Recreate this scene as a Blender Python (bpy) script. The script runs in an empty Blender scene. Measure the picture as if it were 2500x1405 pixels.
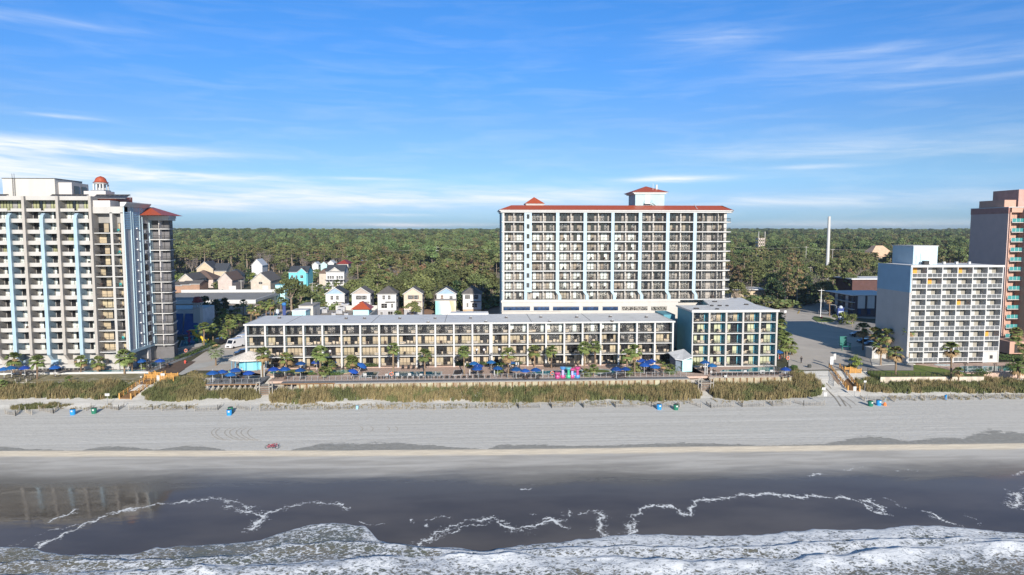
import bpy, math, random
from mathutils import Vector, Matrix
R = random.Random(7)
rad = math.radians
S = bpy.context.scene
COL = S.collection
# ---------------------------------------------------------------- camera
H = 34.0; FPX = 1667.0; PITCH = rad(4.75); YAW = rad(-3.2)
cd = bpy.data.cameras.new('camera'); cam = bpy.data.objects.new('camera', cd); COL.objects.link(cam)
cd.sensor_width = 36; cd.lens = FPX/2500*36; cd.clip_start = 1; cd.clip_end = 30000
cam.location = (0, 0, H); cam.rotation_euler = (rad(90)-PITCH, 0, YAW)
S.camera = cam
# ---------------------------------------------------------------- sky and sun
SUN_EL = rad(20); SUN_AZ = rad(6.4)
w = bpy.data.worlds.new("World"); S.world = w; w.use_nodes = True
def ray(u, v):                         # viewing direction of the photograph's pixel, world frame
    x = (u-1250)/FPX; y = (702.5-v)/FPX
    dx, dy, dz = x, math.cos(PITCH)+y*math.sin(PITCH), -math.sin(PITCH)+y*math.cos(PITCH)
    c, s = math.cos(YAW), math.sin(YAW)
    return (dx*c-dy*s, dx*s+dy*c, dz)
def build_world():
    nt = w.node_tree; N = nt.nodes; L = nt.links
    for n in list(N): N.remove(n)
    out = N.new('ShaderNodeOutputWorld'); bg = N.new('ShaderNodeBackground'); L.new(bg.outputs[0], out.inputs[0])
    sky = N.new('ShaderNodeTexSky'); sky.sky_type = 'NISHITA'; sky.sun_disc = False
    sky.sun_elevation = SUN_EL; sky.sun_rotation = math.pi-SUN_AZ; sky.air_density = 1.0; sky.dust_density = .3; sky.ozone_density = 3.0
    tc = N.new('ShaderNodeTexCoord'); sep = N.new('ShaderNodeSeparateXYZ'); L.new(tc.outputs['Generated'], sep.inputs[0])
    def m(op, a, b=None, c=None):
        n = N.new('ShaderNodeMath'); n.operation = op
        for i, x in enumerate((a, b, c)):
            if x is None: continue
            if isinstance(x, (int, float)): n.inputs[i].default_value = x
            else: L.new(x, n.inputs[i])
        return n.outputs[0]
    X, Y, Z = sep.outputs
    az = m('ARCTAN2', X, Y); el = m('ARCSINE', Z)
    # tint of the clear air by height above the horizon
    rmp = N.new('ShaderNodeValToRGB'); L.new(m('MULTIPLY', el, 1/rad(40)), rmp.inputs[0])
    e = rmp.color_ramp.elements
    e[0].position = 0; e[0].color = SKYT[0]; e[1].position = 1; e[1].color = SKYT[-1][1]
    for p, c in SKYT[1:-1]:
        q = e.new(p); q.color = c
    mul = N.new('ShaderNodeMix'); mul.data_type = 'RGBA'; mul.blend_type = 'MULTIPLY'; mul.inputs[0].default_value = 1
    L.new(sky.outputs[0], mul.inputs[6]); L.new(rmp.outputs[0], mul.inputs[7])
    # thin streaked clouds
    comb = N.new('ShaderNodeCombineXYZ'); L.new(m('MULTIPLY', az, 5.5), comb.inputs[0]); L.new(m('MULTIPLY', el, 46), comb.inputs[1])
    no = N.new('ShaderNodeTexNoise'); no.inputs['Scale'].default_value = 1.3; no.inputs['Detail'].default_value = 6; no.inputs['Roughness'].default_value = .58; no.inputs['Distortion'].default_value = .5
    L.new(comb.outputs[0], no.inputs['Vector'])
    comb2 = N.new('ShaderNodeCombineXYZ'); L.new(m('MULTIPLY', az, 9), comb2.inputs[0]); L.new(m('ADD', m('MULTIPLY', el, 150), m('MULTIPLY', az, 9)), comb2.inputs[1])
    no2 = N.new('ShaderNodeTexNoise'); no2.inputs['Scale'].default_value = 1.1; no2.inputs['Detail'].default_value = 5; no2.inputs['Distortion'].default_value = .8
    L.new(comb2.outputs[0], no2.inputs['Vector'])
    tex = m('ADD', m('MULTIPLY', no.outputs[0], .9), m('MULTIPLY', no2.outputs[0], .7))
    total = None
    for (u, v, su, sv, st) in CLOUDS:
        d = ray(u, v); a0 = math.atan2(d[0], d[1]); e0 = math.atan2(d[2], math.hypot(d[0], d[1]))
        ga = m('POWER', m('DIVIDE', m('SUBTRACT', az, a0), su/FPX), 2.0)
        ge = m('POWER', m('DIVIDE', m('SUBTRACT', el, e0), sv/FPX), 2.0)
        ga = m('MULTIPLY', m('SUBTRACT', az, a0), m('SUBTRACT', az, a0)); ga = m('MULTIPLY', ga, (FPX/su)**2)
        ge = m('MULTIPLY', m('SUBTRACT', el, e0), m('SUBTRACT', el, e0)); ge = m('MULTIPLY', ge, (FPX/sv)**2)
        g = m('MULTIPLY', m('EXPONENT', m('MULTIPLY', m('ADD', ga, ge), -1.0)), st)
        total = g if total is None else m('ADD', total, g)
    base = m('MULTIPLY', m('SMOOTH_MIN', total, 1.0, .2), 1.0)
    cl = m('MULTIPLY', base, m('MAXIMUM', m('MULTIPLY', m('SUBTRACT', tex, .42), 2.1), 0.0))
    haze = m('MULTIPLY', m('MAXIMUM', m('SUBTRACT', no.outputs[0], .45), 0.0), .55)
    cl = m('MINIMUM', m('ADD', cl, m('MULTIPLY', haze, m('MAXIMUM', m('SUBTRACT', 1.0, m('MULTIPLY', el, 2.0)), 0.0))), .93)
    mx = N.new('ShaderNodeMix'); mx.data_type = 'RGBA'; L.new(cl, mx.inputs[0]); L.new(mul.outputs[2], mx.inputs[6]); mx.inputs[7].default_value = CLOUDCOL
    L.new(mx.outputs[2], bg.inputs[0]); bg.inputs[1].default_value = .115
SKYT = [(.38,.62,1,1), (.02, (.36,.57,1,1)), (.055, (.38,.55,.96,1)), (.0975, (.41,.58,.88,1)), (.1375, (.41,.56,.79,1)), (.22, (.38,.56,.83,1)),
 (.30, (.31,.58,.93,1)), (.45, (.27,.62,1,1)), (.85, (.28,.54,.80,1)), (1, (.54,.60,.52,1))]
CLOUDCOL = (6.2, 6.5, 6.8, 1)
CLOUDS = [(150,360,260,13,1.0),(210,424,300,11,1.1),(60,395,150,34,.8),(500,430,130,5,.6),(430,492,300,16,.95),(900,492,400,16,.6),(700,465,600,22,.4),
 (1010,550,170,4.5,1.0),(930,525,100,3.5,.5),(900,437,90,4,.5),(1650,438,110,7,1.0),(1340,480,160,20,.6),(2200,150,300,30,.10),(2320,158,200,12,.16),
 (1750,95,150,22,.18),(2100,360,350,20,.3),(2000,490,350,15,.45),(2100,548,300,8,.5),(60,45,220,10,.2),(150,285,60,4,.4),(2450,185,250,6,.16),(2050,130,180,10,.2),(1975,407,90,5,.45)]
build_world()
sl = bpy.data.lights.new('sun', 'SUN'); sl.energy = 4.7; sl.angle = rad(.5); sl.color = (1, .93, .82)
so = bpy.data.objects.new('sun', sl); COL.objects.link(so); so.location = (20, -150, 90)
SD = Vector((-math.sin(SUN_AZ)*math.cos(SUN_EL), math.cos(SUN_AZ)*math.cos(SUN_EL), -math.sin(SUN_EL)))
so.rotation_euler = SD.to_track_quat('-Z', 'Y').to_euler()
S.view_settings.view_transform = 'Standard'; S.view_settings.look = 'None'; S.view_settings.gamma = 1
S.view_settings.exposure = .5
S.render.engine = 'CYCLES'
S.cycles.max_bounces = 5; S.cycles.diffuse_bounces = 2; S.cycles.glossy_bounces = 3; S.cycles.transparent_max_bounces = 6
S.cycles.use_denoising = True
HAZE = 0.00011
# ---------------------------------------------------------------- calibration: photograph pixel -> ground point / point at a distance
def G(u, v, z=0.0):
    d = ray(u, v); t = (z-H)/d[2]; return Vector((d[0]*t, d[1]*t, z))
def P(u, v, Y):
    d = ray(u, v); t = Y/d[1]; return Vector((d[0]*t, Y, H+d[2]*t))
def XU(u, Y, v=800): return P(u, v, Y).x
# ---------------------------------------------------------------- materials
MATS = {}
def M(name, col=(.5,.5,.5), rough=.65, var=.12, scale=.6, bump=0.0, metal=0.0, spec=.4, stretch=(1,1,1), rnd=0.0, col2=None, thr=None, coat=0, detail=5):
    if name in MATS: return MATS[name]
    mt = bpy.data.materials.new(name); mt.use_nodes = True; MATS[name] = mt
    nt = mt.node_tree; N = nt.nodes; L = nt.links; b = N['Principled BSDF']
    b.inputs['Roughness'].default_value = rough; b.inputs['Metallic'].default_value = metal; b.inputs['Specular IOR Level'].default_value = spec
    b.inputs['Coat Weight'].default_value = coat; b.inputs['Coat Roughness'].default_value = .05
    tc = N.new('ShaderNodeTexCoord'); mp = N.new('ShaderNodeMapping'); mp.inputs['Scale'].default_value = stretch
    L.new(tc.outputs['Object'], mp.inputs[0])
    no = N.new('ShaderNodeTexNoise'); no.inputs['Scale'].default_value = scale; no.inputs['Detail'].default_value = detail; no.inputs['Roughness'].default_value = .62
    L.new(mp.outputs[0], no.inputs['Vector'])
    r = N.new('ShaderNodeValToRGB'); L.new(no.outputs[0], r.inputs[0])
    c1 = col2 if col2 else tuple(x*(1-var) for x in col); c0 = col if col2 else tuple(min(1, x*(1+var)) for x in col)
    lo, hi = thr if thr else (.32, .68)
    r.color_ramp.elements[0].position = lo; r.color_ramp.elements[0].color = (*c1, 1)
    r.color_ramp.elements[1].position = hi; r.color_ramp.elements[1].color = (*c0, 1)
    o = r.outputs[0]
    if rnd:
        oi = N.new('ShaderNodeObjectInfo'); hs = N.new('ShaderNodeHueSaturation')
        mr = N.new('ShaderNodeMapRange'); mr.inputs[3].default_value = 1-rnd; mr.inputs[4].default_value = 1+rnd; L.new(oi.outputs['Random'], mr.inputs[0])
        L.new(mr.outputs[0], hs.inputs['Value'])
        mh = N.new('ShaderNodeMapRange'); mh.inputs[3].default_value = .5-rnd*.06; mh.inputs[4].default_value = .5+rnd*.05
        ml = N.new('ShaderNodeMath'); ml.operation = 'FRACT'; m7 = N.new('ShaderNodeMath'); m7.operation = 'MULTIPLY'; m7.inputs[1].default_value = 7.3
        L.new(oi.outputs['Random'], m7.inputs[0]); L.new(m7.outputs[0], ml.inputs[0]); L.new(ml.outputs[0], mh.inputs[0]); L.new(mh.outputs[0], hs.inputs['Hue'])
        L.new(o, hs.inputs['Color']); o = hs.outputs[0]
    L.new(o, b.inputs['Base Color'])
    if bump:
        bp = N.new('ShaderNodeBump'); bp.inputs['Strength'].default_value = bump; bp.inputs['Distance'].default_value = .1
        n2 = N.new('ShaderNodeTexNoise'); n2.inputs['Scale'].default_value = scale*4; n2.inputs['Detail'].default_value = 4
        L.new(mp.outputs[0], n2.inputs['Vector']); L.new(n2.outputs[0], bp.inputs['Height']); L.new(bp.outputs[0], b.inputs['Normal'])
    return mt
white = M('white_paint', (.52,.515,.505), .6, .05, 1.2, stretch=(1,1,.15))
cream = M('cream_stucco', (.51,.485,.45), .8, .06, .5, stretch=(1,1,.2))
creamt = M('tan_stucco', (.38,.35,.32), .8, .06, .5, stretch=(1,1,.2))
ptan = M('pale_pink_stucco', (.43,.415,.395), .8, .05, .4, stretch=(1,1,.2))
pblue = M('pale_blue_paint', (.42,.54,.60), .7, .05, .6, stretch=(1,1,.15))
finblue = M('sky_blue_paint', (.32,.43,.51), .7, .06, .6, stretch=(1,1,.15))
teal = M('teal_paint', (.10,.30,.38), .7, .05, .5)
mint = M('mint_paint', (.42,.68,.70), .7, .05, .6)
aqua = M('aqua_siding', (.16,.58,.66), .7, .06, 1.0)
gstucco = M('grey_blue_stucco', (.52,.49,.48), .8, .05, .4)
sideblue = M('muted_blue_paint', (.30,.45,.58), .75, .04, .4)
terra = M('terracotta_stucco', (.50,.30,.23), .8, .06, .5)
terrad = M('mauve_stucco', (.54,.40,.36), .85, .05, .4)
redroof = M('red_metal_roof', (.36,.075,.035), .45, .1, 2.0, stretch=(4,.3,.3))
redtile = M('maroon_tile_roof', (.24,.04,.035), .6, .15, 3.0)
mroof = M('grey_membrane_roof', (.68,.68,.69), .7, .08, .35, col2=(.54,.54,.55), thr=(.25,.5))
groof = M('weathered_gravel_roof', (.30,.28,.26), .85, .2, .6)
shing = M('grey_shingles', (.12,.11,.105), .9, .25, 2.5, rnd=.15)
shingb = M('slate_shingles', (.055,.062,.075), .9, .25, 2.5)
shingbr = M('brown_shingles', (.15,.10,.08), .9, .25, 2.5)
black = M('black_metal', (.02,.02,.022), .45, .1, 2)
dgrey = M('dark_grey_fabric', (.045,.042,.042), .8, .2, 3)
alu = M('grey_metal', (.35,.36,.38), .4, .1, 2, metal=.5)
wmetal = M('white_metal', (.75,.75,.76), .45, .05, 1)
conc = M('concrete', (.42,.39,.35), .85, .12, .5)
curt = M('tan_curtain_glass', (.40,.33,.22), .5, .08, 1.5, stretch=(5,5,.2), rnd=.16, coat=.35)
curtw = M('pale_curtain_glass', (.62,.66,.62), .5, .08, 1.5, stretch=(5,5,.2), rnd=.12, coat=.35)
glassd = M('dark_glass', (.018,.017,.018), .06, .5, 1.2, bump=.05, spec=.8, rnd=.5)
glassr = M('reflection_blotch_glass', (.30,.28,.25), .08, .7, 2.6, bump=.25, spec=.9, rnd=.4, col2=(.02,.02,.02), thr=(.44,.56))  # pale and dark blotches in the colour stand for broken reflections
glassb = M('blue_glass', (.02,.05,.12), .08, .5, .8, bump=.05, spec=.8)
tglass = M('teal_glass_panel', (.06,.24,.24), .15, .1, 1)
fglass = M('frosted_rail_glass', (.115,.12,.125), .45, .12, 1, spec=.2, rnd=.3)
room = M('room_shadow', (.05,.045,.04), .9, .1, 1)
bedm = M('bed_linen', (.60,.50,.38), .8, .1, 2)
orange = M('orange_paint', (.75,.33,.05), .6, .05, 1)
ublue = M('blue_canvas', (.010,.070,.27), .7, .15, 1.0, rnd=.3)
thatch = M('pale_thatch', (.60,.55,.50), .9, .25, 3, bump=.5)
woodn = M('new_timber', (.52,.27,.07), .7, .18, 3, stretch=(3,3,.6))
woodg = M('grey_timber', (.34,.31,.27), .85, .2, 3)
woodb = M('brown_timber', (.20,.11,.05), .8, .2, 3)
bulk = M('algae_stained_bulkhead', (.44,.42,.30), .85, .2, .5, col2=(.30,.22,.15), thr=(.4,.6))
boardw = M('grey_boardwalk', (.17,.175,.19), .7, .12, .8, stretch=(1,6,1))
paver = M('pink_brown_pavers', (.50,.36,.29), .85, .14, 1.5)
darkdeck = M('shaded_blue_deck', (.16,.17,.20), .7, .2, 1)
asph = M('asphalt', (.52,.465,.405), .9, .1, .12, bump=.05)
asphd = M('old_asphalt', (.36,.33,.30), .9, .15, .2)
conc2 = M('pale_pavement', (.50,.48,.44), .85, .1, .3)
lawnm = M('lawn_green', (.10,.15,.028), .95, .3, .6, col2=(.14,.115,.05), thr=(.3,.5))
mulch = M('brown_mulch', (.13,.085,.06), .95, .2, .8)
dirt = M('sandy_dirt', (.30,.20,.13), .95, .2, .3)
pinkc = M('orange_brown_ground', (.36,.22,.15), .95, .15, .2)
hedgem = M('hedge_leaves', (.060,.105,.025), .9, .5, 2.5, rnd=.15)
poolw = M('pool_water', (.03,.22,.27), .05, .1, .5, bump=.06, spec=.6)
poold = M('dark_pool_water', (.015,.10,.15), .05, .1, .5, bump=.06, spec=.6)
bark = M('palm_bark', (.22,.155,.10), .95, .25, 3, stretch=(1,1,4), rnd=.2)
barkg = M('grey_bark', (.30,.235,.18), .95, .25, 2)
frondg = M('palm_frond', (.15,.19,.055), .75, .35, 1.2, rnd=.2)
frondd = M('dry_frond', (.30,.20,.10), .9, .3, 1.5)
frondp = M('pale_frond', (.17,.20,.11), .8, .3, 1.5)
leafo = M('oak_leaves', (.115,.135,.048), .85, .35, .2, rnd=.35)
leafp = M('pine_needles', (.120,.135,.048), .85, .5, .3, rnd=.3)
leafc = M('russet_cypress_leaves', (.20,.135,.07), .85, .4, .4, rnd=.3)
leafy = M('bright_leaves', (.14,.18,.035), .85, .4, .4, rnd=.25)
leafd = M('dark_magnolia_leaves', (.022,.050,.018), .6, .5, .6, rnd=.2)
twig = M('bare_twigs', (.24,.205,.18), .9, .2, 1, rnd=.15)
forestm = M('forest_canopy', (.105,.140,.050), .9, .3, .12, rnd=.5)
forestb = M('forest_canopy_olive', (.155,.140,.060), .9, .5, .25, rnd=.3)
# ---------------------------------------------------------------- mesh collector
class MB:
    def __init__(s): s.v = []; s.f = []; s.m = []; s.ms = []
    def mi(s, mat):
        if mat not in s.ms: s.ms.append(mat)
        return s.ms.index(mat)
    def add(s, vs, fs, mat):
        n = len(s.v); s.v += [tuple(x) for x in vs]; i = s.mi(mat)
        for f in fs: s.f.append(tuple(n+k for k in f)); s.m.append(i)
        return s
    def box(s, x0, y0, z0, x1, y1, z1, mat):
        return s.add([(x0,y0,z0),(x1,y0,z0),(x1,y1,z0),(x0,y1,z0),(x0,y0,z1),(x1,y0,z1),(x1,y1,z1),(x0,y1,z1)],
                     [(0,3,2,1),(4,5,6,7),(0,1,5,4),(1,2,6,5),(2,3,7,6),(3,0,4,7)], mat)
    def cb(s, c, d, mat): return s.box(c[0]-d[0]/2, c[1]-d[1]/2, c[2]-d[2]/2, c[0]+d[0]/2, c[1]+d[1]/2, c[2]+d[2]/2, mat)
    def prism(s, pts, z0, z1, mat):
        n = len(pts); vs = [(p[0],p[1],z0) for p in pts]+[(p[0],p[1],z1) for p in pts]
        return s.add(vs, [tuple(range(n-1,-1,-1)), tuple(range(n,2*n))]+[(i,(i+1)%n,n+(i+1)%n,n+i) for i in range(n)], mat)
    def xprism(s, pts, y0, y1, mat):   # outline in x,z pushed along y
        n = len(pts); vs = [(p[0],y0,p[1]) for p in pts]+[(p[0],y1,p[1]) for p in pts]
        return s.add(vs, [tuple(range(n)), tuple(range(2*n-1,n-1,-1))]+[(i,n+i,n+(i+1)%n,(i+1)%n) for i in range(n)], mat)
    def yprism(s, pts, x0, x1, mat):   # outline in y,z pushed along x
        n = len(pts); vs = [(x0,p[0],p[1]) for p in pts]+[(x1,p[0],p[1]) for p in pts]
        return s.add(vs, [tuple(range(n-1,-1,-1)), tuple(range(n,2*n))]+[(i,(i+1)%n,n+(i+1)%n,n+i) for i in range(n)], mat)
    def bar(s, a, b, r, mat, n=4, r2=None):
        a = Vector(a); b = Vector(b); d = b-a
        if d.length < 1e-6: return s
        q = d.normalized().to_track_quat('Z', 'Y'); r2 = r if r2 is None else r2; vs = []
        for p, rr in ((a, r), (b, r2)):
            for i in range(n):
                t = 2*math.pi*(i+.5)/n; vs.append(p+q@Vector((math.cos(t)*rr, math.sin(t)*rr, 0)))
        return s.add(vs, [(i,(i+1)%n,n+(i+1)%n,n+i) for i in range(n)]+[tuple(range(n-1,-1,-1)), tuple(range(n,2*n))], mat)
    def path(s, pts, rs, mat, n=6):
        if isinstance(rs, (int, float)): rs = [rs]*len(pts)
        vs = []; pts = [Vector(p) for p in pts]
        for k, p in enumerate(pts):
            d = (pts[min(k+1, len(pts)-1)]-pts[max(k-1, 0)]).normalized(); q = d.to_track_quat('Z', 'Y')
            for i in range(n):
                t = 2*math.pi*i/n; vs.append(p+q@Vector((math.cos(t)*rs[k], math.sin(t)*rs[k], 0)))
        fs = [(k*n+i, k*n+(i+1)%n, (k+1)*n+(i+1)%n, (k+1)*n+i) for k in range(len(pts)-1) for i in range(n)]
        fs += [tuple(range(n-1,-1,-1)), tuple((len(pts)-1)*n+i for i in range(n))]
        return s.add(vs, fs, mat)
    def lathe(s, c, prof, mat, n=12, sx=1, sy=1):
        vs = []
        for r, z in prof:
            for i in range(n):
                t = 2*math.pi*(i+.5)/n; vs.append((c[0]+math.cos(t)*r*sx, c[1]+math.sin(t)*r*sy, c[2]+z))
        k = len(prof)
        fs = [(j*n+i, j*n+(i+1)%n, (j+1)*n+(i+1)%n, (j+1)*n+i) for j in range(k-1) for i in range(n)]
        fs += [tuple(range(n-1,-1,-1)), tuple((k-1)*n+i for i in range(n))]
        return s.add(vs, fs, mat)
    def hip(s, x0, y0, x1, y1, z, h, mat, ridge=None):
        dx = x1-x0; dy = y1-y0; k = min(dx, dy)/2
        if dx >= dy: a = (x0+k, (y0+y1)/2, z+h); b = (x1-k, (y0+y1)/2, z+h)
        else: a = ((x0+x1)/2, y0+k, z+h); b = ((x0+x1)/2, y1-k, z+h)
        vs = [(x0,y0,z),(x1,y0,z),(x1,y1,z),(x0,y1,z),a,b]
        fs = [(3,2,1,0)]+([(0,1,5,4),(1,2,5),(2,3,4,5),(3,0,4)] if dx >= dy else [(0,1,4),(1,2,5,4),(2,3,5),(3,0,4,5)])
        return s.add(vs, fs, mat)
    def mesh(s, name, org=(0,0,0), smooth=False):
        me = bpy.data.meshes.new(name)
        me.from_pydata([(x-org[0], y-org[1], z-org[2]) for x, y, z in s.v], [], s.f)
        for m in s.ms: me.materials.append(m)
        me.polygons.foreach_set('material_index', s.m)
        if smooth: me.polygons.foreach_set('use_smooth', [True]*len(s.f))
        me.update(); return me
    def build(s, name, parent=None, org=None, smooth=False):
        wl = wloc(parent) if parent else Vector((0,0,0))
        o = Vector(org) if org is not None else wl
        ob = bpy.data.objects.new(name, s.mesh(name, o, smooth)); COL.objects.link(ob)
        ob.location = o-wl
        if parent: ob.parent = parent
        return ob
def wloc(o):
    l = Vector(o.location)
    while o.parent: o = o.parent; l = l+Vector(o.location)
    return l
def tag(o, label=None, cat=None, group=None, kind=None):
    if label: o['label'] = label
    if cat: o['category'] = cat
    if group: o['group'] = group
    if kind: o['kind'] = kind
    return o
def empty(name, loc, label=None, cat=None, group=None, rz=0):
    o = bpy.data.objects.new(name, None); COL.objects.link(o); o.location = loc; o.rotation_euler = (0,0,rz); o.empty_display_size = .5
    return tag(o, label, cat, group)
def inst(name, me, parent, loc, rz=0, sc=None):
    o = bpy.data.objects.new(name, me); COL.objects.link(o); o.location = loc; o.rotation_euler = (0,0,rz)
    if sc: o.scale = sc if not isinstance(sc, (int, float)) else (sc,)*3
    o.parent = parent; return o
def clone(root, loc, rz=None, sc=None, label=None, group=None):
    r = root.copy(); COL.objects.link(r); r.location = loc
    if rz is not None: r.rotation_euler = (0,0,rz)
    if sc is not None: r.scale = sc if not isinstance(sc, (int, float)) else (sc,)*3
    if label: r['label'] = label
    if group: r['group'] = group
    for ch in list(root.children):
        c = ch.copy(); COL.objects.link(c); c.parent = r
        for g in list(ch.children):
            d = g.copy(); COL.objects.link(d); d.parent = c
    return r
ORD = 'zeroth first second third fourth fifth sixth seventh eighth ninth tenth eleventh twelfth thirteenth fourteenth fifteenth sixteenth seventeenth eighteenth nineteenth twentieth'.split()
TENS = {2:'twenty', 3:'thirty', 4:'forty', 5:'fifty', 6:'sixty'}
def nth(i):
    if i <= 20: return ORD[i]
    t, u = divmod(i, 10)
    return TENS[t]+('-'+ORD[u] if u else '') if u else TENS[t][:-1]+'ieth'
def interp(pts, x):
    if x <= pts[0][0]: return pts[0][1]
    for (a, b), (c, d) in zip(pts, pts[1:]):
        if x <= c: return b+(d-b)*(x-a)/(c-a)
    return pts[-1][1]
# ================================================================ terrain
import numpy as np
from mathutils import noise as mnoise
SCARP = [(-100,119),(-80.5,118),(-22.9,115),(6.4,114),(35.5,113.7),(96.6,112.3),(130,111.5)]
YS = [p[0] for p in SCARP]
def tz(X, Y):
    sy = interp(SCARP, X); d = Y-sy
    if Y > 157: return -1.1+min(1, (Y-157)/4)*.75
    if Y > 153: return -1.9+(Y-153)/4*.8
    if Y > 146: return -3.0+(Y-146)/7*1.1
    if d >= 0: return -3.3+.3*d/(146-sy)
    if d > -1.5: return -3.3+.45*d/1.5
    if d > -42: return -3.75+.078*(d+1.5)
    return -3.75-.078*40.5+.01*(d+42)
def GT(u, v):
    p = G(u, v, -3)
    for _ in range(12): p = G(u, v, tz(p.x, p.y))
    return p
FOAMLINES = [  # pixel polylines, half width in metres, strength
 ([(90,1335),(190,1290),(240,1265),(330,1240),(420,1228),(470,1226)], .42, .8), ([(20,1335),(80,1310),(130,1295),(190,1280)], .3, .55),
 ([(120,1275),(150,1262),(165,1256),(185,1248)], .45, .8), ([(270,1252),(300,1248),(340,1243)], .45, .8),
 ([(470,1224),(500,1220),(540,1219),(590,1232),(615,1240)], .55, .66), ([(560,1238),(610,1250),(640,1262),(625,1280),(608,1292)], .8, .68), ([(640,1262),(660,1250),(688,1244)], .55, .78), ([(610,1290),(640,1272)], .6, .8),
 ([(700,1240),(740,1228),(800,1228),(860,1240)], .5, .58), ([(835,1232),(850,1243)], .4, .7), ([(1005,1275),(1010,1270)], .35, .9), ([(1035,1282),(1045,1276)], .35, .9),
 ([(1040,1270),(1070,1264),(1100,1262)], .35, .6), ([(880,1278),(940,1282)], .3, .6),
 ([(1015,1333),(1060,1308),(1100,1285),(1150,1270),(1200,1267),(1240,1285),(1270,1293),(1310,1280),(1380,1268)], .62, .74),
 ([(1050,1326),(1100,1300),(1150,1282),(1200,1280)], .3, .6), ([(1215,1275),(1245,1290),(1275,1300)], 1.0, .62),
 ([(1325,1268),(1345,1268),(1370,1280),(1385,1288)], .45, .75), ([(1410,1256),(1440,1246),(1470,1250),(1490,1262)], .3, .6), ([(1465,1255),(1470,1275),(1462,1292),(1478,1310)], .75, .68), ([(1385,1250),(1395,1262)], .6, .8),
 ([(1540,1310),(1552,1290),(1550,1272),(1544,1262),(1565,1243),(1600,1234),(1640,1236),(1665,1256),(1680,1257),(1690,1240),(1698,1228),(1720,1218),(1750,1222),(1800,1210),(1850,1208),(1890,1206),(1950,1216),(1970,1209),(2000,1214),(2060,1215),(2100,1225),(2120,1240),(2140,1250),(2170,1258)], .42, .95),
 ([(1535,1300),(1548,1275)], 1.1, .64), ([(2115,1222),(2130,1226),(2145,1238),(2165,1250)], .6, .85), ([(2160,1215),(2200,1236),(2240,1250)], .3, .55), ([(2265,1250),(2300,1268),(2345,1288)], .5, .8), ([(2360,1258),(2400,1282)], .3, .65),
 ([(240,1176),(270,1173),(300,1173)], .3, .75), ([(1970,1162),(1990,1159),(2010,1158)], .4, .85), ([(2060,1148),(2110,1140)], .25, .6), ([(2190,1150),(2240,1148)], .3, .6), ([(1275,1195),(1295,1192)], .2, .8),
 ([(2480,1235),(2490,1205),(2500,1195)], 1.2, .68), ([(2475,1160),(2500,1152)], .3, .75), ([(1290,1253),(1310,1256)], .3, .7)]
L1 = [(-300,1345),(0,1337),(80,1338),(140,1355),(200,1353),(260,1357),(340,1350),(380,1338),(450,1333),(560,1328),(640,1317),(700,1297),(760,1280),(820,1277),(890,1285),(912,1305),(925,1318),(940,1324),(1010,1333),(1100,1338),(1180,1347),(1240,1335),(1370,1322),(1480,1312),(1550,1304),(1640,1307),(1720,1308),(1790,1309),(1860,1307),(2000,1292),(2140,1292),(2220,1283),(2300,1285),(2380,1290),(2450,1300),(2500,1303),(2800,1290)]
L2 = [(-300,1400),(200,1378),(330,1382),(500,1375),(600,1372),(655,1350),(700,1342),(800,1334),(930,1336),(1010,1345),(1180,1357),(1280,1352),(1370,1348),(1500,1345),(1700,1352),(1900,1345),(2100,1330),(2300,1325),(2500,1330),(2800,1330)]
L3 = [(-300,1440),(700,1400),(900,1380),(1100,1372),(1400,1375),(1700,1390),(1950,1385),(2270,1352),(2330,1345),(2800,1340)]
def wl(pts): return [(GT(*p).x, GT(*p).y) for p in pts]
W1, W2, W3 = wl(L1), wl(L2), wl(L3)
fl = [(np.array([tuple(GT(*p))[:2] for p in pts]), hw, st) for pts, hw, st in FOAMLINES]
def dist_poly(XX, YY, pl):
    best = np.full(XX.shape, 1e9)
    for a, b in zip(pl[:-1], pl[1:]):
        ab = b-a; t = np.clip(((XX-a[0])*ab[0]+(YY-a[1])*ab[1])/max(1e-9, ab@ab), 0, 1)
        best = np.minimum(best, np.hypot(XX-a[0]-t*ab[0], YY-a[1]-t*ab[1]))
    return best
def grid_mesh(name, XX, YY, ZZ, attrs, mat):
    ny, nx = XX.shape; me = bpy.data.meshes.new(name)
    vs = np.stack([XX, YY, ZZ], -1).reshape(-1, 3).astype('f4')
    i = np.arange(ny*nx).reshape(ny, nx); q = np.stack([i[:-1,:-1], i[:-1,1:], i[1:,1:], i[1:,:-1]], -1).reshape(-1, 4)
    me.vertices.add(len(vs)); me.vertices.foreach_set('co', vs.ravel())
    me.loops.add(q.size); me.loops.foreach_set('vertex_index', q.ravel().astype('i4'))
    me.polygons.add(len(q)); me.polygons.foreach_set('loop_start', np.arange(0, q.size, 4, dtype='i4')); me.polygons.foreach_set('loop_total', np.full(len(q), 4, 'i4'))
    me.update(calc_edges=True); me.polygons.foreach_set('use_smooth', np.ones(len(q), bool))
    for k, a in attrs.items():
        at = me.attributes.new(k, 'FLOAT', 'POINT'); at.data.foreach_set('value', a.reshape(-1).astype('f4'))
    me.materials.append(mat); o = bpy.data.objects.new(name, me); COL.objects.link(o); o['kind'] = 'structure'; return o
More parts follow.
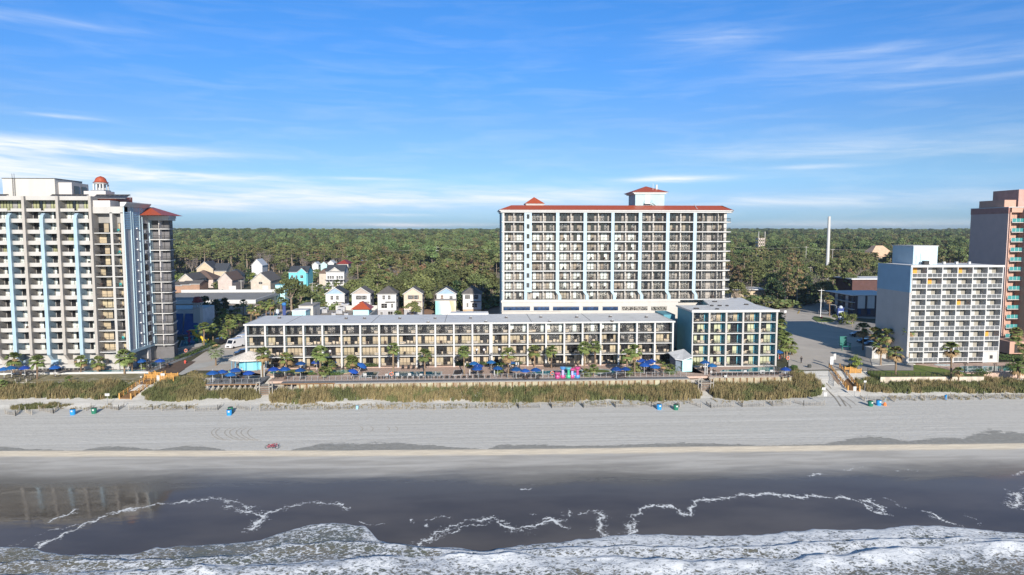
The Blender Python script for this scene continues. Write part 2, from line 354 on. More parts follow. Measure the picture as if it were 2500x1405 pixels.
# ---- shore material: dry sand, wet patches, tan scarp, wet mirror sand, foam (all lie on the sand itself)
def shore_mat(name, sea=False):
    mt = bpy.data.materials.new(name); mt.use_nodes = True; nt = mt.node_tree; N = nt.nodes; L = nt.links; b = N['Principled BSDF']
    geo = N.new('ShaderNodeNewGeometry')
    def val(x, inp):
        if isinstance(x, (int, float)): inp.default_value = x
        else: L.new(x, inp)
    def m(op, a, bb=None, c=None):
        n = N.new('ShaderNodeMath'); n.operation = op
        for i, x in enumerate((a, bb, c)):
            if x is not None: val(x, n.inputs[i])
        return n.outputs[0]
    def att(k): n = N.new('ShaderNodeAttribute'); n.attribute_name = k; return n.outputs['Fac']
    def nz(sc, scale, det=4, dist=0, rough=.55):
        mp = N.new('ShaderNodeMapping'); mp.inputs['Scale'].default_value = sc; L.new(geo.outputs['Position'], mp.inputs[0])
        n = N.new('ShaderNodeTexNoise'); n.inputs['Scale'].default_value = scale; n.inputs['Detail'].default_value = det; n.inputs['Distortion'].default_value = dist; n.inputs['Roughness'].default_value = rough
        L.new(mp.outputs[0], n.inputs['Vector']); return n.outputs[0]
    def ss(x, lo, hi): n = N.new('ShaderNodeMapRange'); n.interpolation_type = 'SMOOTHSTEP'; L.new(x, n.inputs[0]); n.inputs[1].default_value = lo; n.inputs[2].default_value = hi; return n.outputs[0]
    def mix(f, a, c):
        n = N.new('ShaderNodeMix'); n.data_type = 'RGBA'; val(f, n.inputs[0])
        for k, x in ((6, a), (7, c)):
            if isinstance(x, tuple): n.inputs[k].default_value = (*x, 1)
            else: L.new(x, n.inputs[k])
        return n.outputs[2]
    def fmix(f, a, c): return m('ADD', m('MULTIPLY', m('SUBTRACT', c, a), f), a)
    def foam():
        f = att('foam'); n1 = nz((1, 1.6, 1), 1.3, 6, 1.2, .62); n2 = nz((1, 1.2, 1), 4.5, 3, .6)
        vo = N.new('ShaderNodeTexVoronoi'); vo.feature = 'DISTANCE_TO_EDGE'; vo.inputs['Scale'].default_value = .85
        mp = N.new('ShaderNodeMapping'); mp.inputs['Scale'].default_value = (1, 1.7, 1); mp.inputs['Rotation'].default_value = (0, 0, .35)
        nn = N.new('ShaderNodeTexNoise'); nn.inputs['Scale'].default_value = 1.0; nn.inputs['Detail'].default_value = 5; L.new(geo.outputs['Position'], nn.inputs['Vector'])
        vm = N.new('ShaderNodeVectorMath'); vm.operation = 'MULTIPLY_ADD'; L.new(nn.outputs['Color'], vm.inputs[0]); vm.inputs[1].default_value = (2.2, 2.2, 0); L.new(geo.outputs['Position'], vm.inputs[2])
        L.new(vm.outputs[0], mp.inputs[0]); L.new(mp.outputs[0], vo.inputs['Vector'])
        edge = m('SUBTRACT', 1.0, ss(vo.outputs['Distance'], 0, .22))
        x = m('ADD', f, m('MULTIPLY', m('SUBTRACT', n1, .5), 1.95 if sea else 1.9)); x = m('ADD', x, m('MULTIPLY', m('SUBTRACT', n2, .5), .7 if sea else 1.1)); x = m('ADD', x, m('MULTIPLY', edge, m('MULTIPLY', .3, ss(f, .05, .4))))
        lace = m('MULTIPLY', ss(x, .50 if sea else .60, .84 if sea else 1.0), ss(f, .02, .25))
        if sea: return lace, x
        core = ss(m('ADD', att('core'), m('MULTIPLY', m('SUBTRACT', n2, .5), 1.1)), .34, .72)
        return m('MAXIMUM', m('MULTIPLY', lace, .8), m('MULTIPLY', core, .95)), x
    fm, fx = foam()
    if sea:
        big = nz((1, 1, 1), .25, 4, .5)
        col = mix(ss(big, .35, .65), (.13, .135, .10), (.19, .17, .125))
        fine = nz((1, 1, 1), 5, 3, 0)
        shade = mix(ss(m('ADD', fx, m('MULTIPLY', fine, .3)), .7, 1.25), (.36, .39, .44), (.74, .76, .79))
        col = mix(fm, col, shade); L.new(col, b.inputs['Base Color']); L.new(fmix(fm, .12, .7), b.inputs['Roughness'])
        hgt = m('ADD', m('MULTIPLY', nz((1, 1.6, 1), 1.5, 6, .6), .5), m('MULTIPLY', fm, .25))
        bp = N.new('ShaderNodeBump'); bp.inputs['Strength'].default_value = .6; bp.inputs['Distance'].default_value = .28; L.new(hgt, bp.inputs['Height']); L.new(bp.outputs[0], b.inputs['Normal'])
        return mt
    d = att('d'); patch = att('patch')
    wob = nz((.03, .14, 1), 1.0, 6, .8, .62); wob2 = nz((.25, .9, 1), 1.0, 5, .6)
    dd = m('ADD', d, m('ADD', m('MULTIPLY', m('SUBTRACT', wob, .5), 10.0), m('MULTIPLY', m('SUBTRACT', wob2, .5), 2.0)))
    # dry sand with graded tracks
    trk = nz((.006, 1.0, 1), 1.6, 5, .15, .7); g1 = nz((1, 1, 1), 1.2, 6); g2 = nz((.5, 2.5, 1), 2.6, 4, 1.0)
    dry = mix(ss(trk, .3, .7), (.55, .525, .48), (.70, .675, .63)); dry = mix(m('MULTIPLY', ss(g1, .45, .75), .35), dry, (.44, .42, .385)); dry = mix(m('MULTIPLY', ss(g2, .56, .70), .22), dry, (.42, .40, .36))
    pn = nz((.3, .8, 1), 1.0, 6, 1.2, .7)
    pf = ss(m('ADD', patch, m('MULTIPLY', m('SUBTRACT', pn, .5), .9)), .46, .52)
    dry = mix(pf, dry, mix(ss(g1, .4, .7), (.30, .29, .265), (.36, .35, .325)))
    tan = mix(ss(nz((.2, 3, 1), 1.4, 4), .35, .65), (.56, .50, .41), (.46, .41, .34))
    wetA = mix(ss(nz((.06, .4, 1), 1.2, 6, .6), .35, .65), (.38, .36, .335), (.50, .48, .45))
    wetB = (.125, .118, .108); wetC = mix(ss(nz((.05, .1, 1), 1.0, 4), .3, .7), (.075, .066, .058), (.12, .105, .09))
    edge = m('ADD', d, m('MULTIPLY', m('SUBTRACT', nz((.25, .3, 1), 1.0, 5), .5), .5))
    col = mix(ss(m('MULTIPLY', edge, -1), -.25, -.02), dry, tan)
    col = mix(ss(m('MULTIPLY', m('ADD', edge, m('MULTIPLY', m('SUBTRACT', wob2, .5), 1.5)), -1), 1.1, 2.1), col, wetA)
    col = mix(ss(m('MULTIPLY', dd, -1), 4.5, 13), col, wetB); col = mix(ss(m('MULTIPLY', dd, -1), 11, 20), col, wetC)
    col = mix(m('MULTIPLY', fm, .9), col, (.80, .82, .84)); L.new(col, b.inputs['Base Color'])
    ro = fmix(ss(m('MULTIPLY', dd, -1), 3, 10.5), .92, .42); ro = fmix(ss(m('MULTIPLY', dd, -1), 9.5, 15.5), ro, fmix(ss(wob, .35, .65), .02, .09)); ro = m('MAXIMUM', ro, m('MULTIPLY', fm, .8))
    L.new(ro, b.inputs['Roughness']); b.inputs['Specular IOR Level'].default_value = .5
    bh = m('MULTIPLY', m('ADD', nz((1, 1, 1), 2.0, 6), m('MULTIPLY', nz((.01, 1.5, 1), 3, 3), 1.0)), fmix(ss(m('MULTIPLY', d, -1), -1, 3), 1.0, 0.0))
    film = m('MULTIPLY', nz((.35, 1, 1), 1.3, 3, .3), ss(m('MULTIPLY', d, -1), 2, 12)); film = m('MULTIPLY', film, .10)
    bp = N.new('ShaderNodeBump'); bp.inputs['Strength'].default_value = .5; bp.inputs['Distance'].default_value = .12; L.new(m('ADD', bh, film), bp.inputs['Height']); L.new(bp.outputs[0], b.inputs['Normal'])
    return mt
shore = shore_mat('shore_sand'); seam = shore_mat('surf_water', True)
PT = [(-200,1095),(0,1090),(60,1097),(200,1099),(230,1094),(290,1089),(350,1096),(380,1098),(450,1090),(500,1091),(560,1099),(700,1100),(745,1092),(790,1085),(980,1082),(1100,1092),(1190,1096),(1215,1088),(1290,1086),(1400,1090),(1660,1082),(1850,1087),(2010,1084),(2050,1078),(2120,1065),(2220,1077),(2300,1070),(2360,1070),(2385,1058),(2420,1052),(2500,1060),(2800,1064)]
PTW = wl(PT); PX = [p[0] for p in PTW]; PY = [p[1] for p in PTW]
sx = [p[0] for p in SCARP]; sy_ = [p[1] for p in SCARP]
vtz = np.vectorize(tz)
def fbm(x, y, s, o=3): return mnoise.fractal(Vector((x*s, y*s, 1.7)), 1.0, 2.0, o)
vf = np.vectorize(fbm)
def beach_part(name, xs, ys, foamy):
    XX, YY = np.meshgrid(xs, ys); SY = np.interp(XX, sx, sy_); D = YY-SY; Z = vtz(XX, YY)
    top = np.interp(XX, PX, PY); wdt = np.maximum(top-SY, .15)
    pa = np.clip(1.0-np.abs((D)/wdt)*.5, 0, 1)*(D > -.2); pa = np.where(D < wdt*1.6, pa, 0)*np.clip(wdt/1.0, 0, 1)
    K = np.zeros(XX.shape)
    if not foamy:
        Z = Z+np.where((YY > 145.5) & (YY < 158), vf(XX, YY, .12)*.35, 0)+np.where(D > 1, vf(XX, YY, .8)*.025, 0)
        F = np.zeros(XX.shape)
    else:
        F = np.zeros(XX.shape)
        for pl, hw, st in fl:
            lo = pl.min(0)-3*hw-.5; hi = pl.max(0)+3*hw+.5
            k = (XX > lo[0]) & (XX < hi[0]) & (YY > lo[1]) & (YY < hi[1])
            if k.any():
                gx_, gy_ = XX[k], YY[k]; wx = gx_+.30*np.sin(gy_*2.3+gx_*.9)+.16*np.sin(gx_*3.7+1.3)+.09*np.sin(gx_*8.1+gy_*5); wy = gy_+.26*np.sin(gx_*1.7+.4)+.14*np.sin(gx_*4.9+gy_*2.2)+.08*np.sin(gx_*9.7)
                dd = dist_poly(wx, wy, pl); al = .84+.2*np.sin(gx_*.61+hw*9)*np.sin(gx_*.23+2)+.12*np.sin(gx_*1.9)
                K[k] = np.maximum(K[k], st*1.15*al*np.exp(-(dd/(.10+hw*.25))**2)); F[k] = np.maximum(F[k], st*.72*al*np.exp(-(dd/(hw*1.9))**2))
    for pl, hw, st in (fl[-6:] if not foamy else []):
        dd = dist_poly(XX, YY, pl); F = np.maximum(F, st*1.1*np.exp(-(dd/(hw*1.3))**2))
    return grid_mesh(name, XX, YY, Z, {'foam': F, 'core': K, 'd': D, 'patch': pa}, shore)
xs = np.concatenate([np.arange(-420,-130,10), np.arange(-130,150,.8), np.arange(150,440,10)])
beach_part('beach_sand', xs, np.concatenate([np.arange(105,110,.5), np.arange(110,123,.25), np.arange(123,162,.7)]), False)
beach_part('wet_sand', np.concatenate([np.arange(-420,-84,8), np.arange(-84,96,.23), np.arange(96,420,8)]), np.append(np.arange(77,105,.12), 105.0), True)
# ---- surf
xs = np.concatenate([np.arange(-420,-78,9), np.arange(-78,92,.36), np.arange(92,420,9)]); n = 190
l1 = np.interp(xs, [p[0] for p in W1], [p[1] for p in W1]); l1 = l1+np.array([fbm(x, 3, .5)*.35 for x in xs])
l2 = np.interp(xs, [p[0] for p in W2], [p[1] for p in W2])+np.array([fbm(x, 9, .3)*.5 for x in xs]); l3 = np.interp(xs, [p[0] for p in W3], [p[1] for p in W3])+np.array([fbm(x, 19, .25)*.6 for x in xs])
t = (np.linspace(0, 1, n)**1.25)[:, None]
XX = np.repeat(xs[None, :], n, 0); YY = l1[None, :]-t*(l1[None, :]-50.0)
d1 = l1[None, :]-YY; d2 = l2[None, :]-YY; d3 = l3[None, :]-YY
base = vtz(XX, l1[None, :]+0*YY); Z = base*np.exp(-d1/6)+(-6.0)*(1-np.exp(-d1/6))
nzv = vf(XX, YY, .7, 4); nlo = vf(XX, YY, .18, 3)
Z = Z+.16*(1-np.exp(-d1/.35))-.02+nzv*.07*np.clip(d1, 0, 1)+nlo*.10*np.clip(d1/4, 0, 1)
def crest(d, h, wf, wb): return h*np.where(d < 0, np.exp(-(d/wf)**2), np.exp(-(d/wb)**2))
Z = Z+crest(d2, .30, .35, 1.8)*np.clip(d1/1.0, 0, 1)+crest(d3, .42, .6, 2.8)*np.clip(d1/1.5, 0, 1)*np.clip(.75+nlo, .3, 1.3)
right = np.clip((XX+25)/50, 0, 1)
F = .51+.5*np.exp(-(d1/.35)**2)+.30*np.exp(-d1/6)*right+.06*right+.30*np.exp(-(d2/.45)**2)*np.clip(d1, 0, 1)+.32*np.exp(-((d3+.3)/.5)**2)+.22*np.exp(-(d3-1.2)**2/1.6)+nlo*.22
F = F-.18*np.clip((d3-3)/4, 0, 1)*right-.10*(1-right)*np.clip(d1/3, 0, 1)*np.clip(1-d2, 0, 1)
grid_mesh('sea', XX, YY, Z, {'foam': np.clip(F, .05, 1.0), 'd': d1*0-30, 'patch': d1*0}, seam)
mb = MB(); mb.box(-420, -300, -9, 420, 51, -6.1, M('open_sea', (.07,.085,.07), .15, .1, .5, bump=.4)); tag(mb.build('sea'), kind='structure')
# ---- inland ground
def sheet(name, pts, z, mat, kind='structure', thick=.0):
    mb = MB(); mb.add([(p[0], p[1], z) for p in pts], [tuple(range(len(pts)))], mat); o = mb.build(name); tag(o, kind=kind)
    me = o.data
    if me.polygons[0].normal.z < 0: me.flip_normals()
    return o
def hillz(X, Y):
    if Y < 420: return -.35
    return -.35+min(14, (Y-420)*.0098)+3.5*fbm(X, Y, .0011)*min(1, (Y-420)/900)
gx = np.concatenate([np.linspace(-5000,-500,24), np.linspace(-460,460,47), np.linspace(500,5000,24)]); gy = np.concatenate([np.linspace(161.5,420,30), np.geomspace(430,6000,45)])
XX, YY = np.meshgrid(gx, gy)
grid_mesh('ground', XX, YY, np.vectorize(hillz)(XX, YY), {}, M('inland_ground', (.115,.10,.055), .95, .35, .05, col2=(.055,.06,.025), thr=(.35,.6)))
def px(pts, z): return [G(u, v, z) for u, v in pts]
# road beside the low hotel (right) with its crossing street, left drive, car parks
sheet('road', px([(1925,905),(1925,850),(1912,800),(1905,765),(1900,742),(1895,730),(2010,722),(2035,745),(2045,775),(2070,800),(2120,815),(2140,850),(2145,895),(2090,903),(2010,903)], -.2), -.2, asph)
sheet('street', px([(1905,760),(1930,755),(2050,775),(2560,800),(2560,778),(2145,765),(2040,752),(2010,738),(1900,748)], -.15), -.15, asphd)
0 and sheet('beach_access_path', [(p.x, p.y, 0) for p in px([(1950,902),(2030,900),(2020,925),(1985,925)], -.18)], -.17, conc2)
sheet('driveway', px([(480,905),(440,900),(500,860),(560,835),(600,800),(640,768),(668,755),(720,757),(690,775),(640,800),(600,830),(604,905)], -.2), -.2, asph)
sheet('pavement', px([(433,914),(470,890),(520,882),(560,883),(600,878),(603,886),(520,892),(470,905),(445,916)], -.17), -.17, conc2)
sheet('mulch_bed', px([(385,905),(440,882),(478,884),(470,890),(433,914),(400,921)], -.3), -.16, mulch)
sheet('parking_lot', px([(2055,905),(2070,850),(2130,840),(2230,845),(2230,905)], -.19), -.19, asphd)
sheet('forecourt', px([(2045,800),(2140,820),(2145,790),(2045,782)], -.18), -.18, asphd)
sheet('access_lane', px([(680,745),(720,745),(790,705),(850,690),(905,690),(905,684),(800,690),(740,705),(705,712)], -.2), -.14, asphd)
sheet('bare_earth', px([(720,790),(1225,790),(1225,735),(1040,735),(800,742)], -.2), -.17, pinkc)
sheet('leaf_litter_verge', px([(1895,730),(2010,722),(1995,712),(1900,716)], -.2), -.13, dirt)
def strip(name, a, b, wd, z, mat=white):
    a = G(*a, z); b = G(*b, z); d = (b-a).normalized(); nn = Vector((-d.y, d.x, 0))*wd/2
    o = sheet(name, [a-nn, b-nn, b+nn, a+nn], z, mat); return o
for a, b in (((1920,781),(2000,779)), ((1920,796),(1926,784)), ((1995,785),(2005,797)), ((2010,784),(2022,798)), ((2028,800),(2034,807)), ((2045,820),(2054,832))): strip('road_marking', a, b, .3, -.13)
strip('road_marking', (1948,766), (1953,757), .5, -.13, M('yellow_road_paint', (.6,.4,.1), .7)); 
# kerbed island on the right road
def raised(name, pts, z0, z1, mat, label=None, cat=None, kind='structure'):
    mb = MB(); mb.prism([(p[0], p[1]) for p in pts][::-1], z0, z1, mat); o = mb.build(name); return tag(o, label, cat, kind=kind)
raised('kerb_island', px([(1983,778),(1988,772),(2025,776),(2040,782),(2030,786),(1995,785)], 0), -.3, -.02, lawnm)

def ribbon(pts, wd, label_mat):
    P3 = [GT(u, v) for u, v in pts]; q = []
    for i in range(len(P3)-1):
        for t in range(6): a = P3[i]+(P3[i+1]-P3[i])*t/6; q.append(Vector((a.x, a.y, tz(a.x, a.y)+.03+.035*max(0, fbm(a.x, a.y, .8)))))
    vs = []
    for i, p in enumerate(q):
        d = (q[min(i+1, len(q)-1)]-q[max(i-1, 0)]); d.z = 0; d.normalize(); n_ = Vector((-d.y, d.x, 0))*wd/2; vs += [p-n_, p+n_]
    mb = MB(); mb.add(vs, [(2*i, 2*i+1, 2*i+3, 2*i+2) for i in range(len(q)-1)], label_mat); o = mb.build('tyre_track'); o['kind'] = 'structure'
    if o.data.polygons[0].normal.z < 0: o.data.flip_normals()
trm = M('disturbed_sand', (.47,.43,.375), .95, .12, 2); trm2 = M('dark_rut_sand', (.33,.29,.24), .95, .2, 2)
for dx_ in (0, 13): ribbon([(1988+dx_,920),(2005+dx_,938),(2022+dx_,955),(2036+dx_,968),(2046+dx_,982),(2054+dx_,995)], .28, trm2)
ribbon([(2046,968),(2062,980),(2074,990),(2080,998)], .2, trm); ribbon([(2060,966),(2080,980),(2092,990)], .2, trm)
for u0, s_ in ((516,.8),(526,.85),(548,1),(560,1.05),(576,1.0),(588,.95),(604,.8)): ribbon([(u0+14*s_,1046),(u0+2,1052),(u0,1058),(u0+6*s_,1065),(u0+22*s_,1073),(u0+48*s_,1077)], .16, trm)
for u0 in (880,905,945,965): ribbon([(u0,1042),(u0+6,1046),(u0+5,1051),(u0-4,1055)], .13, trm)

sheet('dune_slope', [(-175,159.5),(-62,159.5),(-66,163.5),(-78.6,164.5),(-79.3,167.45),(-175,167.45)], -.33, M('grassy_dune_ground', (.23,.20,.105), .95, .25, .5, col2=(.40,.35,.26), thr=(.3,.55)))
# ================================================================ hotels
def door_set(w, h, pat, base=.0, ac=None, fr=black, cm=curt, gm=glassd, bed=True):
    """glazed wall of one bay, origin bottom left, facing -y: panels C (curtain), D (dark), R (painted reflections), W (wall)"""
    mb = MB(); n = len(pat); pw = w/n
    for i, c in enumerate(pat):
        m = {'C': cm, 'D': gm, 'R': glassr, 'W': curtw}[c]
        dy = R.uniform(0, .03)
        mb.box(i*pw+.04, .03+dy, .08, (i+1)*pw-.04, .06+dy, h-.06, m)
        if bed and c == 'D' and R.random() < .6: mb.box(i*pw+.15, .0, .15, (i+1)*pw-.1, .025, .15+R.uniform(.35, .8), bedm)
    for i in range(n+1): x = i*pw; mb.box(max(0, x-.045), -.03, 0, min(w, x+.045), .05, h, fr)
    mb.box(0, -.02, h-.1, w, .055, h+.02, fr); mb.box(0, -.02, 0, w, .055, .1, fr)
    if ac is not None: mb.box(ac, -.16, .08, ac+1.1, .02, .62, bedm); mb.box(ac+.1, -.18, .2, ac+1.0, -.155, .5, conc)
    return mb
def rail_mesh(w, h=1.05, m=black, posts=2, bal=.22, d=0):
    mb = MB(); mb.box(0, -.03, h-.06, w, .03, h, m); mb.box(0, -.02, .08, w, .02, .13, m)
    for i in range(posts+1): x = min(w-.03, max(.03, i*w/posts)); mb.box(x-.03, -.03, 0, x+.03, .03, h, m)
    n = int(w/bal)
    for i in range(1, n): x = i*w/n; mb.box(x-.012, -.012, .1, x+.012, .012, h-.05, m)
    return mb
CHAIRSPOTS = []   # (x, y, z, description)
# ---------------------------------------------------------------- long low hotel
YB = 169.5; LX0 = XU(600, YB); LX1 = XU(1643, YB); NB = 23; FL = [0, 2.74, 5.46, 8.18, 10.9]
lh = empty('low_hotel', (-3, YB+8, 0), 'long four-storey beachfront hotel with white grid of balconies and flat grey roof', 'hotel')
LBACK = 186.5
mb = MB(); mb.box(LX0, YB+2.0, 0, LX1, LBACK, 10.75, M('tan_wall', (.33,.28,.22), .8)); mb.build('wall', lh)
mb = MB(); mb.box(LX0-.5, YB-.35, 10.82, LX1+.5, YB+.05, 11.2, white); mb.box(LX0-.5, YB+.05, 10.82, LX0-.1, LBACK+.4, 11.16, white); mb.box(LX1+.1, YB+.05, 10.82, LX1+.5, LBACK+.4, 11.16, white); mb.build('fascia', lh)
mb = MB(); mb.box(LX0-.1, YB+.05, 10.78, LX1+.1, LBACK+.4, 11.12, mroof)
mb.box(XU(1100,189), LBACK, 10.7, XU(1192,189), LBACK+4, 11.5, mroof)
for u, v in ((1200,769),(1215,766),): pass
rf = mb.build('roof', lh)
for u_ in (700, 905, 1085, 1300, 1450): p = G(u_, 790, 11.12); mb = MB(); mb.box(p.x-.09, YB+.1, 11.12, p.x+.09, LBACK+.3, 11.15, M('roof_seam', (.30,.30,.31), .8)); mb.build('roof_seam', rf)
for i, (u, v) in enumerate([(682,778),(845,779),(890,779),(976,779),(1062,779),(1149,778),(1236,777),(1320,776),(1408,776),(1490,775),(1578,776),(1342,787),(1494,786),(1045,789),(1186,788)]):
    p = G(u, v, 11.12); mb = MB(); mb.cb((p.x, p.y, 11.3), (.7,.7,.36), M('dark_vent', (.07,.06,.06), .6)); mb.cb((p.x+.1, p.y, 11.55), (.4,.3,.3), alu); mb.build('roof_vent', rf)
for z in FL[:-1]:
    mb = MB(); mb.box(LX0, YB-.02, z-.02, LX1, YB+2.0, z+.16, white if z else paver); mb.build('floor_slab', lh)
colx = []
bw = (LX1-LX0)/NB
for i in range(NB+1):
    x = LX0+i*bw; w_ = .8 if i in (13,) else .42; colx.append((x, w_))
    mb = MB(); mb.box(x-w_/2, YB-.12, 0, x+w_/2, YB+.3, 10.82, white); mb.box(x-.12, YB+.3, .16, x+.12, YB+2.0, 10.78, M('wing_wall', (.46,.60,.62), .7)); mb.build('column', lh)
railL = rail_mesh(bw-.55).mesh('railing')
pats = ['CCCDC','CDDDC','CDCCC','CCDDC','CCCCC','CDDCC','CCDCC','CCDDD','DDDCC','CDDDD']
doorsL = [door_set(bw-.3, 2.35, p, ac=(.1 if k % 2 else bw-1.6)).mesh('glass_doors') for k, p in enumerate(pats)]
doorsT = [door_set(bw-.3, 2.35, p, ac=(.1 if k % 2 else bw-1.6)).mesh('glass_doors') for k, p in enumerate(['RDRR','DRRDD','RRDRD','RCRDR','DRDRR'])]
doorsB = [door_set(bw-.3, 2.35, p, ac=.1, cm=curtw).mesh('glass_doors') for p in ('RRCR','CRRC','RDRC')]
for f in range(4):
    for i in range(NB):
        x = LX0+i*bw
        r = inst('balcony_railing', railL, lh, Vector((x+.28, YB+.1, FL[f]+.16))-lh.location)
        if f == 0 and i == 2: dm = doorsL[8]
        elif f == 3: dm = R.choice(doorsB if 13 < i < 20 else doorsT)
        elif f == 2 and i > 15: dm = R.choice(doorsT+doorsL[:4])
        else: dm = R.choice(doorsL)
        inst('glass_doors', dm, r, (-.13, 1.82, 0))
        if f and R.random() < .62: CHAIRSPOTS.append((x+R.uniform(.9, 1.5), YB+.9, FL[f]+.16, f'dark patio chair, {nth(f+1)} floor, {nth(i+1)} bay from the left, on the low hotel'))
# left end wing roofs behind
# ---------------------------------------------------------------- annex
AY = 166.0; AX0 = XU(1690, AY); AX1 = XU(1896, AY); ax = empty('annex_hotel', ((AX0+AX1)/2, AY+6, 0), 'five-storey annex hotel with dark teal side wall and white balcony grid', 'hotel')
AF = [0, 2.78, 5.56, 8.34, 11.12, 13.9]; ab = (AX1-AX0)/5
mb = MB(); mb.box(AX0+.05, AY+2.0, 0, AX1-.05, AY+12.6, 13.8, teal)
mb.box(AX0+.05, AY+12.6, 0, AX1-1, 193, 13.8, teal) if False else None
mb.prism([(AX0+9, AY+12.6), (AX1-.05, AY+12.6), (AX1+3.5, AY+32), (AX0+13, AY+32)], 0, 13.8, teal); mb.box(AX0-.03, AY+.2, 0, AX0+.2, AY+2.0, 13.8, teal); mb.build('wall', ax)
mb = MB(); mb.box(AX0-.3, AY-.4, 13.75, AX1+.5, AY-.05, 14.35, white); mb.box(AX0-.35, AY-.05, 13.8, AX0-.02, AY+13, 14.2, white); mb.box(AX1+.1, AY-.05, 13.8, AX1+.4, AY+13, 14.2, white); mb.build('fascia', ax)
mb = MB(); mb.prism([(AX0-.02, AY-.05), (AX1+.1, AY-.05), (AX1+.1, AY+12.9), (AX1+3.8, AY+32.4), (AX0+13, AY+32.4), (AX0+8.8, AY+12.9), (AX0-.02, AY+12.9)], 13.82, 14.15, mroof); rf = mb.build('roof', ax)
for u, v in [(1745,738),(1757,748),(1738,748),(1775,748),(1822,745),(1821,724),(1795,729),(1880,740),(1865,743),(1700,755),(1751,756)]:
    p = G(u, v, 14.15); mb = MB(); mb.cb((p.x, p.y, 14.3), (R.uniform(.5,1.6), .6, .3), dgrey); mb.build('roof_vent', rf)
for z in AF[:-1]: mb = MB(); mb.box(AX0+.1, AY-.02, z-.04, AX1-.1, AY+2.0, z+.16, white); mb.build('floor_slab', ax)
for i in range(6):
    x = AX0+i*ab; mb = MB(); mb.box(x-.22 if i else x-.05, AY-.12, 0, x+.22, AY+.3, 13.75, ptan if i else white); 
    if i: mb.box(x-.15, AY+.3, .16, x+.1, AY+2.0, 13.8, teal)
    mb.build('column', ax)
railA = rail_mesh(ab-.4).mesh('railing')
doorsA = [door_set(ab-.95, 2.4, p, ac=(.1 if k % 2 else 2.4), cm=M('sage_curtain_glass', (.42,.43,.28), .5, .1, 1.5, stretch=(5,5,.2), rnd=.1, coat=.3)).mesh('glass_doors') for k, p in enumerate(['CCCC','DDC','CDCC','DDCC','DCDC','CCDD'])]
doorsAt = [door_set(ab-.95, 2.4, p, ac=.1).mesh('glass_doors') for p in ('DRC','RDR','RRC')]
for f in range(5):
    for i in range(5):
        x = AX0+i*ab; r = inst('balcony_railing', railA, ax, Vector((x+.2, AY+.1, AF[f]+.16))-ax.location)
        inst('glass_doors', R.choice(doorsAt if f == 4 else doorsA), r, (.02, 1.82, 0))
        if f and R.random() < .8: CHAIRSPOTS.append((x+R.uniform(1, 2.6), AY+.9, AF[f]+.16, f'dark patio chair, {nth(f+1)} floor, {nth(i+1)} bay from the left, on the teal-sided annex'))
# ---------------------------------------------------------------- main tower
TY = 194.0; tw = empty('tower_hotel', (40, TY+8, 0), 'wide twelve-level tower hotel with pale blue pilasters, cream podium and red-edged roof', 'hotel')
def tx(u, v=620): return XU(u, TY, v)
TX0, TX1 = tx(1225), tx(1771); TZ = [14.15+2.79*k for k in range(10)]; TTOP = TZ[-1]
mb = MB(); mb.box(TX0, TY, 0, tx(1655, 760), TY+15, 13.95, cream); mb.box(TX0+.05, TY+2.1, 13.95, TX1-.1, TY+15, TTOP-.05, M('room_wall_shade_tan', (.33,.30,.27), .8, .15, .3))  # back wall behind balconies toned below the cream, recess shade in its colour
mb.box(TX0-.02, TY+.2, 13.95, TX0+.3, TY+15.1, TTOP, M('side_wall_teal', (.20,.30,.36), .8)); mb.prism([(TX1-.1,TY+2.1),(TX1+1.2,TY+3.2),(TX1+1.2,TY+14),(TX1-.1,TY+14)], 0, TTOP, cream)
mb.box(tx(1655,760), TY+3, 0, TX1+1, TY+15, 13.95, cream)
mb.build('wall', tw)
for k, (a, b) in enumerate(((1229,1294),(1303,1341),(1350,1414),(1423,1461),(1471,1509),(1518,1581),(1590,1628))):
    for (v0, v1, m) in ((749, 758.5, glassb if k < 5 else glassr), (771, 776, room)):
        p = P(a, v1, TY); q = P(b, v0, TY); mb = MB(); mb.box(p.x, TY-.03, p.z, q.x, TY+.1, q.z, m)
        nn = int((q.x-p.x)/1.1)
        for j in range(1, nn): x = p.x+(q.x-p.x)*j/nn; mb.box(x-.04, TY-.05, p.z, x+.04, TY-.02, q.z, dgrey)
        mb.box(p.x-.1, TY-.12, q.z, q.x+.1, TY, q.z+.12, creamt); mb.build('garage_opening', tw)
mb = MB(); mb.box(TX0-.2, TY-.15, 13.5, tx(1660,740), TY+.1, 14.15, cream); mb.box(TX0-.2, TY-.1, 10.9, TX0+17, TY-.02, 11.0, creamt); mb.build('podium_band', tw)
pil = [(1280,1298),(1357,1365),(1424,1432),(1491.5,1499),(1558,1566),(1625,1633),(1691,1699)]
for (a, b) in pil:
    mb = MB(); xa, xb = tx(a), tx(b); m = M('pilaster_blue', (.38,.49,.56), .7, .05, .8)
    mb.box(xa, TY-.18, TZ[1]-.4, xb, TY+.35, TTOP, m); mb.box((xa+xb)/2-.15, TY+.35, 14.2, (xa+xb)/2+.15, TY+2.1, TTOP, M('pier_side', (.33,.30,.27), .8))
    if b-a < 10: mb.xprism([(xa, TZ[1]-.4), (xb, TZ[1]-.4), (xb+.7, TZ[1]-1.6), (xb+.7, 14.1), (xa+.75, 14.1), (xa+.75, TZ[1]-1.4)], TY-.17, TY+.3, m)
    else: mb.box(xa, TY-.1, 14.1, xa+.8, TY+.3, TZ[1]-.4, m)
    o = mb.build('pilaster', tw)
    if b-a > 10:
        for k in range(1, 9): w2 = MB(); xm = (xa+xb)/2; w2.box(xm-.4, TY-.23, TZ[k]+.9, xm+.4, TY-.17, TZ[k]+2.2, glassd); w2.box(xm-.45, TY-.21, TZ[k]+.85, xm+.45, TY-.175, TZ[k]+2.25, alu); w2.build('window', o)
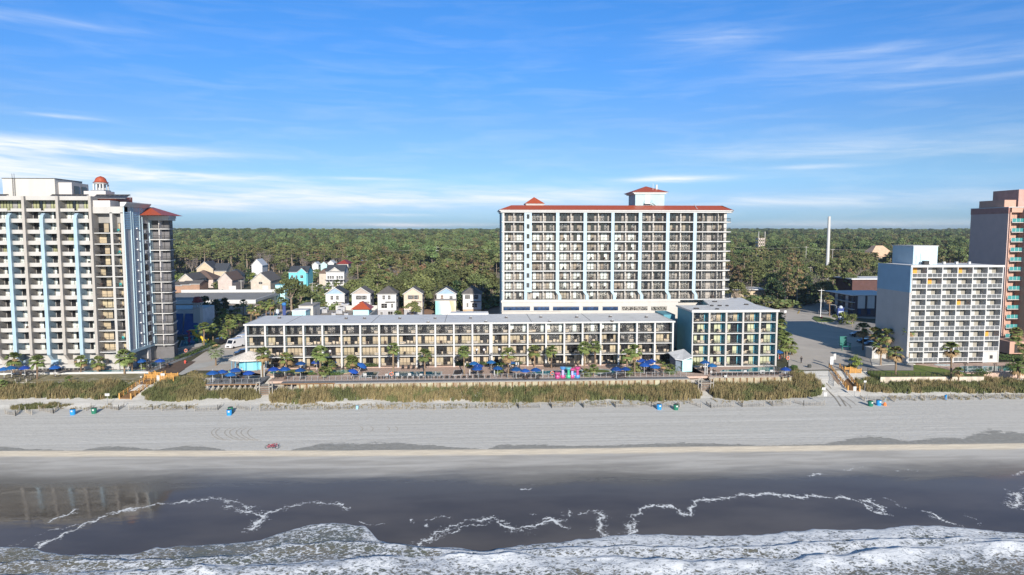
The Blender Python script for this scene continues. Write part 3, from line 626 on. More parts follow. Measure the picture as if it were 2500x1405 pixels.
for k, z in enumerate(TZ[:-1]):
    mb = MB(); c = TX1
    mb.prism([(TX0, TY-.08), (c-1.2, TY-.08), (c+.6, TY+.15), (c+1.6, TY+.9), (c+2.3, TY+2.2), (c+2.4, TY+6), (TX0, TY+6)], z-.14, z+.14, white); mb.build('floor_slab', tw)
bays = [(1231,1280)]+[(pil[i][1], pil[i+1][0]) for i in range(6)]+[(1699,1733),(1739,1768)]
tr = {}
def tower_doors(w, pat):
    mb = MB()
    def dr(x0, x1, m1, m2):
        mb.box(x0, -.04, .05, x1, .02, 2.42, black); xm = (x0+x1)/2
        mb.box(x0+.14, -.06, .16, xm-.08, -.035, 2.22, m1); mb.box(xm+.08, -.06, .16, x1-.14, -.035, 2.22, m2)
        mb.box(x0+.08, -.065, 1.0, x1-.08, -.058, 1.06, black)
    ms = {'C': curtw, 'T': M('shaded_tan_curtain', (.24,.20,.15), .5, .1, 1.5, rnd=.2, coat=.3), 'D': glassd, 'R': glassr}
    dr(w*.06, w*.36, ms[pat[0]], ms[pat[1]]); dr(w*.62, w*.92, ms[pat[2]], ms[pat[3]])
    mb.box(w*.47, -1.6, 0, w*.505, .0, 2.5, cream); mb.box(w*.44, -.15, 2.1, w*.53, 0, 2.5, alu)
    return mb
tdl = {}
for k in range(9):
    for i, (a, b) in enumerate(bays):
        xa, xb = tx(a)+.05, tx(b)-.05; key = round(xb-xa, 1)
        if key not in tr: tr[key] = rail_mesh(key, 1.05, black, 3, .2).mesh('railing')
        r = inst('balcony_railing', tr[key], tw, Vector((xa, TY, TZ[k]+.14))-tw.location)
        ht = min(.9, max(0, (i-2.5)/4+(.25 if k < 4 else 0))) if k < 7 else .3
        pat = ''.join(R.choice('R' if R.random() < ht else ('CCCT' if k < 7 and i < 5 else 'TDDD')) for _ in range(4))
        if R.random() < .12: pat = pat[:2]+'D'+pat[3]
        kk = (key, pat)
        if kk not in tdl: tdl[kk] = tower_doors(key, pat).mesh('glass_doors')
        inst('glass_doors', tdl[kk], r, (0, 2.08, 0))
        if R.random() < .75:
            for q in range(R.choice((1, 2))): CHAIRSPOTS.append((xa+(xb-xa)*(.2+.55*q)+R.uniform(0, .6), TY+.9, TZ[k]+.14, f'{"left" if q == 0 else "right"} dark patio chair, {nth(k+1)} balcony level, {nth(i+1)} bay of the tower hotel'))
    z = TZ[k]+.14; c = TX1; mb = MB()
    pts = [(c-1.2, TY), (c+.5, TY+.25), (c+1.45, TY+.95), (c+2.1, TY+2.2), (c+2.2, TY+6)]
    for (x0, y0), (x1, y1) in zip(pts, pts[1:]): mb.bar((x0,y0,z+1), (x1,y1,z+1), .05, black); mb.bar((x0,y0,z+.1), (x1,y1,z+.1), .03, black); [mb.bar((x0+(x1-x0)*t,y0+(y1-y0)*t,z), (x0+(x1-x0)*t,y0+(y1-y0)*t,z+1), .02, black) for t in (0,.33,.66)]
    mb.build('corner_railing', tw)
    mb = MB(); mb.box(c-.35, TY+.9, TZ[k]+.1, c+.45, TY+1.5, TZ[k]+2.65, cream); mb.build('corner_post', tw); mb = MB(); mb.box(TX0+.25, TY+.1, TZ[k]+.1, TX0+.75, TY+.6, TZ[k]+2.65, cream); mb.build('corner_post', tw)
mb = MB(); z = TTOP; c = TX1
def rpoly(o): return [(TX0-.3-o, TY-.4-o), (c-.5, TY-.4-o), (c+1.6+o*.7, TY+.4-o*.5), (c+2.8+o, TY+2.5), (c+2.8+o, TY+15), (TX0-.3-o, TY+15.3)]
mb.prism(rpoly(0), z-.1, z+.35, white); mb.prism(rpoly(.35), z+.35, z+.65, white); mb.build('cornice', tw)
mb = MB(); a = rpoly(.5); b = rpoly(-3.2); n = len(a)
mb.add([(x,y,z+.66) for x,y in a]+[(x,y,z+2.05) for x,y in b], [(i,(i+1)%n,n+(i+1)%n,n+i) for i in range(n)]+[tuple(range(n,2*n))], redroof); mb.build('roof', tw)
# roof pavilions
def pav(u0, u1, vb, vt, vp, wallm, hipm, dy, nm):
    Y = TY+dy; p = P(u0, vb, Y); q = P(u1, vt, Y); a = P(u0, vp, Y)
    mb = MB(); m_ = (u1-u0)*.055*.117*2; dep = q.x-p.x
    mb.box(p.x+m_, Y, z+1, q.x-m_, Y+dep-m_*2, q.z-.1, wallm); o = mb.build(nm, tw)
    mb = MB(); mb.box(p.x+m_*.6, Y-.3, q.z-.55, q.x-m_*.6, Y+dep-m_, q.z, white); mb.box(p.x+m_*.25, Y-.5, q.z-.2, q.x-m_*.25, Y+dep-m_*.6, q.z+.02, white); mb.build('cornice', o)
    mb = MB(); mb.hip(p.x, Y-.7, q.x, Y+dep, q.z+.03, a.z-q.z, hipm); mb.build('roof', o); return o, p, q
pav(1281, 1330, 510, 498, 481, black, redroof, 4, 'small_pavilion')
o, p, q = pav(1541, 1632, 512, 470, 453, M('lift_mint', (.36,.50,.52), .7), redroof, 4, 'lift_tower')
mb = MB(); mb.box(p.x+4, TY+3.9, q.z-3.3, p.x+5.4, TY+4.1, q.z-.7, white); mb.box(p.x+3.7, TY+2.9, q.z-3.4, p.x+5.8, TY+3.9, q.z-3.25, white)
for x in (p.x+3.7, p.x+5.8): mb.bar((x,TY+2.9,z+1.8), (x,TY+2.9,q.z-2.3), .06, dgrey)
mb.bar((p.x+6,TY+3,q.z-3.3), (p.x+7.5,TY+3,z+1.6), .12, dgrey); mb.build('access_stair', o)
mb = MB(); mb.bar((q.x-3,TY+6,q.z), (q.x-3,TY+6,q.z+2.3), .3, white, 8); mb.bar((q.x-4.2,TY+5.5,q.z), (q.x-4.2,TY+5.5,q.z+2.6), .07, white); mb.build('vent_pipe', o)
mb = MB(); mb.bar((tx(1700),TY-.5,z+.7), (tx(1699),TY+2.5,z+2.3), .09, white); mb.build('roof_pipe', tw)
# ---------------------------------------------------------------- big hotel at the left
HY = 171.0; HX1 = XU(318, HY, 890); hh = empty('curved_balcony_hotel', (-105, HY+8, 0), 'tall cream hotel with curved balcony fronts, blue fins and red domed roof lantern', 'hotel')
def hx(u, v=690): return XU(u, HY, v)
HX0 = -150.0; HZ = [4.55+2.645*k for k in range(14)]; HT = P(30, 479, HY).z; HM = hx(232); 
rwm = M('recess_shade_wall', (.27,.26,.25), .8, .1, .5); mb = MB(); mb.box(HX0, HY+2.2, 0, HM, HY+15, HT-.5, rwm); mb.box(HM, HY+2.2, 0, HX1-.3, HY+15, 38.6, rwm); mb.box(HX0, HY+1.9, 0, HX1-.3, HY+2.2, 4.1, ptan)  # darker copy of the stucco, balcony shade put into its colour
mb.box(HX0, HY+.4, 0, HX1-.3, HY+2.4, 1.3, ptan)
mb.box(HM-.4, HY+.1, 38.6, HX1-3, HY+15, HT-1.0, gstucco); mb.build('wall', hh)
mb = MB(); mb.box(HX0, HY-.15, P(30,489,HY).z, HM+.1, HY+2.2, HT, ptan); mb.box(HM+.1, HY-.1, 38.2, HX1, HY+2.2, P(270,505,HY).z, ptan); mb.build('parapet', hh)
# deep side wall with louvred strips
sidez = P(318, 505, HY).z
mb = MB(); mb.box(HX1-.35, HY, 3.8, HX1, HY+13.4, sidez, gstucco); mb.box(HX1-.3, HY+.02, 0, HX1-.02, HY+3.2, 3.8, gstucco); mb.box(HX1-.3, HY+9.5, 0, HX1-.02, HY+11, 3.8, gstucco)
for yy in (0, 3.3, 4.3, 7.6, 9.0, 12.8): mb.box(HX1, HY+yy, 3.8, HX1+.18, HY+yy+.3, sidez, pblue)
mb.box(HX1, HY, 3.8, HX1+.22, HY+13, 4.5, pblue); mb.build('side_wall', hh)
lou = M('blue_louvres', (.40,.58,.72), .6, .03)
for (y0, y1, z0, z1) in ((.4,3.2,34.5,38.6), (4.7,7.5,34.5,38.6), (3.65,4.25,4.6,38.8)):
    mb = MB(); zz = z0
    while zz < z1: mb.box(HX1, HY+y0, zz, HX1+.12, HY+y1, zz+.26, lou); zz += .42
    mb.build('louvre_panel', hh)
for k in range(12):
    zz = HZ[k]+.6; mb = MB(); mb.box(HX1, HY+9.8, zz, HX1+.08, HY+11.6, zz+1.6, glassd); mb.box(HX1, HY+9.6, zz-.15, HX1+.12, HY+11.8, zz, wmetal); mb.box(HX1, HY+10.1, zz-.75, HX1+.35, HY+11.3, zz-.2, alu); mb.build('window', hh)
    mb = MB(); mb.box(HX1, HY+5.9, zz+.2, HX1+.35, HY+6.2, zz+.5, wmetal); mb.build('wall_vent', hh)
mb = MB(); mb.xprism([(HX1-.5, sidez), (HX1+.3, sidez), (HX1+1.0, sidez+.9), (HX1+1.0, sidez+1.1), (HX1-.5, sidez+1.1)], HY-.3, HY+12.5, white); mb.build('cornice', hh)
# fins and piers
fins = [(21,28,37,45,'b'),(60,65,78,84,'t'),(103,110,118,126,'b'),(143,148,159,165,'t'),(185,191,198,204,'b'),(223,228.5,237,243,'t'),(-20,-14,-2,4,'t')]
zt = P(30, 479, HY).z
finx = []
for (a, b, c_, d_, k) in fins:
    xa = (XU(a, HY, 520)+XU(c_, HY, 860))/2; xb = xa+(.62 if k == 't' else .8); finx.append((xa, xb, k)); mb = MB()
    m = finblue if k == 'b' else creamt
    ztop = zt-.05 if k == 't' else 36.9
    mb.box(xa, HY-.9, HZ[0]-.6, xb, HY+2.2, ztop, m)
    if k == 'b': mb.yprism([(HY-.9, ztop), (HY-.55, ztop+.8), (HY+.1, ztop+1.3), (HY+2.2, ztop+1.3), (HY+2.2, ztop)], xa, xb, m)
    mb.yprism([(HY-.9, HZ[0]-.6), (HY+.6, 2.4), (HY+2.2, 2.4), (HY+2.2, HZ[0]-.6)], xa, xb, m); mb.box(xa, HY+.6, 0, xb+.9, HY+2.2, 2.4, m); mb.build('fin' if k == 'b' else 'pier', hh)
finx.sort(); finx.insert(0, (HX0, HX0+.1, 't'))
def bowed(w, h, m, bow=.55):
    mb = MB(); pts = [(w*i/8, -.1-bow*math.sin(math.pi*i/8)**.7) for i in range(9)]; n = 9
    vs = [(x,y,0) for x,y in pts]+[(x,y,h) for x,y in pts]+[(x,y+.14,h) for x,y in pts]+[(w,.2,0),(0,.2,0)]
    mb.add(vs, [(i,i+1,n+i+1,n+i) for i in range(8)]+[(n+i,n+i+1,2*n+i+1,2*n+i) for i in range(8)]+[tuple(list(range(8,-1,-1))+[3*n+1,3*n])], m)
    for i in range(8): mb.bar((pts[i][0],pts[i][1]+.07,h+.36), (pts[i+1][0],pts[i+1][1]+.07,h+.36), .035, black)
    for i in range(0, 9, 2): mb.bar((pts[i][0],pts[i][1]+.07,h), (pts[i][0],pts[i][1]+.07,h+.36), .025, black)
    return mb
bm = {}; hd = {}
hp = ['WWD','WDD','DWD','WWWD','WDDD','DWW','CCD','WD','WDD','DWDD']
for i in range(1, len(finx)-1):
    x0 = finx[i][1]; x1 = finx[i+1][0]; key = round(x1-x0, 2); floors = 14
    bm[key] = bowed(x1-x0, .95, ptan).mesh('balcony_front')
    for k in range(14):
        z = HZ[k]-.35
        if k == 13: mm = bm.setdefault((key, 'top'), bowed(x1-x0, .75, ptan, .0).mesh('balcony_front'))
        else: mm = bm[key]
        if z+2.8 > HT: continue
        b = inst('balcony', mm, hh, Vector((x0, HY, z))-hh.location)
        pat = R.choice(['CCCC','CCDC'] if k == 13 else hp); kk = (key, pat)
        if kk not in hd:
            mb = door_set(x1-x0-.35, 2.42, pat, bed=False, cm=M('olive_curtain_glass', (.30,.31,.17), .4, .1, 1.5, stretch=(5,5,.2), rnd=.15, coat=.3)); hd[kk] = mb.mesh('glass_doors')
        inst('glass_doors', hd[kk], b, (.25, 2.1, .3))
        if k in (2, 5, 8) and R.random() < .5: CHAIRSPOTS.append((x0+1.6, HY+.9, z+.35, f'dark chair, {nth(k+1)} curved balcony up, {nth(len(finx)-1-i)} column left of the cream pier'))
mb = MB()
for k in range(14): mb.box(HX0, HY, HZ[k]-.36, HM-.2, HY+2.2, HZ[k]-.1, ptan)
for k in range(12): mb.box(HM-.2, HY+.1, HZ[k]-.3, HX1-.35, HY+2.2, HZ[k]-.1, white)
mb.build('floor_slabs', hh)
# right two columns with dark railings
cx = [HM-.1, hx(279), HX1-.35]
for j, x in enumerate(cx[1:]): mb = MB(); mb.box(x-.3, HY-.1, 0, x+.3, HY+2.2, 38.4, ptan); mb.build('pier', hh)
mb = MB(); mb.box(HM-.25, HY-.1, 0, HM+.15, HY+2.2, P(270,505,HY).z, cream); mb.box(HM+.15, HY+.3, 4, HM+.3, HY+2.2, 38.4, mint); mb.build('pier', hh)
def curvrail(w):
    mb = MB(); pts = [(w*i/6, -.05-.4*math.sin(math.pi*i/6)) for i in range(7)]
    vs = [(x,y,0) for x,y in pts]+[(x,y,.18) for x,y in pts]+[(w,.2,0),(0,.2,0),(w,.2,.18),(0,.2,.18)]
    mb.add(vs, [(i,i+1,8+i,7+i) for i in range(6)]+[tuple(list(range(6,-1,-1))+[15,14]), tuple(list(range(7,14))+[16,17])], white)
    for i in range(6):
        a, b = pts[i], pts[i+1]; mb.bar((a[0],a[1]+.05,1.15), (b[0],b[1]+.05,1.15), .035, black); mb.bar((a[0],a[1]+.05,.3), (b[0],b[1]+.05,.3), .025, black)
        for t in range(4): x = a[0]+(b[0]-a[0])*t/4; y = a[1]+(b[1]-a[1])*t/4+.05; mb.bar((x,y,.2), (x,y,1.15), .014, black)
    return mb
for j in range(2):
    x0, x1 = cx[j]+.3, cx[j+1]-.3; mr = curvrail(x1-x0).mesh('railing'); ds = [door_set(x1-x0-.4, 2.35, p, bed=False).mesh('glass_doors') for p in ('CD','CCD','CDD','CCC','DCD')]
    for k in range(12):
        b = inst('railed_balcony', mr, hh, Vector((x0, HY, HZ[k]-.3))-hh.location); inst('glass_doors', R.choice(ds), b, (.2, 2.1, .2))
        tealc = j == 1 and k in (11, 9, 6, 1)
        if R.random() < .8 or tealc: CHAIRSPOTS.append((x0+.8, HY+.7, HZ[k]-.1, f'{"bright teal" if tealc else "dark"} chair, {nth(k+1)} railed balcony up, {"outer" if j else "inner"} column of the cream hotel'))
        if tealc: CHAIRSPOTS.append((x0+2.2, HY+.7, HZ[k]-.1, f'bright teal chair by the corner wall, {nth(k+1)} railed balcony up, cream hotel'))
# rear balcony wing beyond the side wall
WY = HY+13; wx0 = HX1-.2; wx1 = XU(418, WY, 700); mb = MB(); mb.prism([(wx0-2, WY+1.6), (wx1-.6, WY+1.6), (wx1-.9, WY+3.2), (wx1-2.2, WY+7.5), (wx0-2, WY+10)], 0, 37.2, M('wing_shade_wall', (.13,.125,.13), .7))  # dark tone carries the shade and dark glass of the wing
mb.box(wx0-.5, WY, 3.5, wx0+.3, WY+1.6, 37.2, pblue); mb.box((wx0+wx1)/2-.1, WY+.1, 3.5, (wx0+wx1)/2+.15, WY+1.6, 37.2, gstucco); mb.build('rear_wing', hh)
wr = rail_mesh((wx1-wx0)-.3, 1.05).mesh('railing'); wd = [door_set((wx1-wx0)-.9, 2.3, p, bed=False, cm=glassb).mesh('glass_doors') for p in ('DDDD','DDD')]
for k in range(12):
    z = 3.9+2.78*k; mb = MB(); mb.prism([(wx0, WY-.1), (wx1-.6, WY-.1), (wx1, WY+.5), (wx1-.3, WY+3), (wx1-1.6, WY+7), (wx0, WY+8)], z-.12, z+.08, white); o = mb.build('wing_slab', hh)
    b = inst('wing_balcony', wr, hh, Vector((wx0+.3, WY-.03, z+.08))-hh.location); inst('glass_doors', R.choice(wd), b, (.1, 1.6, 0))
    mb = MB(); mb.bar((wx1,WY+.5,z+1.1), (wx1-.3,WY+3,z+1.1), .04, black); [mb.bar((wx1-.06*t,WY+.5+t*.5,z), (wx1-.06*t,WY+.5+t*.5,z+1.1), .03, black) for t in range(6)]; mb.build('side_railing', hh)
mb = MB(); mb.prism([(wx0-3, WY-1.2), (wx1+.5, WY-1.0), (wx1+.1, WY+4), (wx1-1.4, WY+8), (wx0-3, WY+10)], 37.3, 37.9, white); mb.prism([(wx0-3, WY-.9), (wx1+.2, WY-.7), (wx1-.1, WY+4), (wx1-1.6, WY+8), (wx0-3, WY+10)], 36.7, 37.3, white); mb.build('cornice', hh)
mb = MB(); mb.hip(HX1-5, WY-5.2, wx1+.7, WY+7.5, 37.95, 2.2, redroof); mb.build('hip_roof', hh)
mb = MB(); mb.yprism([(HY+10, HT-2.6), (HY+2, HT-.4), (HY+10, HT+.2)], HX1-9, HX1-2.5, redroof); mb.build('dormer_roof', hh)
# podium stair canopy, rooftop block, lantern and trusses
Yp = HY+6; p = P(8, 478, Yp); q = P(133, 437, Yp); mb = MB(); mb.box(p.x, Yp, HT-.6, q.x, Yp+12, q.z, cream); mb.box(q.x-.02, Yp+1.5, HT-.4, q.x+3.2, Yp+9, q.z-.8, gstucco); mb.box(p.x-.1, Yp-.1, q.z, q.x+.1, Yp+12, q.z+.15, dgrey)
for yy in (2.4, 5.6): mb.box(q.x+3.1, Yp+yy, HT, q.x+3.3, Yp+yy+2, q.z-1.6, glassd)
o = mb.build('penthouse', hh)
mb = MB(); x = P(35, 450, Yp).x
for s in (-.25, .25): mb.bar((x+s,Yp-.3,HT), (x+s,Yp-.3,q.z+1.2), .05, dgrey)
for k in range(14): mb.bar((x-.25,Yp-.3,HT+.2+k*.33), (x+.25,Yp-.3,HT+.2+k*.33), .03, dgrey)
mb.build('ladder', o)
mb = MB(); Yl = HY+8; c = P(247, 465, Yl); d = P(247, 433, Yl); lw = 1.55; zb = HT+.2
mb.box(c.x-3.3, Yl-1.8, HT-1, c.x+2.0, Yl+2.5, c.z-.3, gstucco); mb.box(c.x-1.6, Yl-1.8, c.z-.3, c.x+1.6, Yl+1.6, c.z, alu); ob = mb.build('lantern_base', hh)
mb = MB()
for sx_ in (-1, -.35, .35, 1):
    for sy2 in (-1, 1): mb.box(c.x+sx_*1.15-.16, Yl+sy2*1.15-.16, c.z, c.x+sx_*1.15+.16, Yl+sy2*1.15+.16, d.z-1.75, white)
mb.lathe((c.x, Yl, d.z-1.8), [(1.45,0),(1.6,.15),(1.75,.4)], white, 12); mb.build('lantern', ob)
mb = MB(); mb.lathe((c.x, Yl, d.z-1.4), [(1.85,0),(1.45,.25),(1.3,.6),(1.15,1.0),(.8,1.35),(.35,1.55),(.05,1.65)], redroof, 16); mb.build('dome', ob, smooth=False)
for (u0, u1) in ((118,207),(228,310),(-20,10)):
    a = P(u0, 476, HY+3); b = P(u1, 476, HY+3); mb = MB(); n = max(3, int((b.x-a.x)/1.1))
    for k in range(n+1):
        x = a.x+(b.x-a.x)*k/n; mb.bar((x,HY+2,HT-.5), (x,HY+4.5,HT+.55), .06, alu); mb.bar((x,HY+4.5,HT+.55), (x,HY+4.5,HT-.6), .05, alu)
    mb.box(a.x, HY+4.3, HT+.5, b.x, HY+4.7, HT+.66, dgrey); mb.bar((a.x,HY+2,HT-.4), (b.x,HY+2,HT-.4), .06, alu)
    mb.yprism([(HY+2.1, HT-.3), (HY+4.4, HT+.5), (HY+4.4, HT+.42), (HY+2.1, HT-.38)], a.x, b.x, M('dark_roof_panel', (.04,.045,.06), .4)); mb.build('roof_screen', hh)
# ---------------------------------------------------------------- white slab hotel right
RY = 167.5; RX0 = XU(2222, RY, 760); RX1 = XU(2443, RY, 760); rh = empty('white_slab_hotel', ((RX0+RX1)/2, RY+7, 0), 'nine-storey white hotel with glass balcony rails, orange doors and blank blue-grey side', 'hotel')
RZ = [.35+2.72*k for k in range(10)]; rb = (RX1-RX0)/6
mb = MB(); mb.box(RX0, RY+2, 0, RX1, RY+14, RZ[9], M('white_room_wall', (.50,.49,.47), .8)); mb.box(RX0-.35, RY, 0, RX0, RY+14.2, 18.3, gstucco); mb.box(RX0-.35, RY, 18.3, RX0, RY+14.2, RZ[9]+.3, sideblue); mb.build('wall', rh)
mb = MB(); mb.box(RX0-.4, RY-.15, RZ[9]-.1, RX1+.3, RY+.2, RZ[9]+.42, white); mb.box(RX0-.42, RY+.2, RZ[9]+.3, RX0-.1, RY+14.3, RZ[9]+.42, white); mb.box(RX0-.1, RY+.2, RZ[9]-.05, RX1+.3, RY+14.3, RZ[9]+.3, mroof); mb.build('roof', rh)
for k in range(9): mb = MB(); mb.box(RX0, RY-.05, RZ[k]-.14, RX1, RY+2, RZ[k]+.02, white); mb.build('floor_slab', rh)
for i in range(7): mb = MB(); x = RX0+i*rb; mb.box(x-.11, RY-.1, 0, x+.11, RY+2, RZ[9]-.1, white); mb.build('partition', rh)
def grail(w):
    mb = MB(); mb.box(0, -.03, 1.0, w, .03, 1.06, wmetal); mb.box(0, -.02, .05, w, .02, .1, wmetal); mb.box(0, -.01, .1, w, .01, 1.0, fglass)
    for i in range(4): x = min(w-.03, max(.03, i*w/3)); mb.box(x-.03, -.04, 0, x+.03, .04, 1.06, wmetal)
    return mb
gr = grail(rb-.22).mesh('railing')
def unit(dm, f):
    mb = MB(); w = rb-.22; a = (lambda x: x) if not f else (lambda x: w-x)
    def bx(x0, x1, z0, z1, m, d=.05): x0, x1 = sorted((a(x0), a(x1))); mb.box(x0, -d, z0, x1, .0, z1, m)
    bx(0, w*.38, .05, 2.4, glassd); bx(.05, w*.18, .1, 2.35, curtw, .06); bx(w*.18, w*.2, 0, 2.4, wmetal, .08); bx(w*.38, w*.66, 0, 2.45, dm, .04); bx(w*.66, w*.98, 0, 2.45, M('grey_taupe_wall', (.30,.28,.24), .8), .03); return mb
us = {(d, f): unit(m, f).mesh('room_front') for d, m in (('w', white), ('o', orange)) for f in (0, 1)}
for k in range(9):
    for i in range(6):
        if k == 0 and i == 5: continue
        b = inst('balcony', gr, rh, Vector((RX0+i*rb+.11, RY, RZ[k]+.02))-rh.location)
        inst('room_front', us[('o' if (k, i) in ((8,0),(8,3),(7,1),(5,3),(2,5)) else 'w', 0)], b, (0, 2, 0))
        if R.random() < .35: CHAIRSPOTS.append((RX0+i*rb+1.6, RY+.8, RZ[k]+.02, f'pale chair, {nth(k+1)} floor, {nth(i+1)} balcony from the left, white slab hotel'))
mb = MB(); x = RX1-rb; mb.box(x+.11, RY+.02, 0, RX1-.11, RY+.5, RZ[1]-.2, cream); mb.box(x+.15, RY-.02, .1, x+1.2, RY+.01, 2.3, pblue); mb.box(x+1.8, RY-.03, 1, x+2.6, RY+.01, 1.9, dgrey); mb.build('service_room', rh)
Yq = RY+7; p = P(2228, 655, Yq); q = P(2290, 602, Yq); px_ = P(2189, 602, Yq+8); mb = MB(); mb.box(p.x, Yq, RZ[9]+.3, q.x, Yq+9, q.z, pblue); mb.box(p.x-.15, Yq-.1, q.z, q.x+.15, Yq+9.1, q.z+.2, white); o = mb.build('rooftop_block', rh)
mb = MB(); mb.box(p.x+4.4, Yq-.06, RZ[9]+.35, p.x+5.2, Yq, RZ[9]+2.5, wmetal); mb.build('door', o)
mb = MB(); mb.box(p.x+1.8, Yq-2, RZ[9]+.3, p.x+3.2, Yq-1, RZ[9]+1.3, dgrey); mb.bar((p.x+1,Yq-1.5,RZ[9]+.3), (p.x+1,Yq-1.5,RZ[9]+3.2), .05, alu); mb.build('air_unit', o)
for dx in (14, 17.5, 21): mb = MB(); mb.cb((RX0+dx, RY+8, RZ[9]+.6), (.6,.6,.7), white); mb.build('roof_vent', rh)
# ---------------------------------------------------------------- terracotta tower far right
CY = 189.0; CX0 = XU(2457, CY, 680); ch = empty('terracotta_tower', (CX0+10, CY+9, 0), 'tall terracotta tower with teal glass balconies and plain shaded side wall', 'tower')
CTZ = P(2457, 508, CY).z; mb = MB(); mb.box(CX0, CY+1.6, 0, CX0+3.9, CY+15, CTZ, terra); mb.box(CX0+3.9, CY-3, 0, CX0+30, CY+15, CTZ, terra); mb.box(CX0-.02, CY-.1, 3, CX0+.35, CY+1.6, CTZ, terra); mb.box(CX0, CY-.1, CTZ-1.3, CX0+4, CY+1.6, CTZ, terra); mb.build('wall', ch)
mb = MB(); mb.box(CX0-.3, CY+.3, 2, CX0-.02, CY+15.2, CTZ-1.6, terrad); mb.box(CX0-.35, CY+.25, CTZ-1.6, CX0-.02, CY+15.3, CTZ+.1, M('dark_red_band', (.38,.20,.17), .8)); mb.build('side_wall', ch)
mb = MB(); mb.box(CX0-.4, CY+.2, CTZ+.1, CX0+30, CY+15.3, CTZ+.3, white); p = P(2390, 512, CY+12); q = P(2428, 490, CY+6); mb.box(CX0+.5, CY+3, CTZ, CX0+4.0, CY+13, CTZ+2.4, terra); mb.box(CX0+5.5, CY+4, CTZ, CX0+20, CY+14, CTZ+5.5, M('pink_render', (.45,.28,.24), .85)); mb.build('roof_blocks', ch)
cr = MB(); cr.box(0, -.04, 1.0, 3.6, .04, 1.06, tglass); cr.box(0, -.02, .05, 3.6, .02, 1.0, tglass); [cr.box(i*1.18, -.05, 0, i*1.18+.06, .05, 1.08, wmetal) for i in range(4)]; cr.box(0, -.1, -.2, 3.7, 1.6, 0, ptan)
cm_ = cr.mesh('balcony'); cdm = [door_set(3.3, 2.3, p, fr=terrad).mesh('glass_doors') for p in ('DCD','CCD','DCC')]
for k in range(13):
    z = CTZ-4.1-k*2.78; b = inst('balcony', cm_, ch, Vector((CX0+.25, CY-.55, z))-ch.location); inst('glass_doors', R.choice(cdm), b, (.2, 2.1, 0))
    if k > 0:
        b = inst('balcony', cm_, ch, Vector((CX0+7.2, CY-3.6, z-.5))-ch.location)
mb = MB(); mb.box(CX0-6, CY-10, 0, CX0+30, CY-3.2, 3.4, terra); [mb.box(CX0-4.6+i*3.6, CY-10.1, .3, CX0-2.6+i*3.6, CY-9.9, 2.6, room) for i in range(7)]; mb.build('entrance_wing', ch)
# ================================================================ decks, walls and terraces of the sea front
def dslab(name, pts, z0, z1, mat): 
    mb = MB(); mb.prism(pts, z0, z1, mat); return tag(mb.build(name), kind='structure')
DX0 = G(505, 937).x; DX1 = G(1690, 925).x; DY = 153.2
hutx = G(640, 937).x
dslab('pool_deck', [(hutx+.6, DY+2.0), (DX1+4.5, DY+2.0), (DX1+4.5, YB+.1), (LX0, YB+.1), (LX0, 163), (hutx+.6, 161)], -.5, .0, paver)
dslab('timber_terrace', [(DX0, DY), (hutx-.6, DY), (hutx-.6, 161), (LX0+2, 166), (LX0-4, 166), (DX0+1, 160)], -.3, .0, boardw)
dslab('boardwalk', [(hutx+4, DY), (DX1-.5, DY), (DX1-.5, DY+1.98), (hutx+4, DY+1.98)], -.3, -.02, boardw)
A0 = G(1738, 922).x; A1 = G(1930, 918).x; ADY = 154.3
dslab('pool_deck', [(DX1+4.6, ADY), (A1, ADY), (A1-1.5, 166.2), (AX0-3.6, 166.2), (AX0-3.6, 160), (DX1+4.6, 158)], -.5, .0, paver)
def bulkhead(x0, x1, y, z0, z1, mat, label, n):
    r = empty('bulkhead_wall', ((x0+x1)/2, y, z0), label, 'retaining wall'); mb = MB(); mb.box(x0, y, z0, x1, y+.25, z1, mat); mb.build('wall', r)
    mb = MB(); mb.box(x0-.1, y-.12, z1, x1+.1, y+.3, z1+.14, woodg); mb.build('cap', r)
    for i in range(n): mb = MB(); x = x0+(x1-x0)*(i+.5)/n; mb.box(x-.14, y-.22, z0, x+.14, y-.01, z1-.05, woodb); mb.build('post', r)
bulkhead(hutx+7.5, DX1-.5, DY+.1, -2.6, -.34, bulk, 'long algae-stained timber bulkhead holding up the pool deck of the low hotel', 60)
bulkhead(A0-.5, A1, ADY-.3, -2.6, -.18, bulk, 'short algae-stained timber bulkhead holding up the annex pool deck', 12)
tp = empty('terrace_posts', (DX0, DY, -2), 'dark timber posts and beams carrying the umbrella terrace by the tiki hut', 'deck frame'); mb = MB(); mb.box(DX0-.1, DY-.1, -.32, hutx-.5, DY+.1, -.06, woodb); mb.build('beam', tp)
for i in range(10): mb = MB(); x = DX0+(hutx-.6-DX0)*(i+.3)/10; mb.box(x-.15, DY, -2.8, x+.15, DY+.3, -.32, woodg); mb.build('post', tp)
tp = empty('boardwalk_posts', (hutx+6, DY, -2), 'timber posts carrying the open boardwalk just right of the beach stairs', 'deck frame'); mb = MB(); mb.box(hutx+4, DY-.1, -.32, hutx+16, DY+.05, -.06, woodb); mb.build('beam', tp)
for i in range(7): mb = MB(); x = hutx+4.5+i*1.9; mb.box(x-.15, DY, -2.8, x+.15, DY+.3, -.32, woodg); mb.build('post', tp)
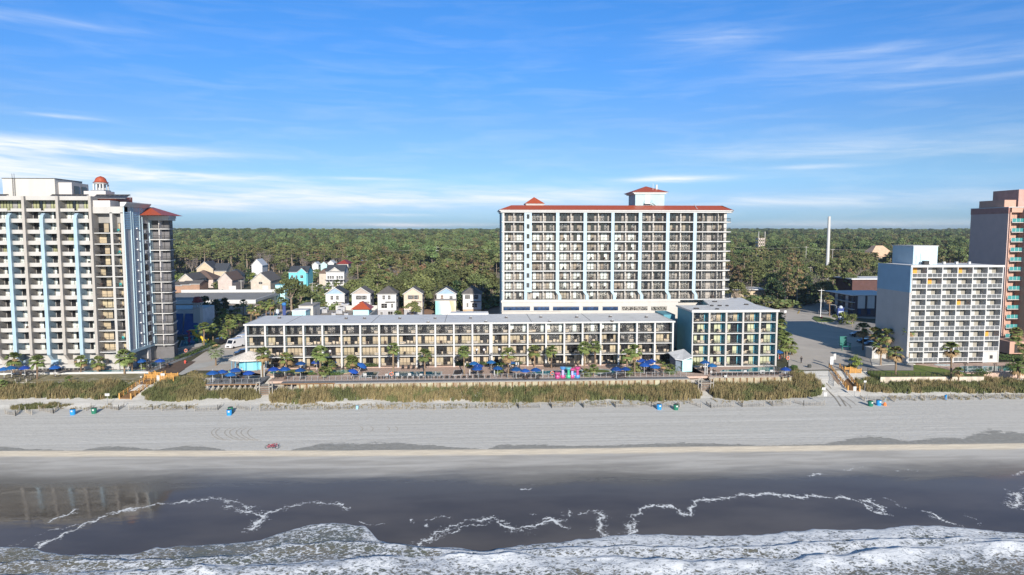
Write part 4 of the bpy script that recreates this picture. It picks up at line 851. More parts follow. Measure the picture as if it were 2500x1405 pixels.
def fence(x0, y0, x1, y1, z, n, label, m=alu, h=1.15, cat='fence', pk=0):
    r = empty('railing', ((x0+x1)/2, (y0+y1)/2, z), label, cat); a = Vector((x0,y0,z)); b = Vector((x1,y1,z)); mb = MB()
    for hh_ in (.12, h-.05): mb.bar(a+Vector((0,0,hh_)), b+Vector((0,0,hh_)), .03, m)
    k = int((b-a).length/.16)
    for i in range(k): p = a+(b-a)*i/k; mb.bar(p+Vector((0,0,.12)), p+Vector((0,0,h-.05)), .011, m, 3)
    mb.build('rail', r)
    for i in range(n+1): p = a+(b-a)*i/n; mb = MB(); mb.bar(p, p+Vector((0,0,h)), .05, m); mb.build('post', r)
    return r
fence(hutx+5, DY+2, DX1-.6, DY+2, 0, 68, 'long grey metal pool fence between the boardwalk and the low hotel pools')
fence(DX0+.1, DY+.1, hutx-.7, DY+.1, 0, 9, 'grey metal railing round the front of the umbrella terrace'); fence(DX0+.1, DY+.1, DX0+1, 160, 0, 4, 'short grey railing at the left end of the umbrella terrace')
fence(A0, ADY+.1, A1-.1, ADY+.1, 0, 15, 'grey metal fence in front of the annex pool'); fence(A1-.1, ADY+.1, A1-1.5, 166, 0, 8, 'grey metal fence up the right side of the annex pool deck')
def pool(name, pts, z, mat, label, rim=white):
    r = empty(name, (sum(p[0] for p in pts)/len(pts), sum(p[1] for p in pts)/len(pts), z), label, 'pool')
    c = Vector((r.location.x, r.location.y)); mb = MB(); big = [tuple(c+(Vector(p[:2])-c)*(1+.45/max(.5,(Vector(p[:2])-c).length))) for p in pts]
    mb.prism(big, z, z+.05, rim); mb.build('coping', r); mb = MB(); mb.prism([p[:2] for p in pts], z, z+.062, mat); mb.build('water', r); return r
def ccw(pts):
    a = sum(p[0]*q[1]-q[0]*p[1] for p, q in zip(pts, pts[1:]+pts[:1])); return pts if a > 0 else pts[::-1]
def pl(*uv, z=0): return ccw([tuple(G(u, v, z))[:2] for u, v in uv])
pool('swimming_pool', pl((946,921),(953,908.5),(1076,908),(1075,918)), 0, poold, 'long rectangular blue pool in front of the low hotel')
pool('swimming_pool', pl((879,923),(890,909.5),(924,909),(916,921)), 0, M('green_pool_water', (.02,.05,.05), .06, .1, .5, bump=.05), 'small dark pool left of the long rectangular pool')
pool('hot_tub', pl((1106,917),(1110,905),(1130,904),(1126,915)), 0, M('covered_tub', (.03,.025,.03), .6), 'small dark covered spa on the pink deck')
pool('swimming_pool', pl((1761,908),(1765,904),(1826,903),(1838,898),(1888,897.5),(1887,908)), 0, poolw, 'stepped turquoise pool in front of the annex hotel')
def arc(cx, cy, rx, ry, a0, a1, n=14): return [(cx+rx*math.cos(rad(a0+(a1-a0)*i/n)), cy+ry*math.sin(rad(a0+(a1-a0)*i/n))) for i in range(n+1)]
c = G(1457, 909); pool('lazy_river', ccw(arc(c.x, c.y, 4.6, 3.6, 0, 345)), 0, poolw, 'curved lazy river pool with planted island right of the water toys')
c = G(1460, 908); pool('planted_island', ccw(arc(c.x, c.y, 2.9, 1.9, 0, 345)), .07, lawnm, 'round grass island with cream rim in the lazy river', cream)['category'] = 'island'
c = G(1385, 912); pool('lazy_river', ccw(arc(c.x-2, c.y+.8, 6.5, 2.3, 0, 345)), 0, poolw, 'shallow splash pool around the colourful water toys', cream)
c = G(712, 909); pool('lazy_river', ccw(arc(c.x, c.y, 5.2, 3.0, 0, 345)), 0, M('green_stream', (.10,.28,.24), .1, .1, .6), 'green winding stream pool with tan kerb near the beach stairs', M('yellow_kerb', (.62,.50,.28), .7))
c = G(714, 908); pool('planted_island', ccw(arc(c.x, c.y, 3.5, 1.7, 0, 345)), .07, lawnm, 'grass island with yellow kerb inside the green stream pool', M('yellow_kerb', (.62,.50,.28)))['category'] = 'island'
c = G(830, 908); pool('lazy_river', ccw(arc(c.x, c.y, 2.6, 2.3, 0, 345)), 0, M('green_stream', (.10,.28,.24)), 'small green end pool left of the two tilted umbrellas', M('yellow_kerb', (.62,.50,.28)))
# left hotel terrace
LW = 167.4; tx1 = HX1+6.4
dslab('hotel_terrace', [(HX0-30, LW+.3), (tx1-.5, LW+.3), (tx1+.6, 204), (HX1, 204), (HX1, HY+.3), (HX0-30, HY+.3)], -.5, .0, M('grey_brown_deck', (.27,.23,.20), .8, .15, 1))
r = empty('terrace_wall', (-100, LW, -1.3), 'low white wall in front of the cream hotel terrace', 'wall'); mb = MB(); mb.box(HX0-30, LW, -1.6, tx1-.5, LW+.28, .12, white); mb.build('wall', r)
mb = MB(); mb.prism([(tx1-.5, LW), (tx1-.2, LW), (tx1+.9, 204), (tx1+.6, 204)], -1.6, .12, white); mb.build('side_wall', r)
pool('swimming_pool', ccw(arc(G(270,908).x, 169.0, 7.5, .95, 0, 345)), 0, poolw, 'narrow curved pool behind the white terrace wall of the cream hotel')
pool('swimming_pool', [(HX1+1.5,174),(HX1+5,174),(HX1+5.6,190),(HX1+2,190)], 0, poold, 'long dark pool along the side of the cream hotel')
fence(tx1-.3, LW+.4, tx1+.75, 204, .1, 20, 'dark railing along the side terrace of the cream hotel', black, 1.0)
# right hotel grounds
lw = [G(2122,898,-.4), G(2118,912,-.6), G(2148,926,-.8), G(2400,925,-.8), G(2400,915,-.5), G(2325,903,-.4), G(2260,893,-.3), G(2190,888,-.3), G(2130,890,-.3)]
dslab('lawn', ccw([(p.x,p.y) for p in lw]), -1.6, -.32, M('sunlit_lawn', (.13,.19,.03), .95, .3, .5, col2=(.20,.19,.06), thr=(.3,.55)))
r = empty('retaining_wall', (G(2260,925,-1).x, lw[2].y, -1.6), 'stained cream retaining wall below the lawn', 'wall'); mb = MB(); mb.prism(ccw([(lw[2].x,lw[2].y-.3),(lw[3].x,lw[3].y-.3),(lw[3].x,lw[3].y+.02),(lw[2].x,lw[2].y+.02)]), -2.4, -.28, M('stained_cream_wall', (.55,.47,.38), .9, .25, .8, stretch=(1,1,.3))); mb.build('wall', r)
fence(lw[2].x, lw[2].y, lw[3].x, lw[3].y, -.3, 18, 'thin black fence on the retaining wall below the lawn', black, 1.1, pk=1); fence(lw[1].x, lw[1].y, lw[2].x, lw[2].y, -.3, 4, 'thin black fence down the left side of the lawn', black, 1.1)
dk = [G(2235,889,-.2), G(2290,897,-.2), G(2360,912,-.2), G(2560,912,-.2), G(2560,884,-.2)]
dslab('pool_deck', ccw([(p.x,p.y) for p in dk]), -1.4, -.12, paver)
pool('swimming_pool', pl((2338,902),(2350,895),(2480,895),(2480,906),(2350,908), z=-.1), -.12, M('teal_pool_water', (.03,.16,.16), .06, .1, .5, bump=.05), 'long teal pool in front of the white slab hotel'); pool('hot_tub', ccw([(p[0],p[1]) for p in arc(G(2303,890.5).x, G(2303,890.5).y, 1.9, 1.0, 0, 345)]), -.12, M('spa_water', (.35,.45,.45), .1), 'small white-rimmed round spa beside the lawn')
dslab('hotel_terrace', ccw([tuple(G(u, v, -.1))[:2] for u, v in ((2130,893),(2122,866),(2212,880),(2235,889),(2190,889))]), -.5, -.1, conc2)
# ================================================================ low buildings and houses behind
def window(parent, x0, x1, y, z0, z1, gm=glassd, shut=False, fr=white, side=False):
    mb = MB()
    if not side:
        mb.box(x0-.1, y-.07, z0-.1, x1+.1, y+.02, z1+.1, fr); mb.box(x0, y-.1, z0, x1, y-.06, z1, gm); mb.box((x0+x1)/2-.04, y-.12, z0, (x0+x1)/2+.04, y-.09, z1, fr); mb.box(x0, y-.12, (z0+z1)/2-.04, x1, y-.09, (z0+z1)/2+.04, fr)
        if shut: mb.box(x0-.5, y-.09, z0, x0-.12, y-.03, z1, dgrey); mb.box(x1+.12, y-.09, z0, x1+.5, y-.03, z1, dgrey)
    else: mb.box(y-.02, x0-.1, z0-.1, y+.07, x1+.1, z1+.1, fr); mb.box(y+.06, x0, z0, y+.1, x1, z1, gm)
    return mb.build('window', parent)
def gable(mb, x0, x1, y0, y1, z, h, roofm, wallm, trim=white, ov=.4, along='y'):
    """gable roof; ridge along y shows its gable to the sea"""
    if along == 'y':
        xm = (x0+x1)/2; mb.xprism([(x0, z), (x1, z), (xm, z+h)], y0+.02, y1-.02, wallm); s_ = h/((x1-x0)/2); e = ov
        for sgn, xe in ((-1, x0), (1, x1)):
            xo = xe+sgn*e; zo = z-s_*e
            mb.xprism([(xo, zo+.04), (xm, z+h+.04), (xm, z+h+.26), (xo, zo+.24)] if sgn < 0 else [(xm, z+h+.04), (xo, zo+.04), (xo, zo+.24), (xm, z+h+.26)], y0-ov, y1+ov, roofm)
            mb.xprism([(xo, zo-.06), (xm, z+h-.06), (xm, z+h+.28), (xo, zo+.26)] if sgn < 0 else [(xm, z+h-.06), (xo, zo-.06), (xo, zo+.26), (xm, z+h+.28)], y0-ov-.08, y0-ov-.005, trim)
    else:
        ym = (y0+y1)/2; mb.yprism([(y0, z), (y1, z), (ym, z+h)], x0+.02, x1-.02, wallm); s_ = h/((y1-y0)/2)
        for sgn, ye in ((-1, y0), (1, y1)):
            yo = ye+sgn*ov; zo = z-s_*ov
            mb.yprism([(yo, zo+.04), (ym, z+h+.04), (ym, z+h+.26), (yo, zo+.24)], x0-ov, x1+ov, roofm)
        mb.box(x0-ov, y0-ov-.05, z-s_*ov-.06, x1+ov, y0-ov+.03, z-s_*ov+.2, trim)
def small_house(u0, u1, roof, wm, gm, rm, low, label, win, dep=9.5, Y=268):
    x0, x1 = XU(u0, Y, 730), XU(u1, Y, 730); ze = P(u0, 718, Y).z; h = empty('narrow_house', ((x0+x1)/2, Y+dep/2, -.3), label, 'house', 'narrow three-storey houses in a row behind the low hotel')
    sm = M('slate_side_face', (.20,.22,.26), .8)  # one slate-toned face for the right side of every house
    mb = MB(); mb.box(x0, Y, 3.2, x1, Y+dep, ze, wm); mb.box(x0+.02, Y+.02, -.3, x1-.02, Y+dep-.02, 3.2, low); mb.box(x1-.01, Y+.1, 3.3, x1+.04, Y+dep-.1, ze-.02, sm); mb.box(x0-.05, Y-.06, 6.1, x1+.05, Y+.02, 6.3, white); mb.box(x0-.05, Y-.06, 3.1, x1+.05, Y+.02, 3.3, white); mb.build('wall', h)
    mb = MB()
    if roof == 'hip': mb.hip(x0-.5, Y-.5, x1+.5, Y+dep+.5, ze, 2.9, rm); mb.box(x0-.45, Y-.45, ze-.15, x1+.45, Y-.3, ze+.02, white)
    else: gable(mb, x0, x1, Y, Y+dep, ze, 2.3, rm, gm)
    mb.build('roof', h)
    for (fx, z0, w_, h_, sh, gl) in win: xc = x0+(x1-x0)*fx; window(h, xc-w_/2, xc+w_/2, Y, z0, z0+h_, gl, sh)
    mb = MB(); mb.box(x0+(x1-x0)*.42, Y-.9, 6.25, x1-.3, Y, 6.4, dgrey); mb.box(x0+(x1-x0)*.5, Y-.7, 3.5, x1-.6, Y, 6.2, M('bay_panel', (.50,.46,.43), .8)) if roof != 'hip' else None; mb.build('bay_window_roof', h)
    for zz in (4.2, 7.2): window(h, Y+3, Y+4, x1+.05, zz, zz+1.4, glassd, side=True)
    return h
hw = M('white_siding', (.60,.60,.60), .75, .03, 3, stretch=(.1,.1,4)); tanw = M('tan_siding', (.60,.48,.38), .8, .05, 3, stretch=(.1,.1,4)); blug = M('blue_gable', (.30,.42,.56), .8); gryl = M('grey_siding', (.38,.38,.40), .8); taupe = M('taupe_siding', (.42,.36,.32), .8); tanl = M('tan_base', (.50,.37,.25), .85)
two = [(.33,7.3,.9,1.5,False,dgrey),(.63,7.3,.9,1.5,False,dgrey)]; sh2 = [(.36,7.3,1.0,1.5,True,glassd),(.66,7.3,1.0,1.5,True,glassd)]
small_house(795,841,'gable',hw,blug,shingb,hw,'narrow white house with blue gable and two closed dark shutters, leftmost of the row',two)
small_house(859,904,'gable',hw,taupe,shing,hw,'narrow white house with taupe double gable next to the red-roofed kiosk',sh2)
small_house(922,967,'hip',hw,hw,shing,gryl,'narrow white house with grey base and plain hipped grey roof',two+[(.35,3.9,2.2,1.7,False,glassd),(.78,4.0,.7,1.5,False,dgrey),(.2,.6,.8,1.7,False,dgrey),(.68,.3,1.8,2.2,False,glassd)])
small_house(986,1031,'gable',tanw,tanw,shing,gryl,'narrow tan house with tan gable behind the bushy roadside tree',sh2+[(.22,4,.7,1.4,False,dgrey),(.65,3.8,1.9,1.7,False,glassd)])
small_house(1066,1113,'gable',hw,blug,shingb,hw,'narrow white house with blue gable rising behind the beach mural wall',[(.28,6.9,.9,1.9,False,M('wood_door',(.18,.10,.06))),(.75,7.4,1.1,1.0,False,dgrey)])
small_house(1130,1175,'hip',hw,hw,shing,tanl,'narrow white house with tan base and hipped roof, rightmost of the row',[(.25,7.3,.9,1.5,True,glassd),(.7,7.3,.9,1.5,True,glassd),(.25,4.1,.6,1.5,False,dgrey),(.63,4.0,1.9,1.5,False,glassd),(.35,.4,1.9,2.0,False,glassd),(.74,.8,.6,1.6,False,dgrey)])
# mural wall building: swirled turquoise, foam and sand bands
def mural_mat():
    mt = bpy.data.materials.new('beach_mural'); mt.use_nodes = True; N = mt.node_tree.nodes; L = mt.node_tree.links; b = N['Principled BSDF']; b.inputs['Roughness'].default_value = .8
    tc = N.new('ShaderNodeTexCoord'); sp = N.new('ShaderNodeSeparateXYZ'); L.new(tc.outputs['Object'], sp.inputs[0])
    no = N.new('ShaderNodeTexNoise'); no.inputs['Scale'].default_value = .35; L.new(tc.outputs['Object'], no.inputs[0])
    def mm(op, a, b_):
        n = N.new('ShaderNodeMath'); n.operation = op
        for i, x in enumerate((a, b_)):
            if isinstance(x, (int, float)): n.inputs[i].default_value = x
            else: L.new(x, n.inputs[i])
        return n.outputs[0]
    z = mm('MULTIPLY', sp.outputs[2], .45); x = mm('ADD', sp.outputs[0], mm('MULTIPLY', mm('MULTIPLY', z, z), .25)); x = mm('SUBTRACT', x, mm('MULTIPLY', z, 1.0)); x = mm('ADD', x, mm('MULTIPLY', mm('SUBTRACT', no.outputs[0], .5), 1.2))
    r = N.new('ShaderNodeValToRGB'); L.new(mm('ADD', mm('MULTIPLY', x, .1), .52), r.inputs[0]); e = r.color_ramp.elements; e[0].position = .12; e[0].color = (.28,.58,.55,1); e[1].position = .95; e[1].color = (.60,.55,.50,1)
    for p, c in ((.26,(.45,.66,.62,1)),(.32,(.80,.80,.78,1)),(.58,(.82,.80,.76,1)),(.64,(.60,.45,.28,1)),(.74,(.62,.50,.38,1)),(.8,(.66,.60,.55,1))): q = e.new(p); q.color = c
    L.new(r.outputs[0], b.inputs['Base Color']); return mt
Y = 258; x0, x1 = XU(1063,Y,760), XU(1113,Y,760); mw = empty('mural_building', ((x0+x1)/2, Y+2.5, -.3), 'flat-roofed block painted with a turquoise and sand swirl mural', 'building')
mb = MB(); zt_ = P(1063,735,Y).z; mb.box(x0, Y, -.3, x1, Y+5, zt_, mural_mat()); mb.build('wall', mw); mb = MB(); mb.box(x0-.2, Y-.2, zt_, x1+.2, Y+5.2, zt_+.25, conc); mb.build('roof', mw)
# bigger houses
def house(u0, u1, Y, ve, vr, label, wm, rm, dep=14, roof='side', group=None, zg=-.3, wins=(), name='house'):
    x0, x1 = XU(u0, Y, ve), XU(u1, Y, ve); ze = P(u0, ve, Y).z; zr = P(u0, vr, Y+dep/2 if roof != 'front' else Y).z
    h = empty(name, ((x0+x1)/2, Y+dep/2, zg), label, 'house', group); mb = MB(); mb.box(x0, Y, zg, x1, Y+dep, ze, wm); mb.build('wall', h)
    mb = MB()
    if roof == 'hip': mb.hip(x0-.6, Y-.6, x1+.6, Y+dep+.6, ze, zr-ze, rm)
    elif roof == 'front': gable(mb, x0, x1, Y, Y+dep, ze, zr-ze, rm, wm)
    else: gable(mb, x0, x1, Y, Y+dep, ze, zr-ze, rm, wm, along='x')
    mb.build('roof', h)
    for (fx, z0, w_, h_) in wins: xc = x0+(x1-x0)*fx; window(h, xc-w_/2, xc+w_/2, Y, z0, z0+h_, glassd)
    return h, x0, x1, ze
peach = M('peach_siding', (.52,.42,.30), .85); beige = M('beige_siding', (.50,.44,.37), .85); pinkish = M('pinkish_beige_siding', (.50,.42,.38), .85)
h, x0, x1, ze = house(705, 750, 405, 665, 651, 'three-storey turquoise house with slate roof and front stair', aqua, shingb, wins=[(.18,6.4,1.2,1.6),(.42,6.4,1.2,1.6),(.18,3,1.6,1.7),(.42,3,1.6,1.7)])
mb = MB(); xa, xb = x0+(x1-x0)*.5, x1-.3; mb.box(xa, 403.6, -.3, xb, 405, ze, aqua); gable(mb, xa, xb, 403.6, 409, ze, 2.2, shingb, aqua); o = mb.build('front_gable', h)
for z in (3.1, 6.5): window(h, (xa+xb)/2-.8, (xa+xb)/2+.8, 403.6, z, z+1.6)
mb = MB(); mb.box(x0-.3, 402.8, 5.4, xa, 405, 5.7, shingb); [mb.box(x0+i*1.7, 402.9, 2.4, x0+i*1.7+.2, 403.1, 5.4, white) for i in range(4)]; mb.box(x0, 402.9, 2.2, xa, 405, 2.4, white); mb.xprism([(x0+3.6,-.3),(x0+5.2,-.3),(xa,2.3),(xa-1.6,2.3)], 401.5, 402.8, white); mb.build('porch', h)
h, x0, x1, ze = house(796, 840, 402, 664, 648, 'white three-storey house with central gable, dark roof and full-width porch', hw, shingb, wins=[(.12,6.2,.9,1.6),(.25,6.2,.9,1.6),(.38,6.2,.9,1.6),(.62,6.2,.9,1.6),(.75,6.2,.9,1.6),(.88,6.2,.9,1.6),(.15,2.9,1.3,1.8),(.38,2.9,1.3,1.8),(.85,2.9,1.3,1.8)])
mb = MB(); xm = (x0+x1)/2; gable(mb, xm-3, xm+3, 401.4, 405, ze+.3, 2.2, shingb, cream); mb.build('front_gable', h); mb = MB(); mb.box(x0-.4, 399.8, 5.3, x1+.4, 402, 5.6, shingb); [mb.box(x0+i*(x1-x0-.2)/5, 400, -.3, x0+i*(x1-x0-.2)/5+.25, 400.25, 5.3, white) for i in range(6)]; mb.box(x0, 400, 2.2, x1, 402, 2.45, white); mb.build('porch', h)
h, x0, x1, ze = house(532, 566, 398, 685, 667, 'single-storey beige house with garage door and brown gable roof, behind two palms', pinkish, shingbr, 20, 'front'); mb = MB(); mb.box(x0+6, 397.85, -.2, x0+10, 397.98, 2.6, white); mb.build('garage_door', h)
h, x0, x1, ze = house(612, 660, 400, 687, 667, 'single-storey beige house with arched window and grey gable roof', beige, shing, 22, 'front'); window(h, (x0+x1)/2-1, (x0+x1)/2+1, 400, 3.4, 4.6); mb = MB(); mb.box(x1-4.6, 399.85, -.2, x1-1.2, 399.98, 2.5, white); mb.build('garage_door', h)
house(437, 470, 396, 684, 670, 'low house with white gable trim at the left of the cul-de-sac', beige, shing, 20, 'front'); house(450, 520, 420, 683, 660, 'long house with broad brown hipped roof among the beige houses', pinkish, shingbr, 16, 'hip')
house(480, 520, 450, 657, 640, 'yellow two-storey house with steep dark gable facing the sea', peach, shingb, 14, 'front'); house(520, 552, 452, 662, 644, 'wing house with dark roof beside the yellow gable', peach, shingb, 14, 'side'); house(553, 582, 440, 672, 657, 'bungalow with dark blue hipped roof half hidden by trees', cream, shingb, 12, 'hip')
for i in range(3): house(421+i*22, 443+i*22, 388, 698-i*2, 689-i*2, f'{["first","second","third"][i]} low grey-roofed motel cottage from the left, beyond the long white parapet', M('brick_tan', (.36,.22,.15), .9), shing, 12, 'side', 'motel cottages beyond the white parapet')
house(824, 850, 470, 645, 634, 'cream two-storey house with maroon hipped roof beyond the white porch house', cream, redtile, 16, 'hip', wins=[(.6,6,1.8,1.4),(.6,2.6,1.8,1.4)])
house(779, 797, 430, 668, 655, 'dark brown-roofed house left of the white porch house', beige, shingbr, 16, 'hip')
for i, (u, v, c_) in enumerate([(762,647,0),(783,646,1),(800,643,0),(872,643,0),(886,640,1),(897,645,0),(914,641,1),(945,638,0)]):
    house(u, u+15, 520+i*3, v, v-6, f'{nth(i+1)} small far {"blue" if c_ else "white"} cottage from the left at the edge of the pine wood', [hw, mint][c_], [M('pale_roof', (.5,.53,.58)), shing][c_], 10, 'front')
house(1028, 1044, 500, 652, 640, 'small pale green gabled house deep in the oak wood', mint, M('pale_roof', (.5,.53,.58)), 10, 'front'); house(614, 640, 470, 648, 634, 'white house with steep gable behind the big bare tree', hw, M('pale_roof', (.5,.53,.58)), 12, 'front')
house(1103, 1176, 640, 622, 615, 'long grey-roofed building in the middle of the far wood', beige, M('grey_steel_roof', (.30,.33,.36), .6), 20, 'side', zg=1, name='long_building'); house(1152, 1176, 560, 638, 630, 'small white roof in the wood just left of the tower hotel', hw, shing, 10, 'side')
# far right: stepped tan roof, brick shop, motel
Y = 540; x0, x1 = XU(2106, Y, 620), XU(2186, Y, 620); t = empty('tan_peaked_building', ((x0+x1)/2, Y+8, 0), 'tan building with steep truncated peak roof at the edge of the wood', 'building'); xm = XU(2147, Y); zt_ = P(2147, 600.5, Y).z; mb = MB()
mb.add([(xm-11,Y,zt_-9),(xm+13,Y,zt_-9),(xm+13,Y+16,zt_-9),(xm-11,Y+16,zt_-9),(xm-3,Y+5,zt_),(xm+3,Y+5,zt_),(xm+3,Y+10,zt_),(xm-3,Y+10,zt_)], [(0,1,5,4),(1,2,6,5),(2,3,7,6),(3,0,4,7),(4,5,6,7)], M('tan_roof', (.55,.38,.26), .8)); mb.build('roof', t); mb = MB(); mb.box(xm-8, Y+1, 0, xm+10, Y+15, zt_-8.9, peach); mb.build('wall', t)
Y = 262; x0, x1 = XU(2078, Y, 760), XU(2200, Y, 760); mz = P(2078, 722, Y).z; mo = empty('side_street_motel', ((x0+x1)/2, Y+10, -.3), 'three-storey motel with white and dark vertical panels, in the shade of the white hotel', 'motel')
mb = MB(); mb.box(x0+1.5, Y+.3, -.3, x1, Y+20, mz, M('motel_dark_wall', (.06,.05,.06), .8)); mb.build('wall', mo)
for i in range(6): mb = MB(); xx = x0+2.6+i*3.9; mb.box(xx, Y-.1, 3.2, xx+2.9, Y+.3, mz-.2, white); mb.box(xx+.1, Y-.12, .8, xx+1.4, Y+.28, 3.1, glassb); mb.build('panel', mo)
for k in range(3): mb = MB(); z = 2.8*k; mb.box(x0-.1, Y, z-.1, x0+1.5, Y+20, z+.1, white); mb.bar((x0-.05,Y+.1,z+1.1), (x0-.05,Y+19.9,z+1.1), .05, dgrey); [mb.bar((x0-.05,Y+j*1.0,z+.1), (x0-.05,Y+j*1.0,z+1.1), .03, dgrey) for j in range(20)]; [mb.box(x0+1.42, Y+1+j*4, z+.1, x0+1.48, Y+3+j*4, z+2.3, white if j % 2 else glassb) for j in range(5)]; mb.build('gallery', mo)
mb = MB(); mb.box(x0-.6, Y-.6, mz, x1, Y+20.5, mz+.25, mroof); mb.build('roof', mo)
Y = 335; x0, x1 = XU(2081, Y, 690), XU(2200, Y, 690); z = P(2081, 683, Y).z; sh_ = empty('brick_shop', ((x0+x1)/2, Y+8, -.3), 'dark brick shop with white flat roof edge beyond the motel', 'shop'); mb = MB(); mb.box(x0, Y, -.3, x1, Y+16, z, M('dark_brick', (.10,.05,.045), .85)); mb.build('wall', sh_); mb = MB(); mb.box(x0-1, Y-1, z, x1, Y+17, z+.5, mroof); mb.build('roof', sh_); mb = MB(); mb.box(x0+7, Y-1.2, 2.6, x0+12, Y, 3.3, white); mb.box(x0+7.5, Y-.1, -.3, x0+10.5, Y, 2.5, glassb); mb.build('entrance', sh_)
Y = 318; x0, x1 = XU(1786, Y, 712), XU(1870, Y, 712); z = P(1800, 708, Y).z; l_ = empty('low_motel', ((x0+x1)/2, Y+6, -.3), 'low cream motel with thin flat roof behind a row of palms', 'motel'); mb = MB(); mb.box(x0, Y, -.3, x1, Y+12, z, peach); mb.build('wall', l_); mb = MB(); mb.box(x0-1, Y-2, z, x1+1, Y+13, z+.35, mroof); mb.build('roof', l_)
# flat commercial building left, with shaded roof
z = 5.0; x0 = XU(380, 300, 720); x1 = XU(626, 290, 735); cb_ = empty('flat_roofed_store', ((x0+x1)/2, 306, -.3), 'wide flat-roofed store with long white parapet behind the cream hotel', 'store')
mb = MB(); mb.box(x0, 290, -.3, x1-2, 326, z, M('store_wall', (.50,.43,.36), .8)); mb.build('wall', cb_); mb = MB(); mb.prism([(x0, 290), (x1-1, 290), (XU(678,324,713), 324), (XU(678,324,713), 326), (x0, 326)], z, z+.2, M('roof_gravel', (.27,.26,.25), .9, .15, .4)); mb.build('roof', cb_)
mb = MB(); mb.box(x0, 325.6, z+.2, XU(675,326,710), 326.3, z+1.5, white); mb.box(x0, 289, z-1.3, x1, 290, z+.35, white); mb.prism(ccw([(x1-.6, 290), (x1-.1, 290), (XU(680,324,713)+.3, 324), (XU(680,324,713)-.2, 324)]), z-.8, z+.4, white); mb.build('parapet', cb_)
for i, u in enumerate((528, 536, 544, 552)): p = G(u, 714, z+.2); mb = MB(); mb.cb((p.x,p.y,z+.7), (1.4,1,.9), alu); mb.build('air_unit', cb_)
Y = 326.5; mb = MB(); x0, x1 = XU(672,Y,700), XU(695,Y,700); mb.box(x0, Y, -.3, x1, Y+6, P(672,697,Y).z, mint); mb.box(x0-.1, Y-.1, P(672,697,Y).z, x1+.1, Y+6.1, P(672,697,Y).z+.3, teal); tag(mb.build('stair_tower'), 'small mint block standing at the right end of the white parapet', 'building')
mb = MB(); mb.box(XU(577,283,760), 283, -.3, XU(626,283,760), 289, 3.4, M('store_wall', (.50,.43,.36))); tag(mb.build('side_annexe'), 'low beige annexe under palms in front of the flat-roofed store', 'building')
# water park pavilion
Y = 226; x0, x1 = XU(424,Y,780)-4, XU(490,Y,780); zt_ = P(450, 757, Y).z; wp = empty('water_park_pavilion', ((x0+x1)/2, Y+4, -.3), 'white pavilion with big sloping blue canvas panels and a small red-capped tower', 'pavilion')
mb = MB(); mb.box(x0, Y, -.3, x1, Y+12, zt_, M('pavilion_white', (.6,.62,.66), .7)); mb.box(x0, Y+.1, zt_, x1, Y+12, zt_+.25, pblue); mb.build('wall', wp)
for (a, b) in ((425,452),(454,488)): mb = MB(); xa, xb = XU(a,Y,800), XU(b,Y,800); mb.add([(xa,Y-.1,zt_-1.2),(xb-.4,Y-.1,zt_-1.2),(xb+.3,Y-3.0,.8),(xa+.2,Y-3.0,.8),(xa,Y-.02,zt_-1.25),(xb-.4,Y-.02,zt_-1.25),(xb+.3,Y-2.9,.75),(xa+.2,Y-2.9,.75)], [(0,3,2,1),(4,5,6,7),(0,1,5,4),(3,0,4,7),(2,3,7,6),(1,2,6,5)], ublue); mb.build('awning', wp)
xa = XU(485,Y,780); zz = P(485,752,Y).z; mb = MB(); mb.box(xa-1.1, Y-1.4, -.3, xa+1.1, Y+.8, zz, white); mb.box(xa-1.4, Y-1.7, zz, xa+1.4, Y+1.1, zz+.25, white); [mb.box(xa+i*.9-.15, Y-1.3, zz+.25, xa+i*.9+.15, Y-1.0, zz+1.6, white) for i in (-1,0,1)]; [mb.box(xa+i*.9-.15, Y+.4, zz+.25, xa+i*.9+.15, Y+.7, zz+1.6, white) for i in (-1,0,1)]; mb.box(xa-1.4, Y-1.7, zz+1.6, xa+1.4, Y+1.1, zz+1.85, white); mb.build('tower', wp)
mb = MB(); mb.lathe((xa, Y-.3, zz+1.85), [(1.75,0),(1.35,.7),(1.2,1.4),(.85,1.8)], redtile, 8); mb.build('cap_roof', wp)
# rear rooftop blocks of the low hotel
def blk(name, u0, u1, Y, vt, dep, wm, rm, label, cat, zb=9.0, parts=()):
    x0, x1 = XU(u0,Y,vt), XU(u1,Y,vt); z = P(u0, vt, Y).z; r = empty(name, ((x0+x1)/2, Y+dep/2, zb), label, cat); mb = MB(); mb.box(x0, Y, zb, x1, Y+dep, z, wm); mb.build('wall', r); mb = MB(); mb.box(x0-.15, Y-.15, z, x1+.15, Y+dep+.15, z+.18, rm); mb.build('roof', r); return r, x0, x1, z
rw = empty('rear_wing', (XU(800,200), 203, 0), 'lower rear wing with tan gravel roof and cream parapet behind the low hotel', 'building')
xw0, xw1 = XU(712,200), XU(900,200); mb = MB(); mb.box(xw0, 187.4, -.3, xw1, 219, 8.6, ptan); mb.build('wall', rw); mb = MB(); mb.box(xw0, 187.4, 8.6, xw1, 219, 8.8, M('tan_gravel_roof', (.33,.29,.25), .9, .2, .5)); mb.build('roof', rw)
mb = MB(); mb.box(xw0+9, 218.6, 8.8, xw1, 219.1, 10.3, cream); mb.box(xw1-.3, 187.4, 8.8, xw1, 219, 9.3, cream); mb.build('parapet', rw)
